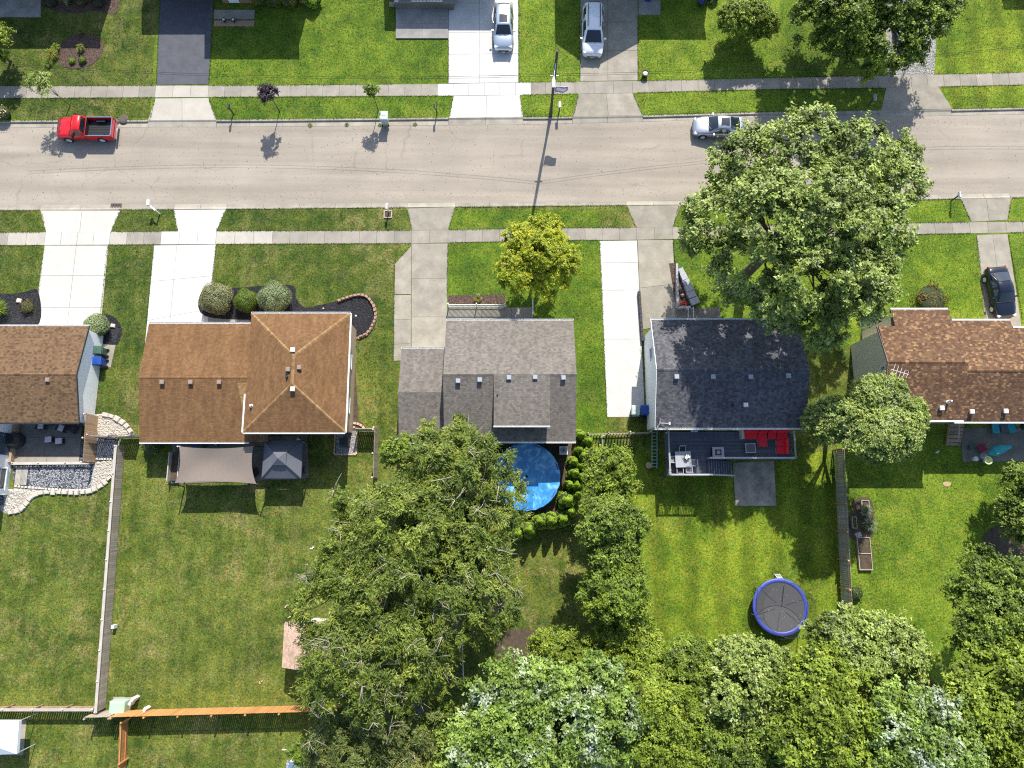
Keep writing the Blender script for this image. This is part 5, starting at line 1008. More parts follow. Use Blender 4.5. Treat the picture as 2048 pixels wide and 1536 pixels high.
def pickup(label, loc, rz):
    o = thing('pickup_truck', label, 'pickup truck', loc, rz, group='parked cars'); L, W = 5.0, 1.94; h = L/2
    st = [(h, .8, .42, .8, .84), (h-.06, .93, .36, .93, .98), (h-.3, .98, .36, 1.0, 1.06), (h-.9, 1, .36, 1.04, 1.10), (h-1.28, 1, .36, 1.06, 1.13), (h-1.6, 1, .36, 1.07, 1.09), (.0-.15, 1, .36, 1.07, 1.08)]
    MB().loft(body_loft(st, W)).build('body', 'paint_red', o, smooth=True)
    belt, Ht = 1.07, 1.78; cowl, rf, rr = h-1.28, h-1.85, -.12; wb, wr = W/2*.95, W/2*.78
    def ring(x, z, w): return [(x, wb, belt-.05), (x, (wb+w)/2, (belt+z)/2), (x, w, z-.09), (x, w*.85, z-.015), (x, 0, z+.02), (x, -w*.85, z-.015), (x, -w, z-.09), (x, -(wb+w)/2, (belt+z)/2), (x, -wb, belt-.05)]
    MB().loft([ring(cowl, belt+.05, wb*.96), ring(rf+.08, Ht-.05, wr), ring(rf-.15, Ht, wr), ring(rr+.3, Ht, wr*.99), ring(rr+.1, Ht-.05, wr*.98), ring(rr, belt+.1, wb*.96)]).build('cab', 'paint_red', o, smooth=True)
    MB().grid(patch((cowl+.01, -wb*.86, belt+.07), (cowl+.01, wb*.86, belt+.07), (rf+.06, wr*.88, Ht-.04), (rf+.06, -wr*.88, Ht-.04), 6, 3, .04, (.6, 0, .8))).build('windshield', 'glass_dark', o, smooth=True)
    MB().grid(patch((rr-.012, wb*.8, belt+.15), (rr-.012, -wb*.8, belt+.15), (rr+.075, -wr*.84, Ht-.07), (rr+.075, wr*.84, Ht-.07), 6, 3, .02, (-1, 0, 0))).build('rear_window', 'glass_dark', o, smooth=True)
    for s_ in (-1, 1):
        MB().grid(patch((cowl-.45, s_*(wb+.002), belt+.05), (rr+.16, s_*(wb+.002), belt+.05), (rr+.24, s_*(wr+.03), Ht-.14), (rf-.1, s_*(wr+.03), Ht-.14), 3, 3, .015, (0, s_, .2))).build('side_window', 'glass_dark', o, smooth=True)
        MB().box((cowl-.4, s_*(W/2+.12), belt+.1), (.12, .2, .2)).build('mirror', 'black_plastic', o)
        MB().bx(-h+.03, -.16, s_*(W/2-.1), s_*(W/2-.005), .4, 1.09).build('bed_side', 'paint_red', o); MB().bx(-h+.03, -.18, s_*(W/2-.105), s_*(W/2-.02), 1.09, 1.115).build('bed_rail', 'chrome', o)
        MB().box((h-.02, s_*.72, .74), (.06, .26, .2)).build('headlight', 'lamp_clear', o); MB().box((-h+.01, s_*(W/2-.1), .86), (.05, .14, .3)).build('taillight', 'lamp_red', o)
        MB().bx(-.165, -.155, s_*(W/2-.004), s_*(W/2+.004), .42, 1.05).build('door_seam', 'black_plastic', o); MB().bx(cowl-.25, cowl-.24, s_*(W/2-.004), s_*(W/2+.004), .42, 1.05).build('door_seam', 'black_plastic', o); MB().box((.1, s_*(W/2+.012), .95), (.16, .03, .03)).build('door_handle', 'chrome', o)
        MB().box((-1.35, s_*(W/2-.26), .76), (.8, .3, .26)).build('wheel_tub', 'black_plastic', o)
    MB().bx(-h+.08, -.19, -W/2+.1, W/2-.1, .56, .64).build('bed_floor', 'black_plastic', o); MB().bx(-.19, -.155, -W/2+.1, W/2-.1, .5, 1.08).build('bed_front', 'black_plastic', o)
    MB().bx(-h+.0, -h+.07, -W/2+.1, W/2-.1, .5, 1.09).build('tailgate', 'paint_red', o); MB().bx(-h+.0, -h+.07, -W/2+.1, W/2-.1, 1.092, 1.11).build('bed_rail', 'chrome', o)
    MB().box((-h-.12, 0, .55), (.16, W*.96, .18)).build('rear_bumper', 'chrome', o); MB().box((h+.05, 0, .52), (.14, W*.94, .18)).build('front_bumper', 'chrome', o); MB().box((h-.005, 0, .74), (.03, 1.1, .22)).build('grille', 'black_plastic', o); MB().box((-h-.205, .0, .55), (.01, .3, .12)).build('number_plate', 'white_trim', o)
    for k in (-.5, -.25, 0, .25, .5): MB().bx(-h+.15, -.25, k-.05, k+.05, .641, .655).build('bed_rib', 'rubber', o)
    wheels(o, (h-.86, -h+1.12), W, .37, .25); return o
p_ = g(178, 284); pickup('red pickup truck with open bed parked at the far kerb', (p_.x, p_.y+.97, -.115), math.pi)
p_ = g(1436, 278); sedan('parked_car', 'silver sedan parked at the far kerb under the big maple', (p_.x, p_.y+.92, -.115), math.pi-.02, 'paint_silver', 4.7, 1.84, sunroof=True)
p_ = g(1007, 110); sedan('parked_suv', 'pale blue-silver SUV with dark sunroof on the white driveway at the top', (p_.x, p_.y+2.35, .024), -math.pi/2, 'paint_ice', 4.6, 1.82, 'suv', True)
p_ = g(1184, 122); sedan('parked_minivan', 'white minivan with black roof rails on the driveway at the top', (p_.x+.05, p_.y+2.6, .024), -math.pi/2-.03, 'paint_white', 5.05, 1.98, 'van', rails=True)
p_ = g(2003, 636); sedan('parked_car', 'dark navy sedan in the driveway at the right edge', (p_.x-.25, p_.y+2.1, .024), -math.pi/2+.1, 'paint_navy', 4.55, 1.82)
p_ = g(1812, 112); sedan('parked_car', 'blue-grey car mostly hidden under the tree at the top right', (p_.x, p_.y+2.4, .012), -math.pi/2, 'paint_steel', 4.8, 1.9, 'suv')
# ---------------------------------------------------------------- street furniture
def mailbox(label, px, py, mat, postm='dark_trim', h=1.1, rz=0.0, slim=.18):
    p = g(px, py); o = thing('mailbox', label, 'mailbox', p, rz, group='kerbside mailboxes')
    MB().bx(-.05, .05, -.05, .05, 0, h-.02).build('post', postm, o)
    A = [math.pi*k/8 for k in range(9)]; prof = [(-slim/2, 0), *[(-slim/2*math.cos(a), .11+.09*math.sin(a)) for a in A], (slim/2, 0)]
    MB().loft([[(x, y, h+z) for x, z in prof] for y in (-.26, .26)]).build('box', mat, o); MB().box((slim/2+.012, .05, h+.14), (.012, .05, .14)).build('flag', 'red_petal' if mat == 'vent_white' else 'dark_trim', o); return o
mailbox('black mailbox on a post beside the asphalt driveway apron', 467, 228, 'black_plastic'); mailbox('black mailbox on the far verge left of the white apron', 874, 228, 'black_plastic')
mailbox('white mailbox near the utility pole', 1118, 224, 'vent_white', h=1.05, slim=.24); mailbox('pale mailbox in the shade beside the far right driveway apron', 1737, 210, 'vent_grey', slim=.26); mailbox('dark mailbox on the near verge left of the big maple', 1393, 412, 'vent_black', h=1.15); mailbox('silver mailbox on the near verge at the right', 1902, 402, 'galvanised', h=1.15)
mailbox('white mailbox with framed flower square on the near verge', 778, 424, 'vent_white', 'white_trim', 1.1)
p_ = g(776, 429); o = thing('planting_frame', 'square timber frame of soil round the white mailbox post', 'planter', p_)
for dx_, dy_, a_, b_ in ((0, .32, .72, .08), (0, -.32, .72, .08), (.32, 0, .08, .56), (-.32, 0, .08, .56)): MB().box((dx_, dy_, .05), (a_, b_, .1)).build('timber', 'bed_wood', o)
MB().box((0, 0, .025), (.56, .56, .04)).build('soil', 'soil', o)
p_ = g(320, 428); o = thing('mailbox', 'white angled mailbox arm leaning toward the road between two driveways', 'mailbox', p_, 0, 'kerbside mailboxes')
MB().bar((0, 0, 0), (0, 0, .95), .1, .1).bar((.05, -.08, .93), (-.45, .4, 1.05), .12, .09).build('post', 'white_trim', o); MB().box((-.45, .52, 1.18), (.24, .5, .22)).build('box', 'vent_white', o)
# utility pole with street lamp and cables
pb_ = g(1101, 232); po = thing('utility_pole', 'tall wooden utility pole with a street lamp on the far verge', 'utility pole', pb_)
MB().tube([(0, 0, -.1), (0, 0, 4.5), (.03, 0, 9.0)], [.17, .14, .11], 10).build('pole', 'pole_wood', po, smooth=True)
MB().tube([(0, 0, 7.6), (-.05, -.5, 7.95), (-.15, -1.2, 8.1), (-.2, -1.7, 8.05)], .035).build('lamp_arm', 'galvanised', po)
MB().loft([[(-.2-.08, -1.6, 8.0), (-.2+.08, -1.6, 8.0), (-.2+.06, -1.6, 8.12), (-.2-.06, -1.6, 8.12)], [(-.22-.18, -2.0, 7.93), (-.22+.18, -2.0, 7.93), (-.22+.13, -2.0, 8.13), (-.22-.13, -2.0, 8.13)], [(-.22-.16, -2.45, 7.93), (-.22+.16, -2.45, 7.93), (-.22+.1, -2.45, 8.08), (-.22-.1, -2.45, 8.08)]]).build('lamp_head', 'dish_white', po)
MB().bx(-.35, .35, -.03, .03, 5.85, 5.95).build('cable_bracket', 'galvanised', po)
bn = [[(.16+1.1*u, .07*math.sin(u*7), 4.45-(.02+.86*v*(1-.55*max(0, u-.45)**1.2))) for u in np.linspace(0, 1, 9)] for v in np.linspace(0, 1, 5)]
bo = MB().grid(bn).build('banner', 'purple_cloth', po); MB().grid([[(p[0], p[1]-.006, p[2]) for p in r_[1:-1]] for r_ in bn[1:4:2]]).build('banner_stripe', 'white_trim', bo); MB().bar((0, 0, 4.46), (1.3, 0, 4.46), .03, .03).build('banner_rod', 'galvanised', po)
for k, (dz, lb) in enumerate(((5.9, 'lower'), (6.15, 'upper'))):
    for s_, lb2 in ((-1, 'left'), (1, 'right')):
        pts = []
        for t_ in np.linspace(0, 1, 16): pts.append((s_*t_*46, (3.4*t_ if s_ > 0 else 1.0*t_), dz-pb_.z-1.0*4*t_*(1-t_)))
        solo('overhead_cable', MB().tube(pts, .013, 4), 'black_plastic', pb_, '%s telephone cable running %s from the utility pole' % (lb, lb2), 'cable', 'overhead cables')
def bin_(label, px, py, mat, rz=0, lid=None, s=1.0):
    p = g(px, py); o = thing('wheelie_bin', label, 'bin', (p.x, p.y, .03), rz, group='household wheelie bins')
    R4 = lambda w, d, z, o_=0: [(-w/2, -d/2+o_, z), (w/2, -d/2+o_, z), (w/2, d/2+o_, z), (-w/2, d/2+o_, z)]
    MB().loft([R4(.46*s, .5*s, .04), R4(.58*s, .66*s, .9*s), R4(.62*s, .72*s, .92*s), R4(.62*s, .72*s, .98*s)]).build('tub', mat, o)
    l_ = MB().loft([R4(.66*s, .76*s, .985*s), R4(.66*s, .76*s, 1.02*s), R4(.56*s, .62*s, 1.07*s), R4(.3*s, .34*s, 1.075*s)]).build('lid', lid or mat, o); MB().box((0, .0, 1.08*s), (.3*s, .07, .03)).build('grip', lid or mat, l_)
    MB().tube([(-.24*s, .42*s, .95*s), (.24*s, .42*s, .95*s)], .025).build('handle', mat, o)
    for s_ in (-1, 1): MB().cyl((s_*.25*s-.03, .3*s, .12), .12, .06, 12, ax='X').build('wheel', 'rubber', o)
bin_('pale green wheelie bin standing at the far kerb', 772, 246, 'plastic_pale_green', math.pi, s=1.15); bin_('dark green wheelie bin beside the white gable wall', 209, 706, 'plastic_green', -math.pi/2, s=1.1); bin_('blue wheelie bin beside the green one by the white gable wall', 208, 727, 'plastic_blue', -math.pi/2, s=1.1)
bin_('pale green wheelie bin at the end of the new white driveway slab', 1267, 824, 'plastic_pale_green', math.pi, s=1.05); bin_('blue wheelie bin at the end of the new white driveway slab', 1285, 823, 'plastic_blue', math.pi, s=1.05)
p_ = g(232, 414, -.1); o = thing('storm_drain', 'rusty iron storm drain grate in the near gutter', 'drain', (p_.x, p_.y+.05, -.1))
MB().box((0, 0, .01), (.95, .55, .02)).build('pit', 'vent_black', o)
for k in range(7): MB().box((-.42+k*.14, 0, .03), (.07, .55, .02)).build('bar', 'iron', o)
for k in (-.2, 0, .2): MB().box((0, k, .028), (.95, .04, .02)).build('bar', 'iron', o)
p_ = g(247, 238); o = thing('basketball_hoop_base', 'round dark iron lid set in the verge at the far kerb behind the pickup', 'manhole', p_); MB().lathe((0, 0, 0), [(.42, 0), (.42, .04), (.36, .055), (.05, .06)], 20).build('cover', 'iron', o); MB().lathe((0, 0, .061), [(.3, 0), (.3, .008), (.25, .009)], 20).build('rim', 'iron', o)
o.name = 'round_cover'
p_ = g(1289, 152); o = thing('flower_pot', 'round planter pot on the lawn beside the upper driveway', 'plant pot', p_); MB().lathe((0, 0, 0), [(.2, 0), (.3, .4), (.33, .42), (.33, .46), (.28, .46), (.26, .38)], 16).build('pot', 'wicker_black', o); MB().lathe((0, 0, .38), [(.26, 0), (.2, .06), (.02, .08)], 10).build('planting', 'stone_cream', o)
flowers('hydrangea', 'bright blue flowers at the top edge beside the round tree', 1403, 8, .45, .6, 'leaf_dark', 'blue_flower', 9, 260, 40); shrub('bed_shrub', 'white-green shrub at the top edge right of the blue flowers', 1425, 0, .6, .7, 'leaf_globe', 700, .1, 210, rough=.2)
p_ = g(1295, 0); solo('blue_crate', MB().box((0, 0, .2), (.5, .4, .4)).box((0, 0, .41), (.54, .44, .04)), 'plastic_blue', p_, 'blue plastic crate on the concrete at the top edge', 'crate')
for i, q_ in enumerate([(450, 44), (469, 44)]):
    p_ = g(*q_); o = thing('porch_urn', ['left small dark urn before the brick edge at the top', 'right small dark urn before the brick edge at the top'][i], 'urn', p_); MB().lathe((0, 0, 0), [(.12, 0), (.1, .1), (.2, .3), (.22, .36), (.17, .36)], 12).build('pot', 'black_plastic', o); MB().lathe((0, 0, .34), [(.15, 0), (.08, .08), (.01, .1)], 8).build('planting', 'galvanised', o)
br = struct('brick_edge'); a_, b_ = g(429, 41), g(509, 41)
for k in range(16): MB().bx(a_.x+k*.235+.005, a_.x+k*.235+.225, a_.y-.62, a_.y-.05, 0, .05+.01*random.random()).build('brick', 'block_brown', br)
# ---------------------------------------------------------------- fences
def fence(name, label, P0, P1, h, mat, pitch=.15, pw=.135, rails=(.25, .85), capmat=None, posts=2.4, side=1, gap_y=0, postmat=None, cap=True, skew=0.0, posth=.12):
    a, b = Vector((*P0[:2], 0)), Vector((*P1[:2], 0)); d = b-a; L = d.length; ang = math.atan2(d.y, d.x); o = thing(name, label, 'fence', a, ang)
    n = int(L/pitch); me = MB().box((0, 0, h/2+.03), (pw, .022, h-.06)); pm = me.build('picket', mat, o); pm.location = (pitch/2, 0, 0)
    for k in range(1, n): link('picket', pm.data, None, o, loc=(pitch*(k+.5), random.uniform(-.004, .004), random.uniform(-.012, .012)))
    for r in rails: MB().bx(0, L, side*.0125, side*.055, h*r-.045, h*r+.045).build('rail', postmat or mat, o)
    if cap and capmat: MB().bx(-.02, L+.02, min(-.05, .17*side), max(.05, .17*side), h+.0, h+.035).build('cap_rail', capmat, o)
    k = max(1, round(L/posts))
    for i in range(k+1):
        x = min(max(L*i/k, .06), L-.06); pz = MB().bx(x-.05, x+.05, side*.058, side*.158, 0, h+posth-.05).build('post', postmat or mat, o)
        MB().lathe((x, side*.108, h+posth-.05), [(.085, 0), (.085, .03), (.01, .06)], 4).build('post_cap', 'post_cap' if capmat else (postmat or mat), pz)
    return o
fence('picket_fence', 'long grey board fence between the two left back gardens', g(250, 893), g(212, 1416), 1.25, 'fence_grey', capmat='fence_cap', side=-1)
fence('picket_fence', 'grey board fence along the bottom left with a narrow top', g(-90, 1412), g(205, 1412), 1.2, 'fence_tan', pitch=.18, capmat='fence_cap', side=1)
fence('board_fence', 'tall orange stained fence along the bottom left', g(247, 1420), g(704, 1408), 1.8, 'fence_orange', side=-1); fence('board_fence', 'short grey end panel of the orange fence at the corner', g(196, 1421), g(246, 1420), 1.8, 'fence_grey', side=-1)
fence('board_fence', 'orange fence running off the bottom edge', g(258, 1434), g(251, 1600), 1.25, 'fence_orange', side=1, rails=(.3, .9))
fence('weathered_fence', 'weathered dark fence with new posts between the two right back gardens', g(1668, 900), g(1684, 1232), 1.8, 'fence_weathered', side=-1, postmat='fence_new', posts=2.3, posth=.05)
fence('board_fence', 'short grey fence beside the brown house running front to back', g(757, 862), g(755, 958), 1.7, 'fence_grey', side=-1, capmat='fence_cap', cap=False); fence('board_fence', 'short grey fence joining the brown house at its corner', g(716, 862), g(757, 862), 1.7, 'fence_grey', side=1, cap=False, capmat='fence_cap')
fence('privacy_fence', 'tan privacy fence beside the furnished patio at the left', g(197, 832), g(192, 928), 1.75, 'fence_tan', side=-1, capmat='fence_cap', cap=False); fence('privacy_fence', 'grey fence crossing the white pebbles at the left', g(198, 876), g(240, 877), 1.7, 'fence_grey', side=1, cap=False, capmat='fence_cap'); fence('garden_gate_fence', 'dark gate panel between pebbles and brown house', g(243, 877), g(284, 876), 1.7, 'fence_weathered', side=1, cap=False)
fence('patio_rail_fence', 'low fence along the near edge of the furnished patio', g(30, 929), g(190, 928), .4, 'fence_tan', pitch=.2, pw=.06, side=1, capmat='fence_cap')
fence('garden_fence', 'low fence between the grey house and the black-roofed house', g(1172, 872), g(1298, 868), 1.15, 'fence_grey', pitch=.26, pw=.09, side=1, posts=1.7)
fence('garden_fence', 'thin fence running down from the low fence beside the pool strip', g(1201, 873), g(1203, 935), 1.15, 'fence_cap', pitch=.4, pw=.05, side=1, posts=1.7)
p0, p1 = g(898, 616), g(1010, 614); o = thing('white_picket_fence', 'white porch picket fence before the grey house', 'fence', (p0.x, p0.y, 0)); L_ = p1.x-p0.x
for k in range(int(L_/.105)): MB().bx(k*.105, k*.105+.05, -.01, .01, .1, .95).build('picket', 'white_trim', o)
for z in (.2, .85): MB().bx(0, L_, .012, .05, z, z+.07).build('rail', 'white_trim', o)
for k in range(3): MB().bx(k*L_/2-.05, k*L_/2+.05, .052, .15, 0, 1.05).build('post', 'white_trim', o)
q_ = g(1065, 612); o = thing('handrail', 'white handrail post at the right end of the grey house porch', 'handrail', q_); MB().bx(-.04, .04, -1.0, .3, .9, .97).build('rail', 'white_trim', o); MB().bx(-.04, .04, .22, .3, 0, .9).build('post', 'white_trim', o); MB().bx(-.04, .04, -1.0, -.92, 0, .9).build('post', 'white_trim', o)
# ---------------------------------------------------------------- garden stone edging
def stones_along(root, pts, mat, size, name='stone', h=.14, closed=False, jit=.15, gap=1.06):
    P = [g(*p) for p in pts]; out = []
    if not closed: P = [P[0]]+P+[P[-1]]
    for i in range(1, len(P)-2):
        for k in range(40):
            u = k/40; p0, p1, p2, p3 = P[i-1], P[i], P[i+1], P[i+2]; out.append(.5*((2*p1)+(p2-p0)*u+(2*p0-5*p1+4*p2-p3)*u*u+(3*p1-p0-3*p2+p3)*u**3))
    acc = 0; last = out[0]
    for q0, q1 in zip(out, out[1:]):
        acc += (q1-q0).length
        if acc >= size[0]*gap:
            acc = 0; a = math.atan2((q1-q0).y, (q1-q0).x); w, d = size[0]*random.uniform(1-jit, 1), size[1]*random.uniform(1-jit, 1+jit); hh = h*random.uniform(.8, 1.15)
            r4 = lambda s_, z: [(x*w/2*s_*random.uniform(.9, 1.05), y*d/2*s_*random.uniform(.9, 1.05), z) for x, y in ((-1, -1), (1, -1), (1, 1), (-1, 1))]
            ob = MB().loft([r4(1, 0), r4(1, hh*.7), r4(.82, hh)]).build(name, mat, root); ob.location = (q1.x, q1.y, .0); ob.rotation_euler = (0, 0, a)
e_ = thing('block_edging', 'curved brown block edging round the black mulch of the brown house', 'edging', (0, 0, 0)); stones_along(e_, [(671, 604), (690, 597), (715, 590), (734, 594), (748, 612), (752, 635), (747, 650), (735, 668), (718, 676), (705, 677)], 'block_brown', (.32, .22), 'block', .16)
stones_along(e_, [(672, 605), (690, 598), (715, 591), (734, 595), (747, 612), (751, 635), (746, 650), (734, 667), (718, 675)], 'block_brown', (.32, .18), 'block', .27)
e_ = thing('block_edging', 'small pink block arc at the rear corner of the brown house', 'edging', (0, 0, 0)); stones_along(e_, [(703, 846), (716, 848), (725, 853), (730, 859)], 'block_pink', (.26, .2), 'block', .14)
e_ = thing('stone_edging', 'cream stone row below the dark gravel at the left', 'edging', (0, 0, 0)); stones_along(e_, [(26, 972), (60, 975), (100, 978), (140, 980), (178, 979)], 'stone_cream', (.24, .16), 'stone', .12); stones_along(e_, [(190, 917), (210, 918), (238, 918)], 'stone_cream', (.2, .16), 'stone', .12)
e_ = thing('boulder_edging', 'pale boulders edging the white pebbles beside the left lawn', 'edging', (0, 0, 0)); stones_along(e_, [(200, 828), (225, 833), (250, 848), (268, 870)], 'stone_white', (.55, .4), 'boulder', .22, jit=.3, gap=.95); stones_along(e_, [(236, 925), (230, 945), (214, 962), (195, 976), (170, 984), (130, 985), (95, 985), (70, 990), (56, 1004), (40, 1020), (15, 1027)], 'stone_white', (.5, .35), 'boulder', .2, jit=.35, gap=.95)
# loose white pebbles and dark gravel as real stones
def pebbles(name, label, polys, n, mat, s=(.05, .12), z=.03):
    P = []
    for pts in polys:
        Q = np.array([[g(*p).x, g(*p).y] for p in pts]); lo, hi = Q.min(0), Q.max(0); c = rng.uniform(lo, hi, (n*3, 2)); ins = np.zeros(len(c), bool)
        for i in range(len(Q)):
            a, b = Q[i], Q[i-1]; ins ^= ((a[1] > c[:, 1]) != (b[1] > c[:, 1])) & (c[:, 0] < (b[0]-a[0])*(c[:, 1]-a[1])/(b[1]-a[1]+1e-9)+a[0])
        P.append(c[ins][:n])
    c = np.concatenate(P); k = len(c); oct_ = np.array([[1, 0, 0], [0, 1, 0], [-1, 0, 0], [0, -1, 0], [0, 0, .8], [0, 0, -.5]]); tri = np.array([[0, 1, 4], [1, 2, 4], [2, 3, 4], [3, 0, 4]])
    az = rng.uniform(0, 6.28, k); sz = rng.uniform(*s, (k, 1, 1)); V = oct_[None]*sz*rng.uniform(.6, 1.2, (k, 6, 1)); x = V[..., 0]*np.cos(az)[:, None]-V[..., 1]*np.sin(az)[:, None]; y = V[..., 0]*np.sin(az)[:, None]+V[..., 1]*np.cos(az)[:, None]
    V = np.stack([x+c[:, :1], y+c[:, 1:], V[..., 2]+z], -1); F = (tri[None]+np.arange(k)[:, None, None]*6).reshape(-1, 3)
    o = link(name, npmesh(name, V.reshape(-1, 3), F), mat); o['kind'] = 'stuff'; return o
pebbles('pebbles', '', [[(165, 836), (200, 830), (225, 834), (250, 850), (266, 868), (196, 872)], [(188, 926), (238, 920), (234, 938), (214, 960), (184, 976)], [(22, 980), (175, 985), (80, 986), (40, 1020), (12, 1024)]], 700, 'stone_white', (.06, .14))
pebbles('gravel', '', [[(60, 932), (188, 930), (180, 976), (60, 974)], [(196, 878), (238, 882), (238, 916), (192, 918)]], 900, 'stone_grey', (.03, .08), .04)
pebbles('mulch_chips', '', [[(600, 620), (740, 600), (750, 640), (705, 675), (600, 640)], [(0, 590), (75, 586), (72, 645), (0, 645)], [(205, 635), (240, 660), (228, 688)]], 700, 'black_wall', (.03, .06), .03)
pebbles('road_litter', '', [[(0, 256), (2048, 232), (2048, 383), (0, 406)]], 1500, 'iron', (.015, .05), -.118)
pebbles('road_litter', '', [[(0, 256), (2048, 232), (2048, 250), (0, 272)], [(0, 392), (2048, 372), (2048, 383), (0, 407)]], 900, 'straw', (.015, .05), -.118)
for i, q_ in enumerate([(40, 602), (227, 652), (647, 617), (712, 632)]):
    p_ = g(*q_); r4 = lambda s_, z: [(x*.24*s_, y*.2*s_, z) for x, y in ((-1, -.8), (.8, -1), (1, .7), (-.7, 1))]; s_ = (1, .9, .3, .4)[i]
    solo('garden_stone', MB().loft([r4(s_, 0), r4(s_, .12*s_), r4(s_*.7, .2*s_)]), 'stone_cream', (p_.x, p_.y, .03), ['cream stone in the black mulch at the left edge', 'cream stone in the mulch beside the globe shrub by the bins', 'tiny white stone in the mulch below the globe trio', 'grey mossy stone in the round end of the black mulch bed'][i], 'stone')
# ---------------------------------------------------------------- garden objects, left to right
# furnished patio
p_ = g(38, 882); o = thing('covered_grill', 'round black covered grill on the left patio', 'grill', (p_.x, p_.y, .05)); MB().lathe((0, 0, 0), [(.62, 0), (.66, .1), (.64, .75), (.5, .95), (.1, 1.02)], 18).build('cover', 'wicker_black', o, smooth=True); MB().box((.0, .1, 1.02), (.45, .5, .16), rz=.3).build('lid', 'black_plastic', o)
def chair(label, px, py, rz, mat='cushion_lilac', z=.05, group='cushioned patio seats'):
    p = g(px, py); o = thing('patio_chair', label, 'chair', (p.x, p.y, z), rz, group)
    MB().box((0, 0, .3), (.62, .62, .06)).build('seat_frame', 'wicker_black', o); MB().box((0, 0, .39), (.56, .56, .12)).build('seat_cushion', mat, o); MB().box((0, .3, .58), (.6, .07, .5), rx=-.2).build('backrest', 'wicker_black', o)
    for s_ in (-1, 1): MB().box((s_*.33, 0, .45), (.06, .62, .3)).build('armrest', 'wicker_black', o)
    for a_ in (-1, 1):
        for b_ in (-1, 1): MB().box((a_*.28, b_*.28, .135), (.05, .05, .27)).build('leg', 'wicker_black', o)
chair('lilac cushioned chair under the eave on the left patio', 90, 852, 0); chair('lilac cushioned chair in the middle of the patio back row', 130, 857, -.3); chair('dark grey chair at the right of the patio back row', 152, 858, -.5, 'wicker_black')
for i, q_ in enumerate([(104, 880), (125, 883)]):
    p_ = g(*q_); o = thing('footstool', ['lilac square footstool nearer the covered grill', 'lilac square footstool nearer the privacy fence'][i], 'footstool', (p_.x, p_.y, .05), .1); MB().box((0, 0, .2), (.48, .44, .36)).build('base', 'wicker_black', o); MB().box((0, 0, .43), (.5, .46, .1)).build('cushion', 'cushion_lilac', o)
p_ = g(102, 846); solo('side_table', MB().box((0, 0, .42), (.7, .5, .05)).box((-.3, 0, .2), (.05, .4, .4)).box((.3, 0, .2), (.05, .4, .4)), 'wicker_black', (p_.x, p_.y, .05), 'dark side table between the patio chairs', 'table')
st_ = struct('stepping_stones')
for q_ in ((44, 994), (43, 1004), (42, 1016)): p_ = g(*q_); MB().box((p_.x, p_.y, .03), (.55, .42, .06)).build('slab', 'concrete_walk', st_)
dk = struct('gravel_boardwalk'); a_, b_ = g(34, 934), g(56, 970)
for k in range(9): MB().bx(a_.x+.01+k*.11, a_.x+.105+k*.11, b_.y, a_.y, .03, .07).build('plank', 'fence_weathered', dk)
# shade sail
sa = thing('shade_sail', 'taupe shade sail stretched on posts behind the brown house', 'shade sail', g(430, 930)); cs_ = [g(358, 893, 2.7), g(507, 892, 2.7), g(513, 968, 2.3), g(349, 966, 2.3)]; nn = 14; rows = []
for j in range(nn+1):
    v = j/nn; row = []
    for i in range(nn+1):
        u = i/nn; uu = u; vv = v
        ex = .07*4*v*(1-v)*(1-2*u); ey = .06*4*u*(1-u)*(1-2*v); p = cs_[0].lerp(cs_[1], uu+ex*.6).lerp(cs_[3].lerp(cs_[2], uu+ex*.6), vv+ey)
        p = p+Vector((0, 0, -.22*math.sin(math.pi*u)*math.sin(math.pi*v)+.03*math.sin(9*u+5*v))); row.append(p)
    rows.append(row)
MB().grid(rows).build('canopy', 'canvas_taupe', sa, smooth=True, world=True)
for i, c in enumerate(cs_): q = Vector((c.x+(-.25 if i in (0, 3) else .25), c.y+(.15 if i < 2 else -.25), 0)); MB().tube([q, (c.x+(-.08 if i in (0, 3) else .08), c.y, c.z+.1)], .05, 8).build('post', 'white_trim' if i in (0, ) else 'dark_trim', sa, world=True)
pl = thing('planter_box', 'narrow white planter box left of the shade sail', 'planter', g(352, 935)); a_, b_ = g(348, 906), g(359, 962)
MB().bx(a_.x, a_.x+.08, b_.y, a_.y, 0, .9).build('side_panel', 'fence_cap', pl, world=True); MB().bx(b_.x, b_.x+.06, b_.y, a_.y, 0, .5).build('side_panel', 'fence_cap', pl, world=True); MB().bx(a_.x+.082, b_.x-.002, b_.y+.01, a_.y-.01, 0, .4).build('soil', 'soil', pl, world=True)
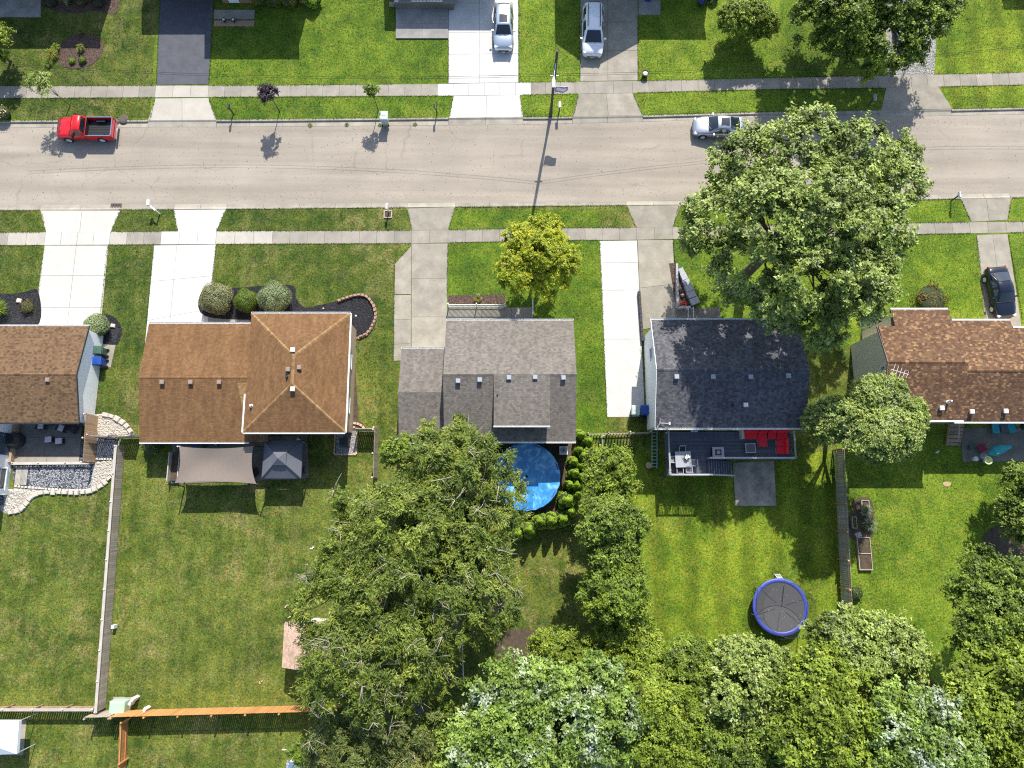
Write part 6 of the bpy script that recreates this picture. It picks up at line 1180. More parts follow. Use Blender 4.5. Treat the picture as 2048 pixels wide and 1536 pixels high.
# gazebo
ga = thing('gazebo', 'slate grey two-tier gazebo beside the shade sail', 'gazebo', g(565, 920)); c4 = [g(526, 880, 2.05), g(604, 880, 2.05), g(604, 957, 2.05), g(525, 957, 2.05)]; x0, x1, y0, y1 = (c4[0].x+c4[3].x)/2, (c4[1].x+c4[2].x)/2, c4[2].y, c4[0].y; xm, ym = (x0+x1)/2, (y0+y1)/2
for i, q in enumerate([[(x0, y0), (x1, y0)], [(x1, y0), (x1, y1)], [(x1, y1), (x0, y1)], [(x0, y1), (x0, y0)]]):
    a_, b_ = q; t_ = .68; A2 = (b_[0]+(xm-b_[0])*t_, b_[1]+(ym-b_[1])*t_, 2.67); B2 = (a_[0]+(xm-a_[0])*t_, a_[1]+(ym-a_[1])*t_, 2.67)
    MB().grid(patch((*a_, 2.05), (*b_, 2.05), A2, B2, 6, 5, -.05)).build('canopy_panel', 'canvas_slate', ga, world=True)
    sk = MB(); sk.grid([[(*a_, 2.05), (*b_, 2.05)], [(*a_, 1.87), (*b_, 1.87)]]).build('valance', 'canvas_slate', ga, world=True); t2 = .66
    C2 = (a_[0]+(xm-a_[0])*t2, a_[1]+(ym-a_[1])*t2, 2.77); D2 = (b_[0]+(xm-b_[0])*t2, b_[1]+(ym-b_[1])*t2, 2.77); MB().add([C2, D2, (xm, ym, 3.15)], [(0, 1, 2)]).add([C2, D2, (D2[0], D2[1], 2.71), (C2[0], C2[1], 2.71)], [(0, 3, 2, 1)]).build('vent_panel', 'canvas_slate', ga, world=True)
    MB().bar((*a_, 2.08), (B2[0], B2[1], 2.70), .05, .04).build('rib', 'dark_trim', ga, world=True); MB().bx(a_[0]*.97+xm*.03-.05, a_[0]*.97+xm*.03+.05, a_[1]*.97+ym*.03-.05, a_[1]*.97+ym*.03+.05, 0, 2.05).build('post', 'dark_trim', ga, world=True)
p_ = g(512, 945); solo('patio_pot', MB().lathe((0, 0, 0), [(.25, 0), (.4, .35), (.42, .5), (.36, .5), (.3, .42)], 16), 'black_plastic', (p_.x, p_.y, .04), 'round black pot between shade sail and gazebo', 'plant pot')
for i, (a, b, m_, s_) in enumerate([(395, 888, 'plastic_blue', .5), (415, 888, 'wicker_black', .6), (436, 886, 'galvanised', .4), (606, 886, 'pedestal_white', .45), (606, 940, 'wicker_black', .5), (601, 951, 'pedestal_white', .3)]):
    p_ = g(a, b); o = thing('stored_chair', ['blue folding chair in the shade of the brown house', 'black chair in the shade of the brown house', 'grey chair in the shade of the brown house', 'pale folding chair at the right side of the gazebo', 'dark folding chair at the lower right of the gazebo', 'tiny white lantern at the lower right of the gazebo'][i], 'chair' if i < 5 else 'lantern', (p_.x, p_.y, .04), .4*i, 'chairs round the gazebo' if i < 5 else None)
    if i == 5: o.name = 'lantern'; MB().lathe((0, 0, 0), [(.12, 0), (.12, .3), (.02, .4)], 8).build('shade', m_, o); continue
    MB().box((0, 0, .42), (s_, s_, .05)).build('seat', m_, o); MB().box((0, s_/2, .7), (s_, .05, .55), rx=-.2).build('backrest', m_, o)
    for u in (-1, 1): MB().bar((u*s_/2, -s_/2, 0), (u*s_/2, s_/2, .7), .04, .04).build('leg', 'dark_trim', o); MB().bar((u*s_/2, s_/2, 0), (u*s_/2, -s_/2, .45), .04, .04).build('leg', 'dark_trim', o)
# fire table on gravel square
fp = thing('gravel_border', 'brick edged gravel square behind the brown house', 'edging', g(692, 886)); a_, b_ = g(671, 864), g(713, 909)
for (u0, v0, u1, v1) in ((a_.x, b_.y, b_.x, b_.y), (a_.x, a_.y, a_.x, b_.y), (b_.x, a_.y, b_.x, b_.y)):
    L_ = math.hypot(u1-u0, v1-v0); n = int(L_/.25)
    for k in range(n): t_ = (k+.5)/n; MB().box((u0+(u1-u0)*t_, v0+(v1-v0)*t_, .05), (.22, .12, .12), rz=math.atan2(v1-v0, u1-u0)).build('brick', 'block_pink', fp, world=True)
p_ = g(692, 885); o = thing('air_conditioner', 'black air conditioner on the gravel square behind the brown house', 'air conditioner', (p_.x, p_.y, .05)); MB().box((0, 0, .35), (.72, .72, .7)).build('case', 'black_plastic', o); MB().lathe((0, 0, .7), [(.33, 0), (.34, .02), (.3, .03), (.06, .035)], 16).build('fan_grille', 'wicker_black', o)
for s_ in (-1, 1): MB().box((0, s_*.33, .71), (.76, .06, .04)).build('rim', 'dark_trim', o); MB().box((s_*.35, 0, .71), (.06, .6, .04)).build('rim', 'dark_trim', o)
# shed
sh_z = 2.2; s0, s1 = g(569, 1243, sh_z), g(571, 1335, sh_z); sd = thing('garden_shed', 'small shed with pinkish tan shingles half under the locust', 'shed', (s0.x+1.2, (s0.y+s1.y)/2, 0)); sx0, sx1, sy1, sy0 = s0.x, s0.x+2.9, s0.y, s1.y
MB().loft([[(sx0+.12, y, -.02), (sx1-.12, y, -.02), (sx1-.12, y, sh_z-.1), ((sx0+sx1)/2, y, 2.85), (sx0+.12, y, sh_z-.1)] for y in (sy0+.12, sy1-.12)]).build('wall', 'beige_siding', sd, world=True); xm = (sx0+sx1)/2
roof_plane(sd, [(sx0, sy1, sh_z), (sx0, sy0, sh_z), (xm, sy0, 3.0), (xm, sy1, 3.0)], 'shingle_pink'); roof_plane(sd, [(sx1, sy0, sh_z), (sx1, sy1, sh_z), (xm+.003, sy1, 3.0), (xm+.003, sy0, 3.0)], 'shingle_pink'); door(sd, (xm, sy1-.12, 0), 'y+', 1.3, 1.9)
# utility boxes
p_ = g(244, 1413); o = thing('transformer_box', 'pale green utility transformer box in the fence corner', 'utility box', p_, -.02); MB().loft([[(-.62, -.58, 0), (.62, -.58, 0), (.62, .58, 0), (-.62, .58, 0)], [(-.6, -.56, .75), (.6, -.56, .75), (.6, .56, .75), (-.6, .56, .75)], [(-.5, -.46, .84), (.5, -.46, .84), (.5, .46, .84), (-.5, .46, .84)]]).build('case', 'box_green', o); MB().box((0, 0, .02), (1.5, 1.4, .06)).build('base_pad', 'concrete_walk', o)
for i, q_ in enumerate([(276, 1394), (268, 1403), (298, 1415), (232, 1252)]):
    p_ = g(*q_); hh = (.85, .6, .7, .5)[i]; solo('cable_pedestal', MB().loft([[(-.12, -.14, 0), (.12, -.14, 0), (.12, .14, 0), (-.12, .14, 0)], [(-.12, -.14, hh), (.12, -.14, hh), (.12, .14, hh), (-.12, .14, hh)], [(-.08, -.1, hh+.06), (.08, -.1, hh+.06), (.08, .1, hh+.06), (-.08, .1, hh+.06)]]), 'pedestal_white', p_, ['pale cable pedestal upper right of the green transformer box', 'short pale cable pedestal touching the green transformer box', 'pale cable pedestal by the orange fence right of the transformer', 'lone white pedestal beside the long grey fence'][i], 'utility box', 'cable pedestals', rz=-.5 if i < 3 else 0)
# tent at the bottom left
te = thing('canopy_tent', 'white pop-up canopy tent at the bottom left corner', 'tent', g(-10, 1480)); q4 = [g(-70, 1442, 2.1), g(38, 1442, 2.1), g(33, 1508, 2.1), g(-75, 1512, 2.1)]; ap = (q4[0]+q4[2])/2+Vector((0, 0, .9))
for i in range(4): a_, b_ = q4[i], q4[(i+1) % 4]; MB().grid(patch(a_, b_, ap, ap, 5, 4, 0)).build('canopy_panel', 'canvas_white', te, world=True); MB().grid([[a_, b_], [a_-Vector((0, 0, .3)), b_-Vector((0, 0, .3))]]).build('valance', 'canvas_white', te, world=True); MB().bar((a_.x*.98+ap.x*.02, a_.y*.98+ap.y*.02, 0), (a_.x*.98+ap.x*.02, a_.y*.98+ap.y*.02, 2.1), .05, .05).build('leg', 'galvanised', te, world=True)
wsd = thing('white_shed', 'white roofed shed cut by the bottom edge', 'shed', g(610, 1535)); a_, b_ = g(575, 1521, 1.9), g(655, 1519, 1.9); MB().bx(a_.x+.1, b_.x-.1, a_.y-3, a_.y-.1, 0, 1.85).build('wall', 'white_siding', wsd, world=True); MB().loft([[(a_.x, a_.y, 1.9), (b_.x, b_.y, 1.9), (b_.x, b_.y, 1.96), (a_.x, a_.y, 1.96)], [(a_.x-.3, a_.y-3.2, 2.5), (b_.x, b_.y-3.2, 2.5), (b_.x, b_.y-3.2, 2.56), (a_.x-.3, a_.y-3.2, 2.56)]]).build('roof', 'canvas_white', wsd, world=True)
p_ = g(588, 1500); solo('white_pipe', MB().tube([(0, 0, .05), (-.9, .05, .08)], .05, 8), 'white_trim', p_, 'white pipe lying on the bottom lawn beside the bush', 'pipe')
for i, q_ in enumerate([(623, 1097), (572, 1213), (520, 1365), (1873, 905)]):
    p_ = g(*q_); solo('toy_scrap', MB().box((0, 0, .04), (.22, .1, .08), rz=i).box((.15, .1, .03), (.12, .1, .06)), ['pedestal_white', 'block_pink', 'straw', 'pedestal_white'][i], p_, ['white scrap on the lawn left of the locust grove', 'pinkish scrap on the lawn above the shingled shed', 'tan scrap on the lawn left of the shed', 'white scrap on the lawn below the rightmost house'][i], 'scrap')
# trailer and things under the grove
p_ = g(800, 1395); o = thing('cargo_trailer', 'dark trailer in shadow under the thin locust branches', 'trailer', (p_.x, p_.y, 0)); MB().bx(-1.8, 1.8, -1, 1, .5, 2.0).build('box', 'canvas_slate', o)
for s_ in (-1, 1): MB().cyl((0, s_*1.02-.1, .35), .35, .2, 16, ax='Y').build('wheel', 'rubber', o)
MB().bar((1.8, 0, .5), (2.8, 0, .45), .1, .1).build('tow_bar', 'dark_trim', o)
p_ = g(868, 1332); solo('water_tank', MB().loft([[(-.4, -.4, 0), (.4, -.4, 0), (.4, .4, 0), (-.4, .4, 0)], [(-.42, -.42, .9), (.42, -.42, .9), (.42, .42, .9), (-.42, .42, .9)], [(-.3, -.3, 1), (.3, -.3, 1), (.3, .3, 1), (-.3, .3, 1)]]), 'pedestal_white', p_, 'white box tank at the right edge of the shaded grove', 'tank')
o = thing('pipe_frame', 'thin metal pipe frame standing between grove and white-leaved maple', 'frame', g(922, 1310)); a_, b_, c_ = g(908, 1266, 1.4), g(924, 1266, 1.4), g(927, 1362, 1.4)
MB().tube([a_, b_], .04).build('rail', 'galvanised', o, world=True); MB().tube([b_, c_], .04).build('rail', 'galvanised', o, world=True)
for q in (a_, b_, c_): MB().tube([(q.x, q.y, 0), q], .035).build('post', 'galvanised', o, world=True)
p_ = g(1012, 1018); solo('deck_step', MB().box((0, 0, .25), (.45, .3, .5)), 'concrete_block', p_, 'grey block at the lower left of the pool', 'block')
# pool
pc = g(1053, 953, 1.25); pr_ = (g(1119, 953, 1.25)-pc).x; po_ = thing('swimming_pool', 'round above-ground pool with a blue cover behind the grey house', 'pool', (pc.x, pc.y, 0))
MB().lathe((0, 0, 0), [(pr_*.98, 0), (pr_*.98, 1.2), (pr_*1.0, 1.22), (pr_*1.0, 1.27), (pr_*.96, 1.27)], 40, False).build('wall', 'trampoline_blue', po_, smooth=False)
A = [2*math.pi*k/48 for k in range(48)]; rings = [[(r*math.cos(a)*pr_*(1+.012*math.sin(a*19)*(r > .95)), r*math.sin(a)*pr_*(1+.012*math.sin(a*23)*(r > .95)), 1.3-.09*(1-r**4)+.012*math.sin(a*7+r*9)*r+(.0 if r < 1 else -.02)) for a in A] for r in (1.02, 1.0, .9, .75, .5, .25, .04)]
MB().loft(rings, cap=False).build('cover', 'pool_cover', po_, smooth=True); MB().lathe((0, 0, 0), [(pr_*1.03, 1.05), (pr_*1.035, 1.28)], 48, False).build('cover_skirt', 'pool_cover', po_)
p_ = g(1126, 902); o = thing('air_conditioner', 'white air conditioner with round fan between house and pool', 'air conditioner', p_); MB().box((0, 0, .35), (.68, .68, .7)).build('case', 'pedestal_white', o); MB().lathe((0, 0, .7), [(.28, 0), (.28, .015), (.08, .03)], 18).build('fan_grille', 'vent_grey', o); MB().lathe((0, 0, .731), [(.09, 0), (.03, .02)], 10).build('hub', 'dark_trim', o)
# planter and stone seat before the black-roofed house
ps = thing('stone_planter', 'grey stone planter with stepped seat before the black-roofed house', 'planter', g(1365, 580))
MB().bar((g(1352, 530).x, g(1352, 530).y, .2), (g(1353, 617).x, g(1353, 617).y, .2), .18, .4).build('side_wall', 'stone_grey', ps, world=True); MB().bar((g(1353, 617).x, g(1353, 617).y, .2), (g(1379, 616).x, g(1379, 616).y, .2), .18, .4).build('side_wall', 'stone_grey', ps, world=True)
qs = [(1361, 545), (1366, 556), (1371, 567), (1376, 579), (1381, 591), (1387, 604)]
for i, (a, b) in enumerate(qs): p_ = g(a, b); MB().box((p_.x, p_.y, .2+.03*(i % 2)), (.46+.06*i, .56, .4), rz=.38).build('seat_block', 'granite_grey', ps, world=True)
p_ = g(1364, 592); solo('garden_ornament', MB().lathe((0, 0, 0), [(.1, 0), (.16, .15), (.1, .3), (.02, .4)], 10), 'terracotta', (p_.x, p_.y, .03), 'small tan ornament in the stone planter', 'ornament')
o = thing('side_railing', 'white metal railing by the front step of the black-roofed house', 'railing', g(1375, 630))
for dx_ in (0, .45): MB().bar(g(1371, 620)+Vector((dx_, 0, .9)), g(1371, 640)+Vector((dx_, 0, .9)), .05, .05).build('rail', 'galvanised', o, world=True); q = g(1371, 620); MB().bx(q.x+dx_-.03, q.x+dx_+.03, q.y-.03, q.y+.03, 0, .9).build('post', 'galvanised', o, world=True)
a_, b_ = g(1277, 584), g(1284, 684); bw = thing('driveway_wall', 'low black wall between the new white slab and the old driveway', 'wall', a_)
for k in range(11): q0 = a_.lerp(b_, k/11+.004); q1 = a_.lerp(b_, (k+1)/11-.004); MB().bar((q0.x, q0.y, .2), (q1.x, q1.y, .2), .2, .4).build('block', 'black_wall', bw, world=True)
# deck
DZ = 2.1; RZ = 3.0; dl = g(1331, 862, DZ).x; dr_ = g(1579, 862, DZ).x; dt = ky_b-.05; dm = g(1450, 918, DZ).y; dbm = g(1370, 951, DZ).y; dsx = g(1412, 935, DZ).x
de = thing('raised_deck', 'dark slate raised deck with stairs behind the black-roofed house', 'deck', (dl, dbm, 0)); n = int((dt-dbm)/.145)
for k in range(n):
    y0_ = dt-(k+1)*.145; xr = dr_ if y0_ > dm-.02 else dsx; MB().bx(dl, xr, y0_+.006, y0_+.141, DZ-.04, DZ).build('board', 'deck_slate', de, world=True)
MB().bx(dl-.03, dr_+.03, dm-.05, dm+.0, DZ-.3, DZ-.045).build('joist', 'deck_slate', de, world=True); MB().bx(dl-.03, dsx, dbm-.05, dbm, DZ-.3, DZ-.045).build('joist', 'deck_slate', de, world=True); MB().bx(dl-.03, dl+.02, dbm, dt, DZ-.3, DZ-.045).build('joist', 'deck_slate', de, world=True); MB().bx(dr_-.02, dr_+.03, dm, dt, DZ-.3, DZ-.045).build('joist', 'deck_slate', de, world=True)
for x, y in ((dl+.1, dbm+.1), (dsx-.1, dbm+.1), (dr_-.1, dm+.1), ((dsx+dr_)/2, dm+.1), (dl+.1, dt-.2)): MB().bx(x-.07, x+.07, y-.07, y+.07, 0, DZ-.05).build('post', 'deck_slate', de, world=True)
def deck_rail(a, b, z0=DZ, z1=None):
    z1 = z0 if z1 is None else z1; a = Vector((*a, z0)); b = Vector((*b, z1)); up = Vector((0, 0, .92)); MB().bar(a+up, b+up, .13, .04).build('handrail', 'deck_light', de, world=True); MB().bar(a+up*.14, b+up*.14, .05, .06).build('lower_rail', 'deck_slate', de, world=True)
    d = b-a; k = int(d.length/.13)
    for i in range(1, k): q = a+d*(i/k); MB().bx(q.x-.02, q.x+.02, q.y-.02, q.y+.02, q.z+.13, q.z+.9).build('baluster', 'deck_slate', de, world=True)
    for q in (a, b): MB().bx(q.x-.055, q.x+.055, q.y-.055, q.y+.055, q.z-.05, q.z+1.0).build('rail_post', 'deck_light', de, world=True)
deck_rail((dl+.03, dt-.1), (dl+.03, dbm+.03)); deck_rail((dl+.09, dbm+.03), (dsx, dbm+.03)); deck_rail((dsx+.1, dm+.03), (dr_-.03, dm+.03)); deck_rail((dr_-.03, dm+.09), (dr_-.03, dt-.1)); sx_end = dsx+2.5
deck_rail((dsx+.12, dbm+.03), (sx_end, dbm+.03), DZ, .35)
for k in range(10): x = dsx+.05+k*.255; z = DZ-(k+1)*.19; MB().bx(x, x+.27, dbm+.1, dm-.08, z-.04, z).build('tread', 'deck_slate', de, world=True); MB().bx(x+.245, x+.275, dbm+.1, dm-.08, z+.002, z+.012).build('nosing', 'deck_light', de, world=True)
for y in (dbm+.06, dm-.07): MB().bar((dsx, y, DZ-.25), (sx_end, y, .1), .04, .26).build('stringer', 'deck_slate', de, world=True)
def on_deck(px, py, dz=0): return g(px, py, DZ+dz)
# red sofa
so_ = thing('corner_sofa', 'red cushioned corner sofa on the raised deck', 'sofa', on_deck(1530, 880)); fr = []
def sofa_piece(px0, py0, px1, py1, back=None):
    a, b = on_deck(px0, py0, .45), on_deck(px1, py1, .45); x0_, x1_, y1_, y0_ = a.x, b.x, a.y, b.y
    MB().bx(x0_+.02, x1_-.02, y0_+.02, y1_-.02, DZ, DZ+.3).build('base', 'fence_cap', so_, world=True); m = MB().bx(x0_, x1_, y0_, y1_, DZ+.302, DZ+.45); m.build('seat_cushion', 'cushion_red', so_, world=True)
    if back == 'N': MB().bx(x0_, x1_, y1_-.22, y1_, DZ+.452, DZ+.8).build('back_cushion', 'cushion_red', so_, world=True)
    if back == 'E': MB().bx(x1_-.22, x1_, y0_, y1_, DZ+.452, DZ+.8).build('back_cushion', 'cushion_red', so_, world=True)
sofa_piece(1487, 860, 1515.5, 878, 'N'); sofa_piece(1516, 860, 1535, 893, 'N'); sofa_piece(1535.5, 860, 1553, 878, 'N'); sofa_piece(1553.5, 860, 1575, 878, 'N'); sofa_piece(1554, 878.5, 1575, 893, 'E'); sofa_piece(1554, 893.5, 1575, 908, 'E')
MB().bx(on_deck(1481, 860, .45).x, on_deck(1486.5, 860, .45).x, on_deck(1484, 878, .45).y, on_deck(1484, 860, .45).y, DZ, DZ+.62).build('armrest', 'fence_cap', so_, world=True)
c_ = on_deck(1498, 897); o = thing('coffee_table', 'square coffee table with dark glass top before the red sofa', 'table', c_, .03); MB().box((0, 0, .36), (.82, .78, .06)).build('top_frame', 'fence_cap', o); MB().box((0, 0, .394), (.68, .64, .012)).build('glass_top', 'glass_dark', o)
for a in (-1, 1):
    for b in (-1, 1): MB().box((a*.36, b*.34, .165), (.06, .06, .33)).build('leg', 'fence_cap', o)
c_ = on_deck(1432, 906); o = thing('fire_table', 'square grill table with open burner on the raised deck', 'fire table', c_); MB().box((0, 0, .28), (.82, .78, .56)).build('base', 'wicker_black', o); MB().box((0, 0, .6), (.92, .86, .07)).build('top', 'granite_grey', o); MB().box((0, 0, .64), (.5, .46, .02)).build('burner', 'vent_black', o); MB().lathe((0, 0, .65), [(.15, 0), (.15, .03), (.1, .04)], 10).build('burner_ring', 'straw', o)
c_ = on_deck(1362, 920); o = thing('dining_table', 'square outdoor dining table at the deck corner', 'table', c_, 0.03); MB().box((0, 0, .72), (1.25, 1.25, .05)).build('tabletop', 'granite_grey', o)
for a in (-1, 1):
    for b in (-1, 1): MB().box((a*.55, b*.55, .345), (.06, .06, .69)).build('leg', 'dark_trim', o)
flowers('table_flowers', 'white flowers in a bowl on the deck dining table', 0, 0, .22, .26, 'leaf_globe', 'white_trim', 12, 120, 18); bpy.data.objects['table_flowers'].location = (c_.x+.25, c_.y+.15, DZ+.75)
for i, (dx_, dy_, rz_) in enumerate(((0, .95, 0), (-.9, 0, math.pi/2), (.95, -.3, -math.pi/2), (.55, -.95, math.pi), (-.3, -1.0, math.pi))):
    o = thing('dining_chair', ['slatted dining chair on the house side of the deck table', 'slatted dining chair left of the deck table', 'slatted dining chair right of the deck table', 'slatted dining chair on the garden side of the deck table, right one', 'slatted dining chair on the garden side of the deck table, left one'][i], 'chair', (c_.x+dx_*.85, c_.y+dy_*.85, DZ), rz_, 'slatted chairs round the deck table')
    for k in range(5): MB().box((-.2+k*.1, 0, .44), (.075, .44, .025)).build('seat_slat', 'granite_grey' if i in (1, 2, 3) else 'wicker_black', o)
    for k in range(4): MB().box((-.17+k*.113, .24, .7), (.06, .025, .46), rx=-.15).build('back_slat', 'granite_grey', o)
    MB().box((0, .27, .93), (.5, .03, .06)).build('back_rail', 'granite_grey', o)
    for a in (-1, 1):
        MB().box((a*.25, 0, .62), (.05, .46, .03)).build('armrest', 'granite_grey', o)
        for b in (-1, 1): MB().box((a*.22, b*.2, .21), (.04, .04, .42)).build('leg', 'dark_trim', o)
for i, q_ in enumerate([(1384, 861), (1391, 861)]): p_ = on_deck(*q_); solo('wall_lamp_pot', MB().lathe((0, 0, 0), [(.13, 0), (.16, .2), (.1, .26)], 12), 'galvanised', p_, ['left small silver pot against the house on the deck', 'right small silver pot against the house on the deck'][i], 'pot')
# dish, ladder, pot
c_ = g(1321, 846, 4.9); o = thing('satellite_dish', 'white satellite dish on the corner of the black shingle roof', 'satellite dish', (c_.x, c_.y, 4.62)); sec = []
for r in (.02, .15, .28, .36): sec.append([(-.05-.5*r*r*1.6, r*1.25*math.cos(a), .35+r*math.sin(a)) for a in A])
MB().loft(sec, cap=False).build('reflector', 'dish_white', o, smooth=True).rotation_euler = (0, 0, -.2); MB().tube([(0, 0, 0), (0, 0, .35)], .03).build('mast', 'galvanised', o); MB().tube([(0, 0, .2), (.35, -.02, .3), (.62, -.05, .4)], .025).build('arm', 'dish_white', o); MB().box((.66, -.05, .42), (.12, .2, .1)).build('receiver', 'dish_white', o)
o = thing('ladder', 'green ladder lying beside the raised deck', 'ladder', g(1308, 900)); a_, b_ = g(1304, 862, .2), g(1304, 937, .2)
for dx_ in (0, .42): MB().bar((a_.x+dx_, a_.y, .2), (b_.x+dx_, b_.y, .12), .07, .1).build('side_rail', 'ladder_green', o, world=True)
for k in range(11): q = a_.lerp(b_, (k+.5)/11); MB().bar((q.x+.03, q.y, .19), (q.x+.39, q.y, .19), .06, .03).build('rung', 'ladder_green', o, world=True)
p_ = g(1296, 931); o = thing('flower_pot', 'round straw-coloured pot beside the green ladder', 'plant pot', p_); MB().lathe((0, 0, 0), [(.2, 0), (.27, .3), (.25, .33), (.2, .3)], 14).build('pot', 'straw', o)
p_ = g(1284, 836); shrub('dry_plant', 'dry tan plant behind the blue bin by the white slab', 1284, 838, .3, .4, 'leaf_rust', 260, .1, 220, rough=.3)
MB().bar(g(1294, 852, 1.2), g(1308, 842, 1.6), .06, .06).build('downspout', 'dish_white', h4, world=True)
# trampoline
tc = g(1561, 1214, .9); tr_ = 2.2; o = thing('trampoline', 'round trampoline with blue pad and safety net on the striped lawn', 'trampoline', (tc.x, tc.y, 0))
MB().lathe((0, 0, .9), [(tr_*.88, 0), (tr_*.6, -.015), (tr_*.3, -.025), (.01, -.03)], 40, False).build('mat', 'trampoline_mat', o, smooth=True); MB().lathe((0, 0, 0), [(tr_*.86, .9), (tr_*.87, .94), (tr_*.99, .935), (tr_*1.0, .9), (tr_*.99, .82)], 40, False).build('pad', 'trampoline_blue', o, smooth=True)
MB().tube([(tr_*.97*math.cos(a), tr_*.97*math.sin(a), .84) for a in A+[0]], .03).build('frame', 'galvanised', o)
for k in range(6):
    a = k*math.pi/3+.3; x, y = tr_*math.cos(a), tr_*math.sin(a); MB().tube([(x*.97, y*.97, 0), (x*.97, y*.97, .8)], .03).build('leg', 'galvanised', o); MB().tube([(x*1.03, y*1.03, .1), (x*1.05, y*1.05, 2.0), (x*1.02, y*1.02, 2.55), (x*.92, y*.92, 2.7)], .025).build('net_pole', 'dark_trim', o)
    MB().bar((x*.2, y*.2, .885), (x*.86, y*.86, .905), .025, .01).build('mat_seam', 'rubber', o)
MB().tube([(tr_*.92*math.cos(a), tr_*.92*math.sin(a), 2.7) for a in A+[0]], .015).build('net_ring', 'dark_trim', o); MB().loft([[(tr_*.89*math.cos(a), tr_*.89*math.sin(a), .95) for a in A], [(tr_*.92*math.cos(a), tr_*.92*math.sin(a), 2.68) for a in A]], cap=False).build('net', 'net', o, smooth=True)
lm = MB(); rs = random.Random(4)
for k in range(26): a = rs.uniform(0, 6.28); r = rs.random()**.5*tr_*.82; lm.box((r*math.cos(a), r*math.sin(a), .905), (.06, .035, .01), rz=a*3)
lm.build('fallen_leaves', 'straw', o, kind='stuff')
p_ = g(1554, 1154); o = thing('trampoline_ladder', 'small silver ladder hooked on the trampoline', 'ladder', p_)
for s_ in (-1, 1): MB().bar((s_*.2, .25, 0), (s_*.2, -.15, .85), .04, .04).build('side_rail', 'galvanised', o)
for k in range(4): t_ = (k+.7)/4.4; MB().bar((-.2, .25-.4*t_, .85*t_), (.2, .25-.4*t_, .85*t_), .07, .03).build('rung', 'galvanised', o)
# raised beds
def raised(label, px0, py0, px1, py1, h=.28, mid=False):
    a, b = g(px0, py0), g(px1, py1); o = thing('raised_bed', label, 'raised bed', ((a.x+b.x)/2, (a.y+b.y)/2, 0), group='timber raised beds'); w, d = b.x-a.x, a.y-b.y
    for s_ in (-1, 1): MB().box((0, s_*d/2, h/2), (w+.06, .06, h)).build('timber', 'bed_wood', o); MB().box((s_*w/2, 0, h/2), (.06, d-.07, h)).build('timber', 'bed_wood', o)
    if mid: MB().box((0, 0, h/2+.005), (w-.07, .06, h)).build('timber', 'bed_wood', o)
    MB().box((0, 0, h*.4), (w-.06, d-.06, h*.7)).build('soil', 'soil', o); return o
raised('large two-part raised bed of dark soil beside the weathered fence', 1711, 1075, 1742, 1139, mid=True); raised('small raised box of herbs tight against the weathered fence', 1701, 1034, 1711, 1056); raised('upper raised bed with wispy plants in the right garden', 1720, 1001, 1737, 1030)
tuft('herb', 'low herbs in the small raised box', 1706, 1045, .25, .3, 'leaf_bright', 50, z0=.2); p_ = g(1716, 1070); solo('flat_stone', MB().box((0, 0, .05), (.5, .4, .1), rz=.4).box((.05, 0, .12), (.3, .25, .05), rz=.2), 'stone_grey', p_, 'pale flat stone above the large raised bed', 'stone')
# right garden
p_ = g(1822, 872); o = thing('air_conditioner', 'grey air conditioner behind the rightmost house', 'air conditioner', p_); MB().box((0, 0, .4), (1.0, .66, .8)).build('case', 'vent_grey', o); MB().lathe((.18, 0, .8), [(.28, 0), (.28, .015), (.08, .03)], 18).build('fan_grille', 'dish_white', o); MB().lathe((.18, 0, .831), [(.09, 0), (.03, .02)], 10).build('hub', 'dark_trim', o)
ws = thing('wooden_steps', 'weathered wooden steps behind the rightmost house', 'steps', g(1900, 875)); a_, b_ = g(1885, 850), g(1918, 892)
for k in range(6): y = a_.y-(a_.y-b_.y)*k/6; MB().bx(a_.x, b_.x, y-.27, y-.01, .9-k*.15, .95-k*.15).build('tread', 'wood_step', ws, world=True)
for x in (a_.x+.05, b_.x-.05): MB().bar((x, a_.y, .85), (x, b_.y, .08), .05, .2).build('stringer', 'wood_step', ws, world=True)
MB().bar((g(1896, 850).x, a_.y, 1.5), (g(1900, 878).x, b_.y+.5, 1.1), .09, .06).build('handrail', 'fence_cap', ws, world=True)
um = thing('folded_parasol', 'teal folded parasol leaning over the right patio', 'parasol', g(1985, 905)); a_, b_, c_ = g(1977, 908, 1.0), g(2000, 898, 1.3), g(2022, 893, 1.5)
MB().tube([a_, a_.lerp(b_, .5), b_, c_], [.1, .42, .38, .12], 9).build('canopy', 'teal_cloth', um, world=True, smooth=False); MB().tube([g(1968, 912, .2), c_], .03).build('pole', 'galvanised', um, world=True); MB().lathe(g(1966, 912), [(.3, 0), (.3, .12), (.05, .2)], 14).build('base', 'stone_grey', um, world=True)
o = thing('camp_chair', 'maroon folding chair on the right patio', 'chair', g(1957, 897), .4); MB().box((0, 0, .42), (.6, .55, .04)).build('seat', 'maroon_cloth', o); MB().box((0, .3, .75), (.62, .05, .7), rx=-.25).build('backrest', 'maroon_cloth', o)
for a in (-1, 1): MB().bar((a*.3, -.25, 0), (a*.3, .28, .62), .03, .03).build('leg', 'dark_trim', o); MB().bar((a*.3, .28, 0), (a*.3, -.25, .6), .03, .03).build('leg', 'dark_trim', o)
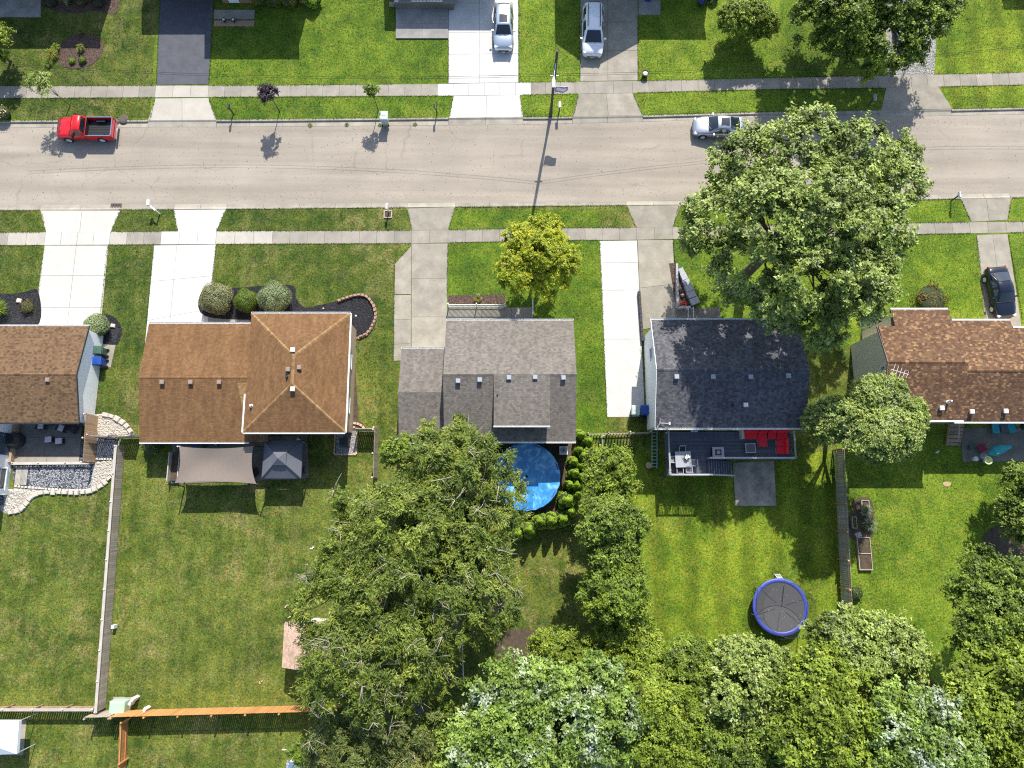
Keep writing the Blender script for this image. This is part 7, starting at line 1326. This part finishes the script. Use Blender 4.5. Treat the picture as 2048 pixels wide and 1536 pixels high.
p_ = g(1962, 922); o = thing('lime_basket', 'pale lime round basket on the right patio', 'basket', p_); MB().lathe((0, 0, .5), [(.2, 0), (.3, .35), (.34, .42), (.28, .42), (.22, .2)], 16).build('bowl', 'lime_plastic', o); MB().lathe((0, 0, 0), [(.22, 0), (.05, .06), (.05, .5), (.2, .52)], 10).build('stand', 'dark_trim', o)
p_ = g(1947, 918); solo('white_jug', MB().lathe((0, 0, 0), [(.18, 0), (.2, .35), (.1, .45)], 12), 'pedestal_white', p_, 'white jug beside the lime basket', 'jug')
p_ = g(1938, 895); solo('green_pot', MB().lathe((0, 0, 0), [(.15, 0), (.22, .3), (.2, .34), (.14, .3)], 12), 'plastic_green', (p_.x, p_.y, .03), 'small green pot at the left of the right patio', 'plant pot')
for i, (a, b, m_) in enumerate([(1985, 858, 'teal_cloth'), (2002, 856, 'canvas_slate'), (2017, 857, 'teal_cloth')]):
    p_ = g(a, b); o = thing('patio_lounger', ['left teal folded lounger against the rightmost house', 'grey folded lounger against the rightmost house', 'right teal folded lounger against the rightmost house'][i], 'lounger', (p_.x, p_.y, .03), .1*i, 'folded loungers on the right patio'); MB().box((0, 0, .35), (.6, .8, .07)).build('seat', m_, o); MB().box((0, .42, .6), (.6, .06, .55), rx=-.25).build('backrest', m_, o)
    for u in (-1, 1):
        for v in (-1, 1): MB().box((u*.26, v*.35, .155), (.04, .04, .31)).build('leg', 'dark_trim', o)
p_ = g(2036, 855); o = thing('kettle_grill', 'black kettle grill against the house at the right edge', 'grill', (p_.x, p_.y, .03)); MB().lathe((0, 0, .5), [(.1, 0), (.3, .12), (.32, .25), (.25, .4), (.03, .46)], 16).build('bowl', 'wicker_black', o, smooth=True)
for k in range(3): MB().bar((.12*math.cos(k*2.1), .12*math.sin(k*2.1), .55), (.32*math.cos(k*2.1), .32*math.sin(k*2.1), 0), .03, .03).build('leg', 'galvanised', o)
p_ = g(1894, 968); solo('bare_patch', MB().prism([(.35*math.cos(a)*(1+.15*math.sin(3*a)), .2*math.sin(a), ) for a in A[::4]], 0, .015), 'straw', p_, 'small bare tan patch in the right garden lawn', 'patch')
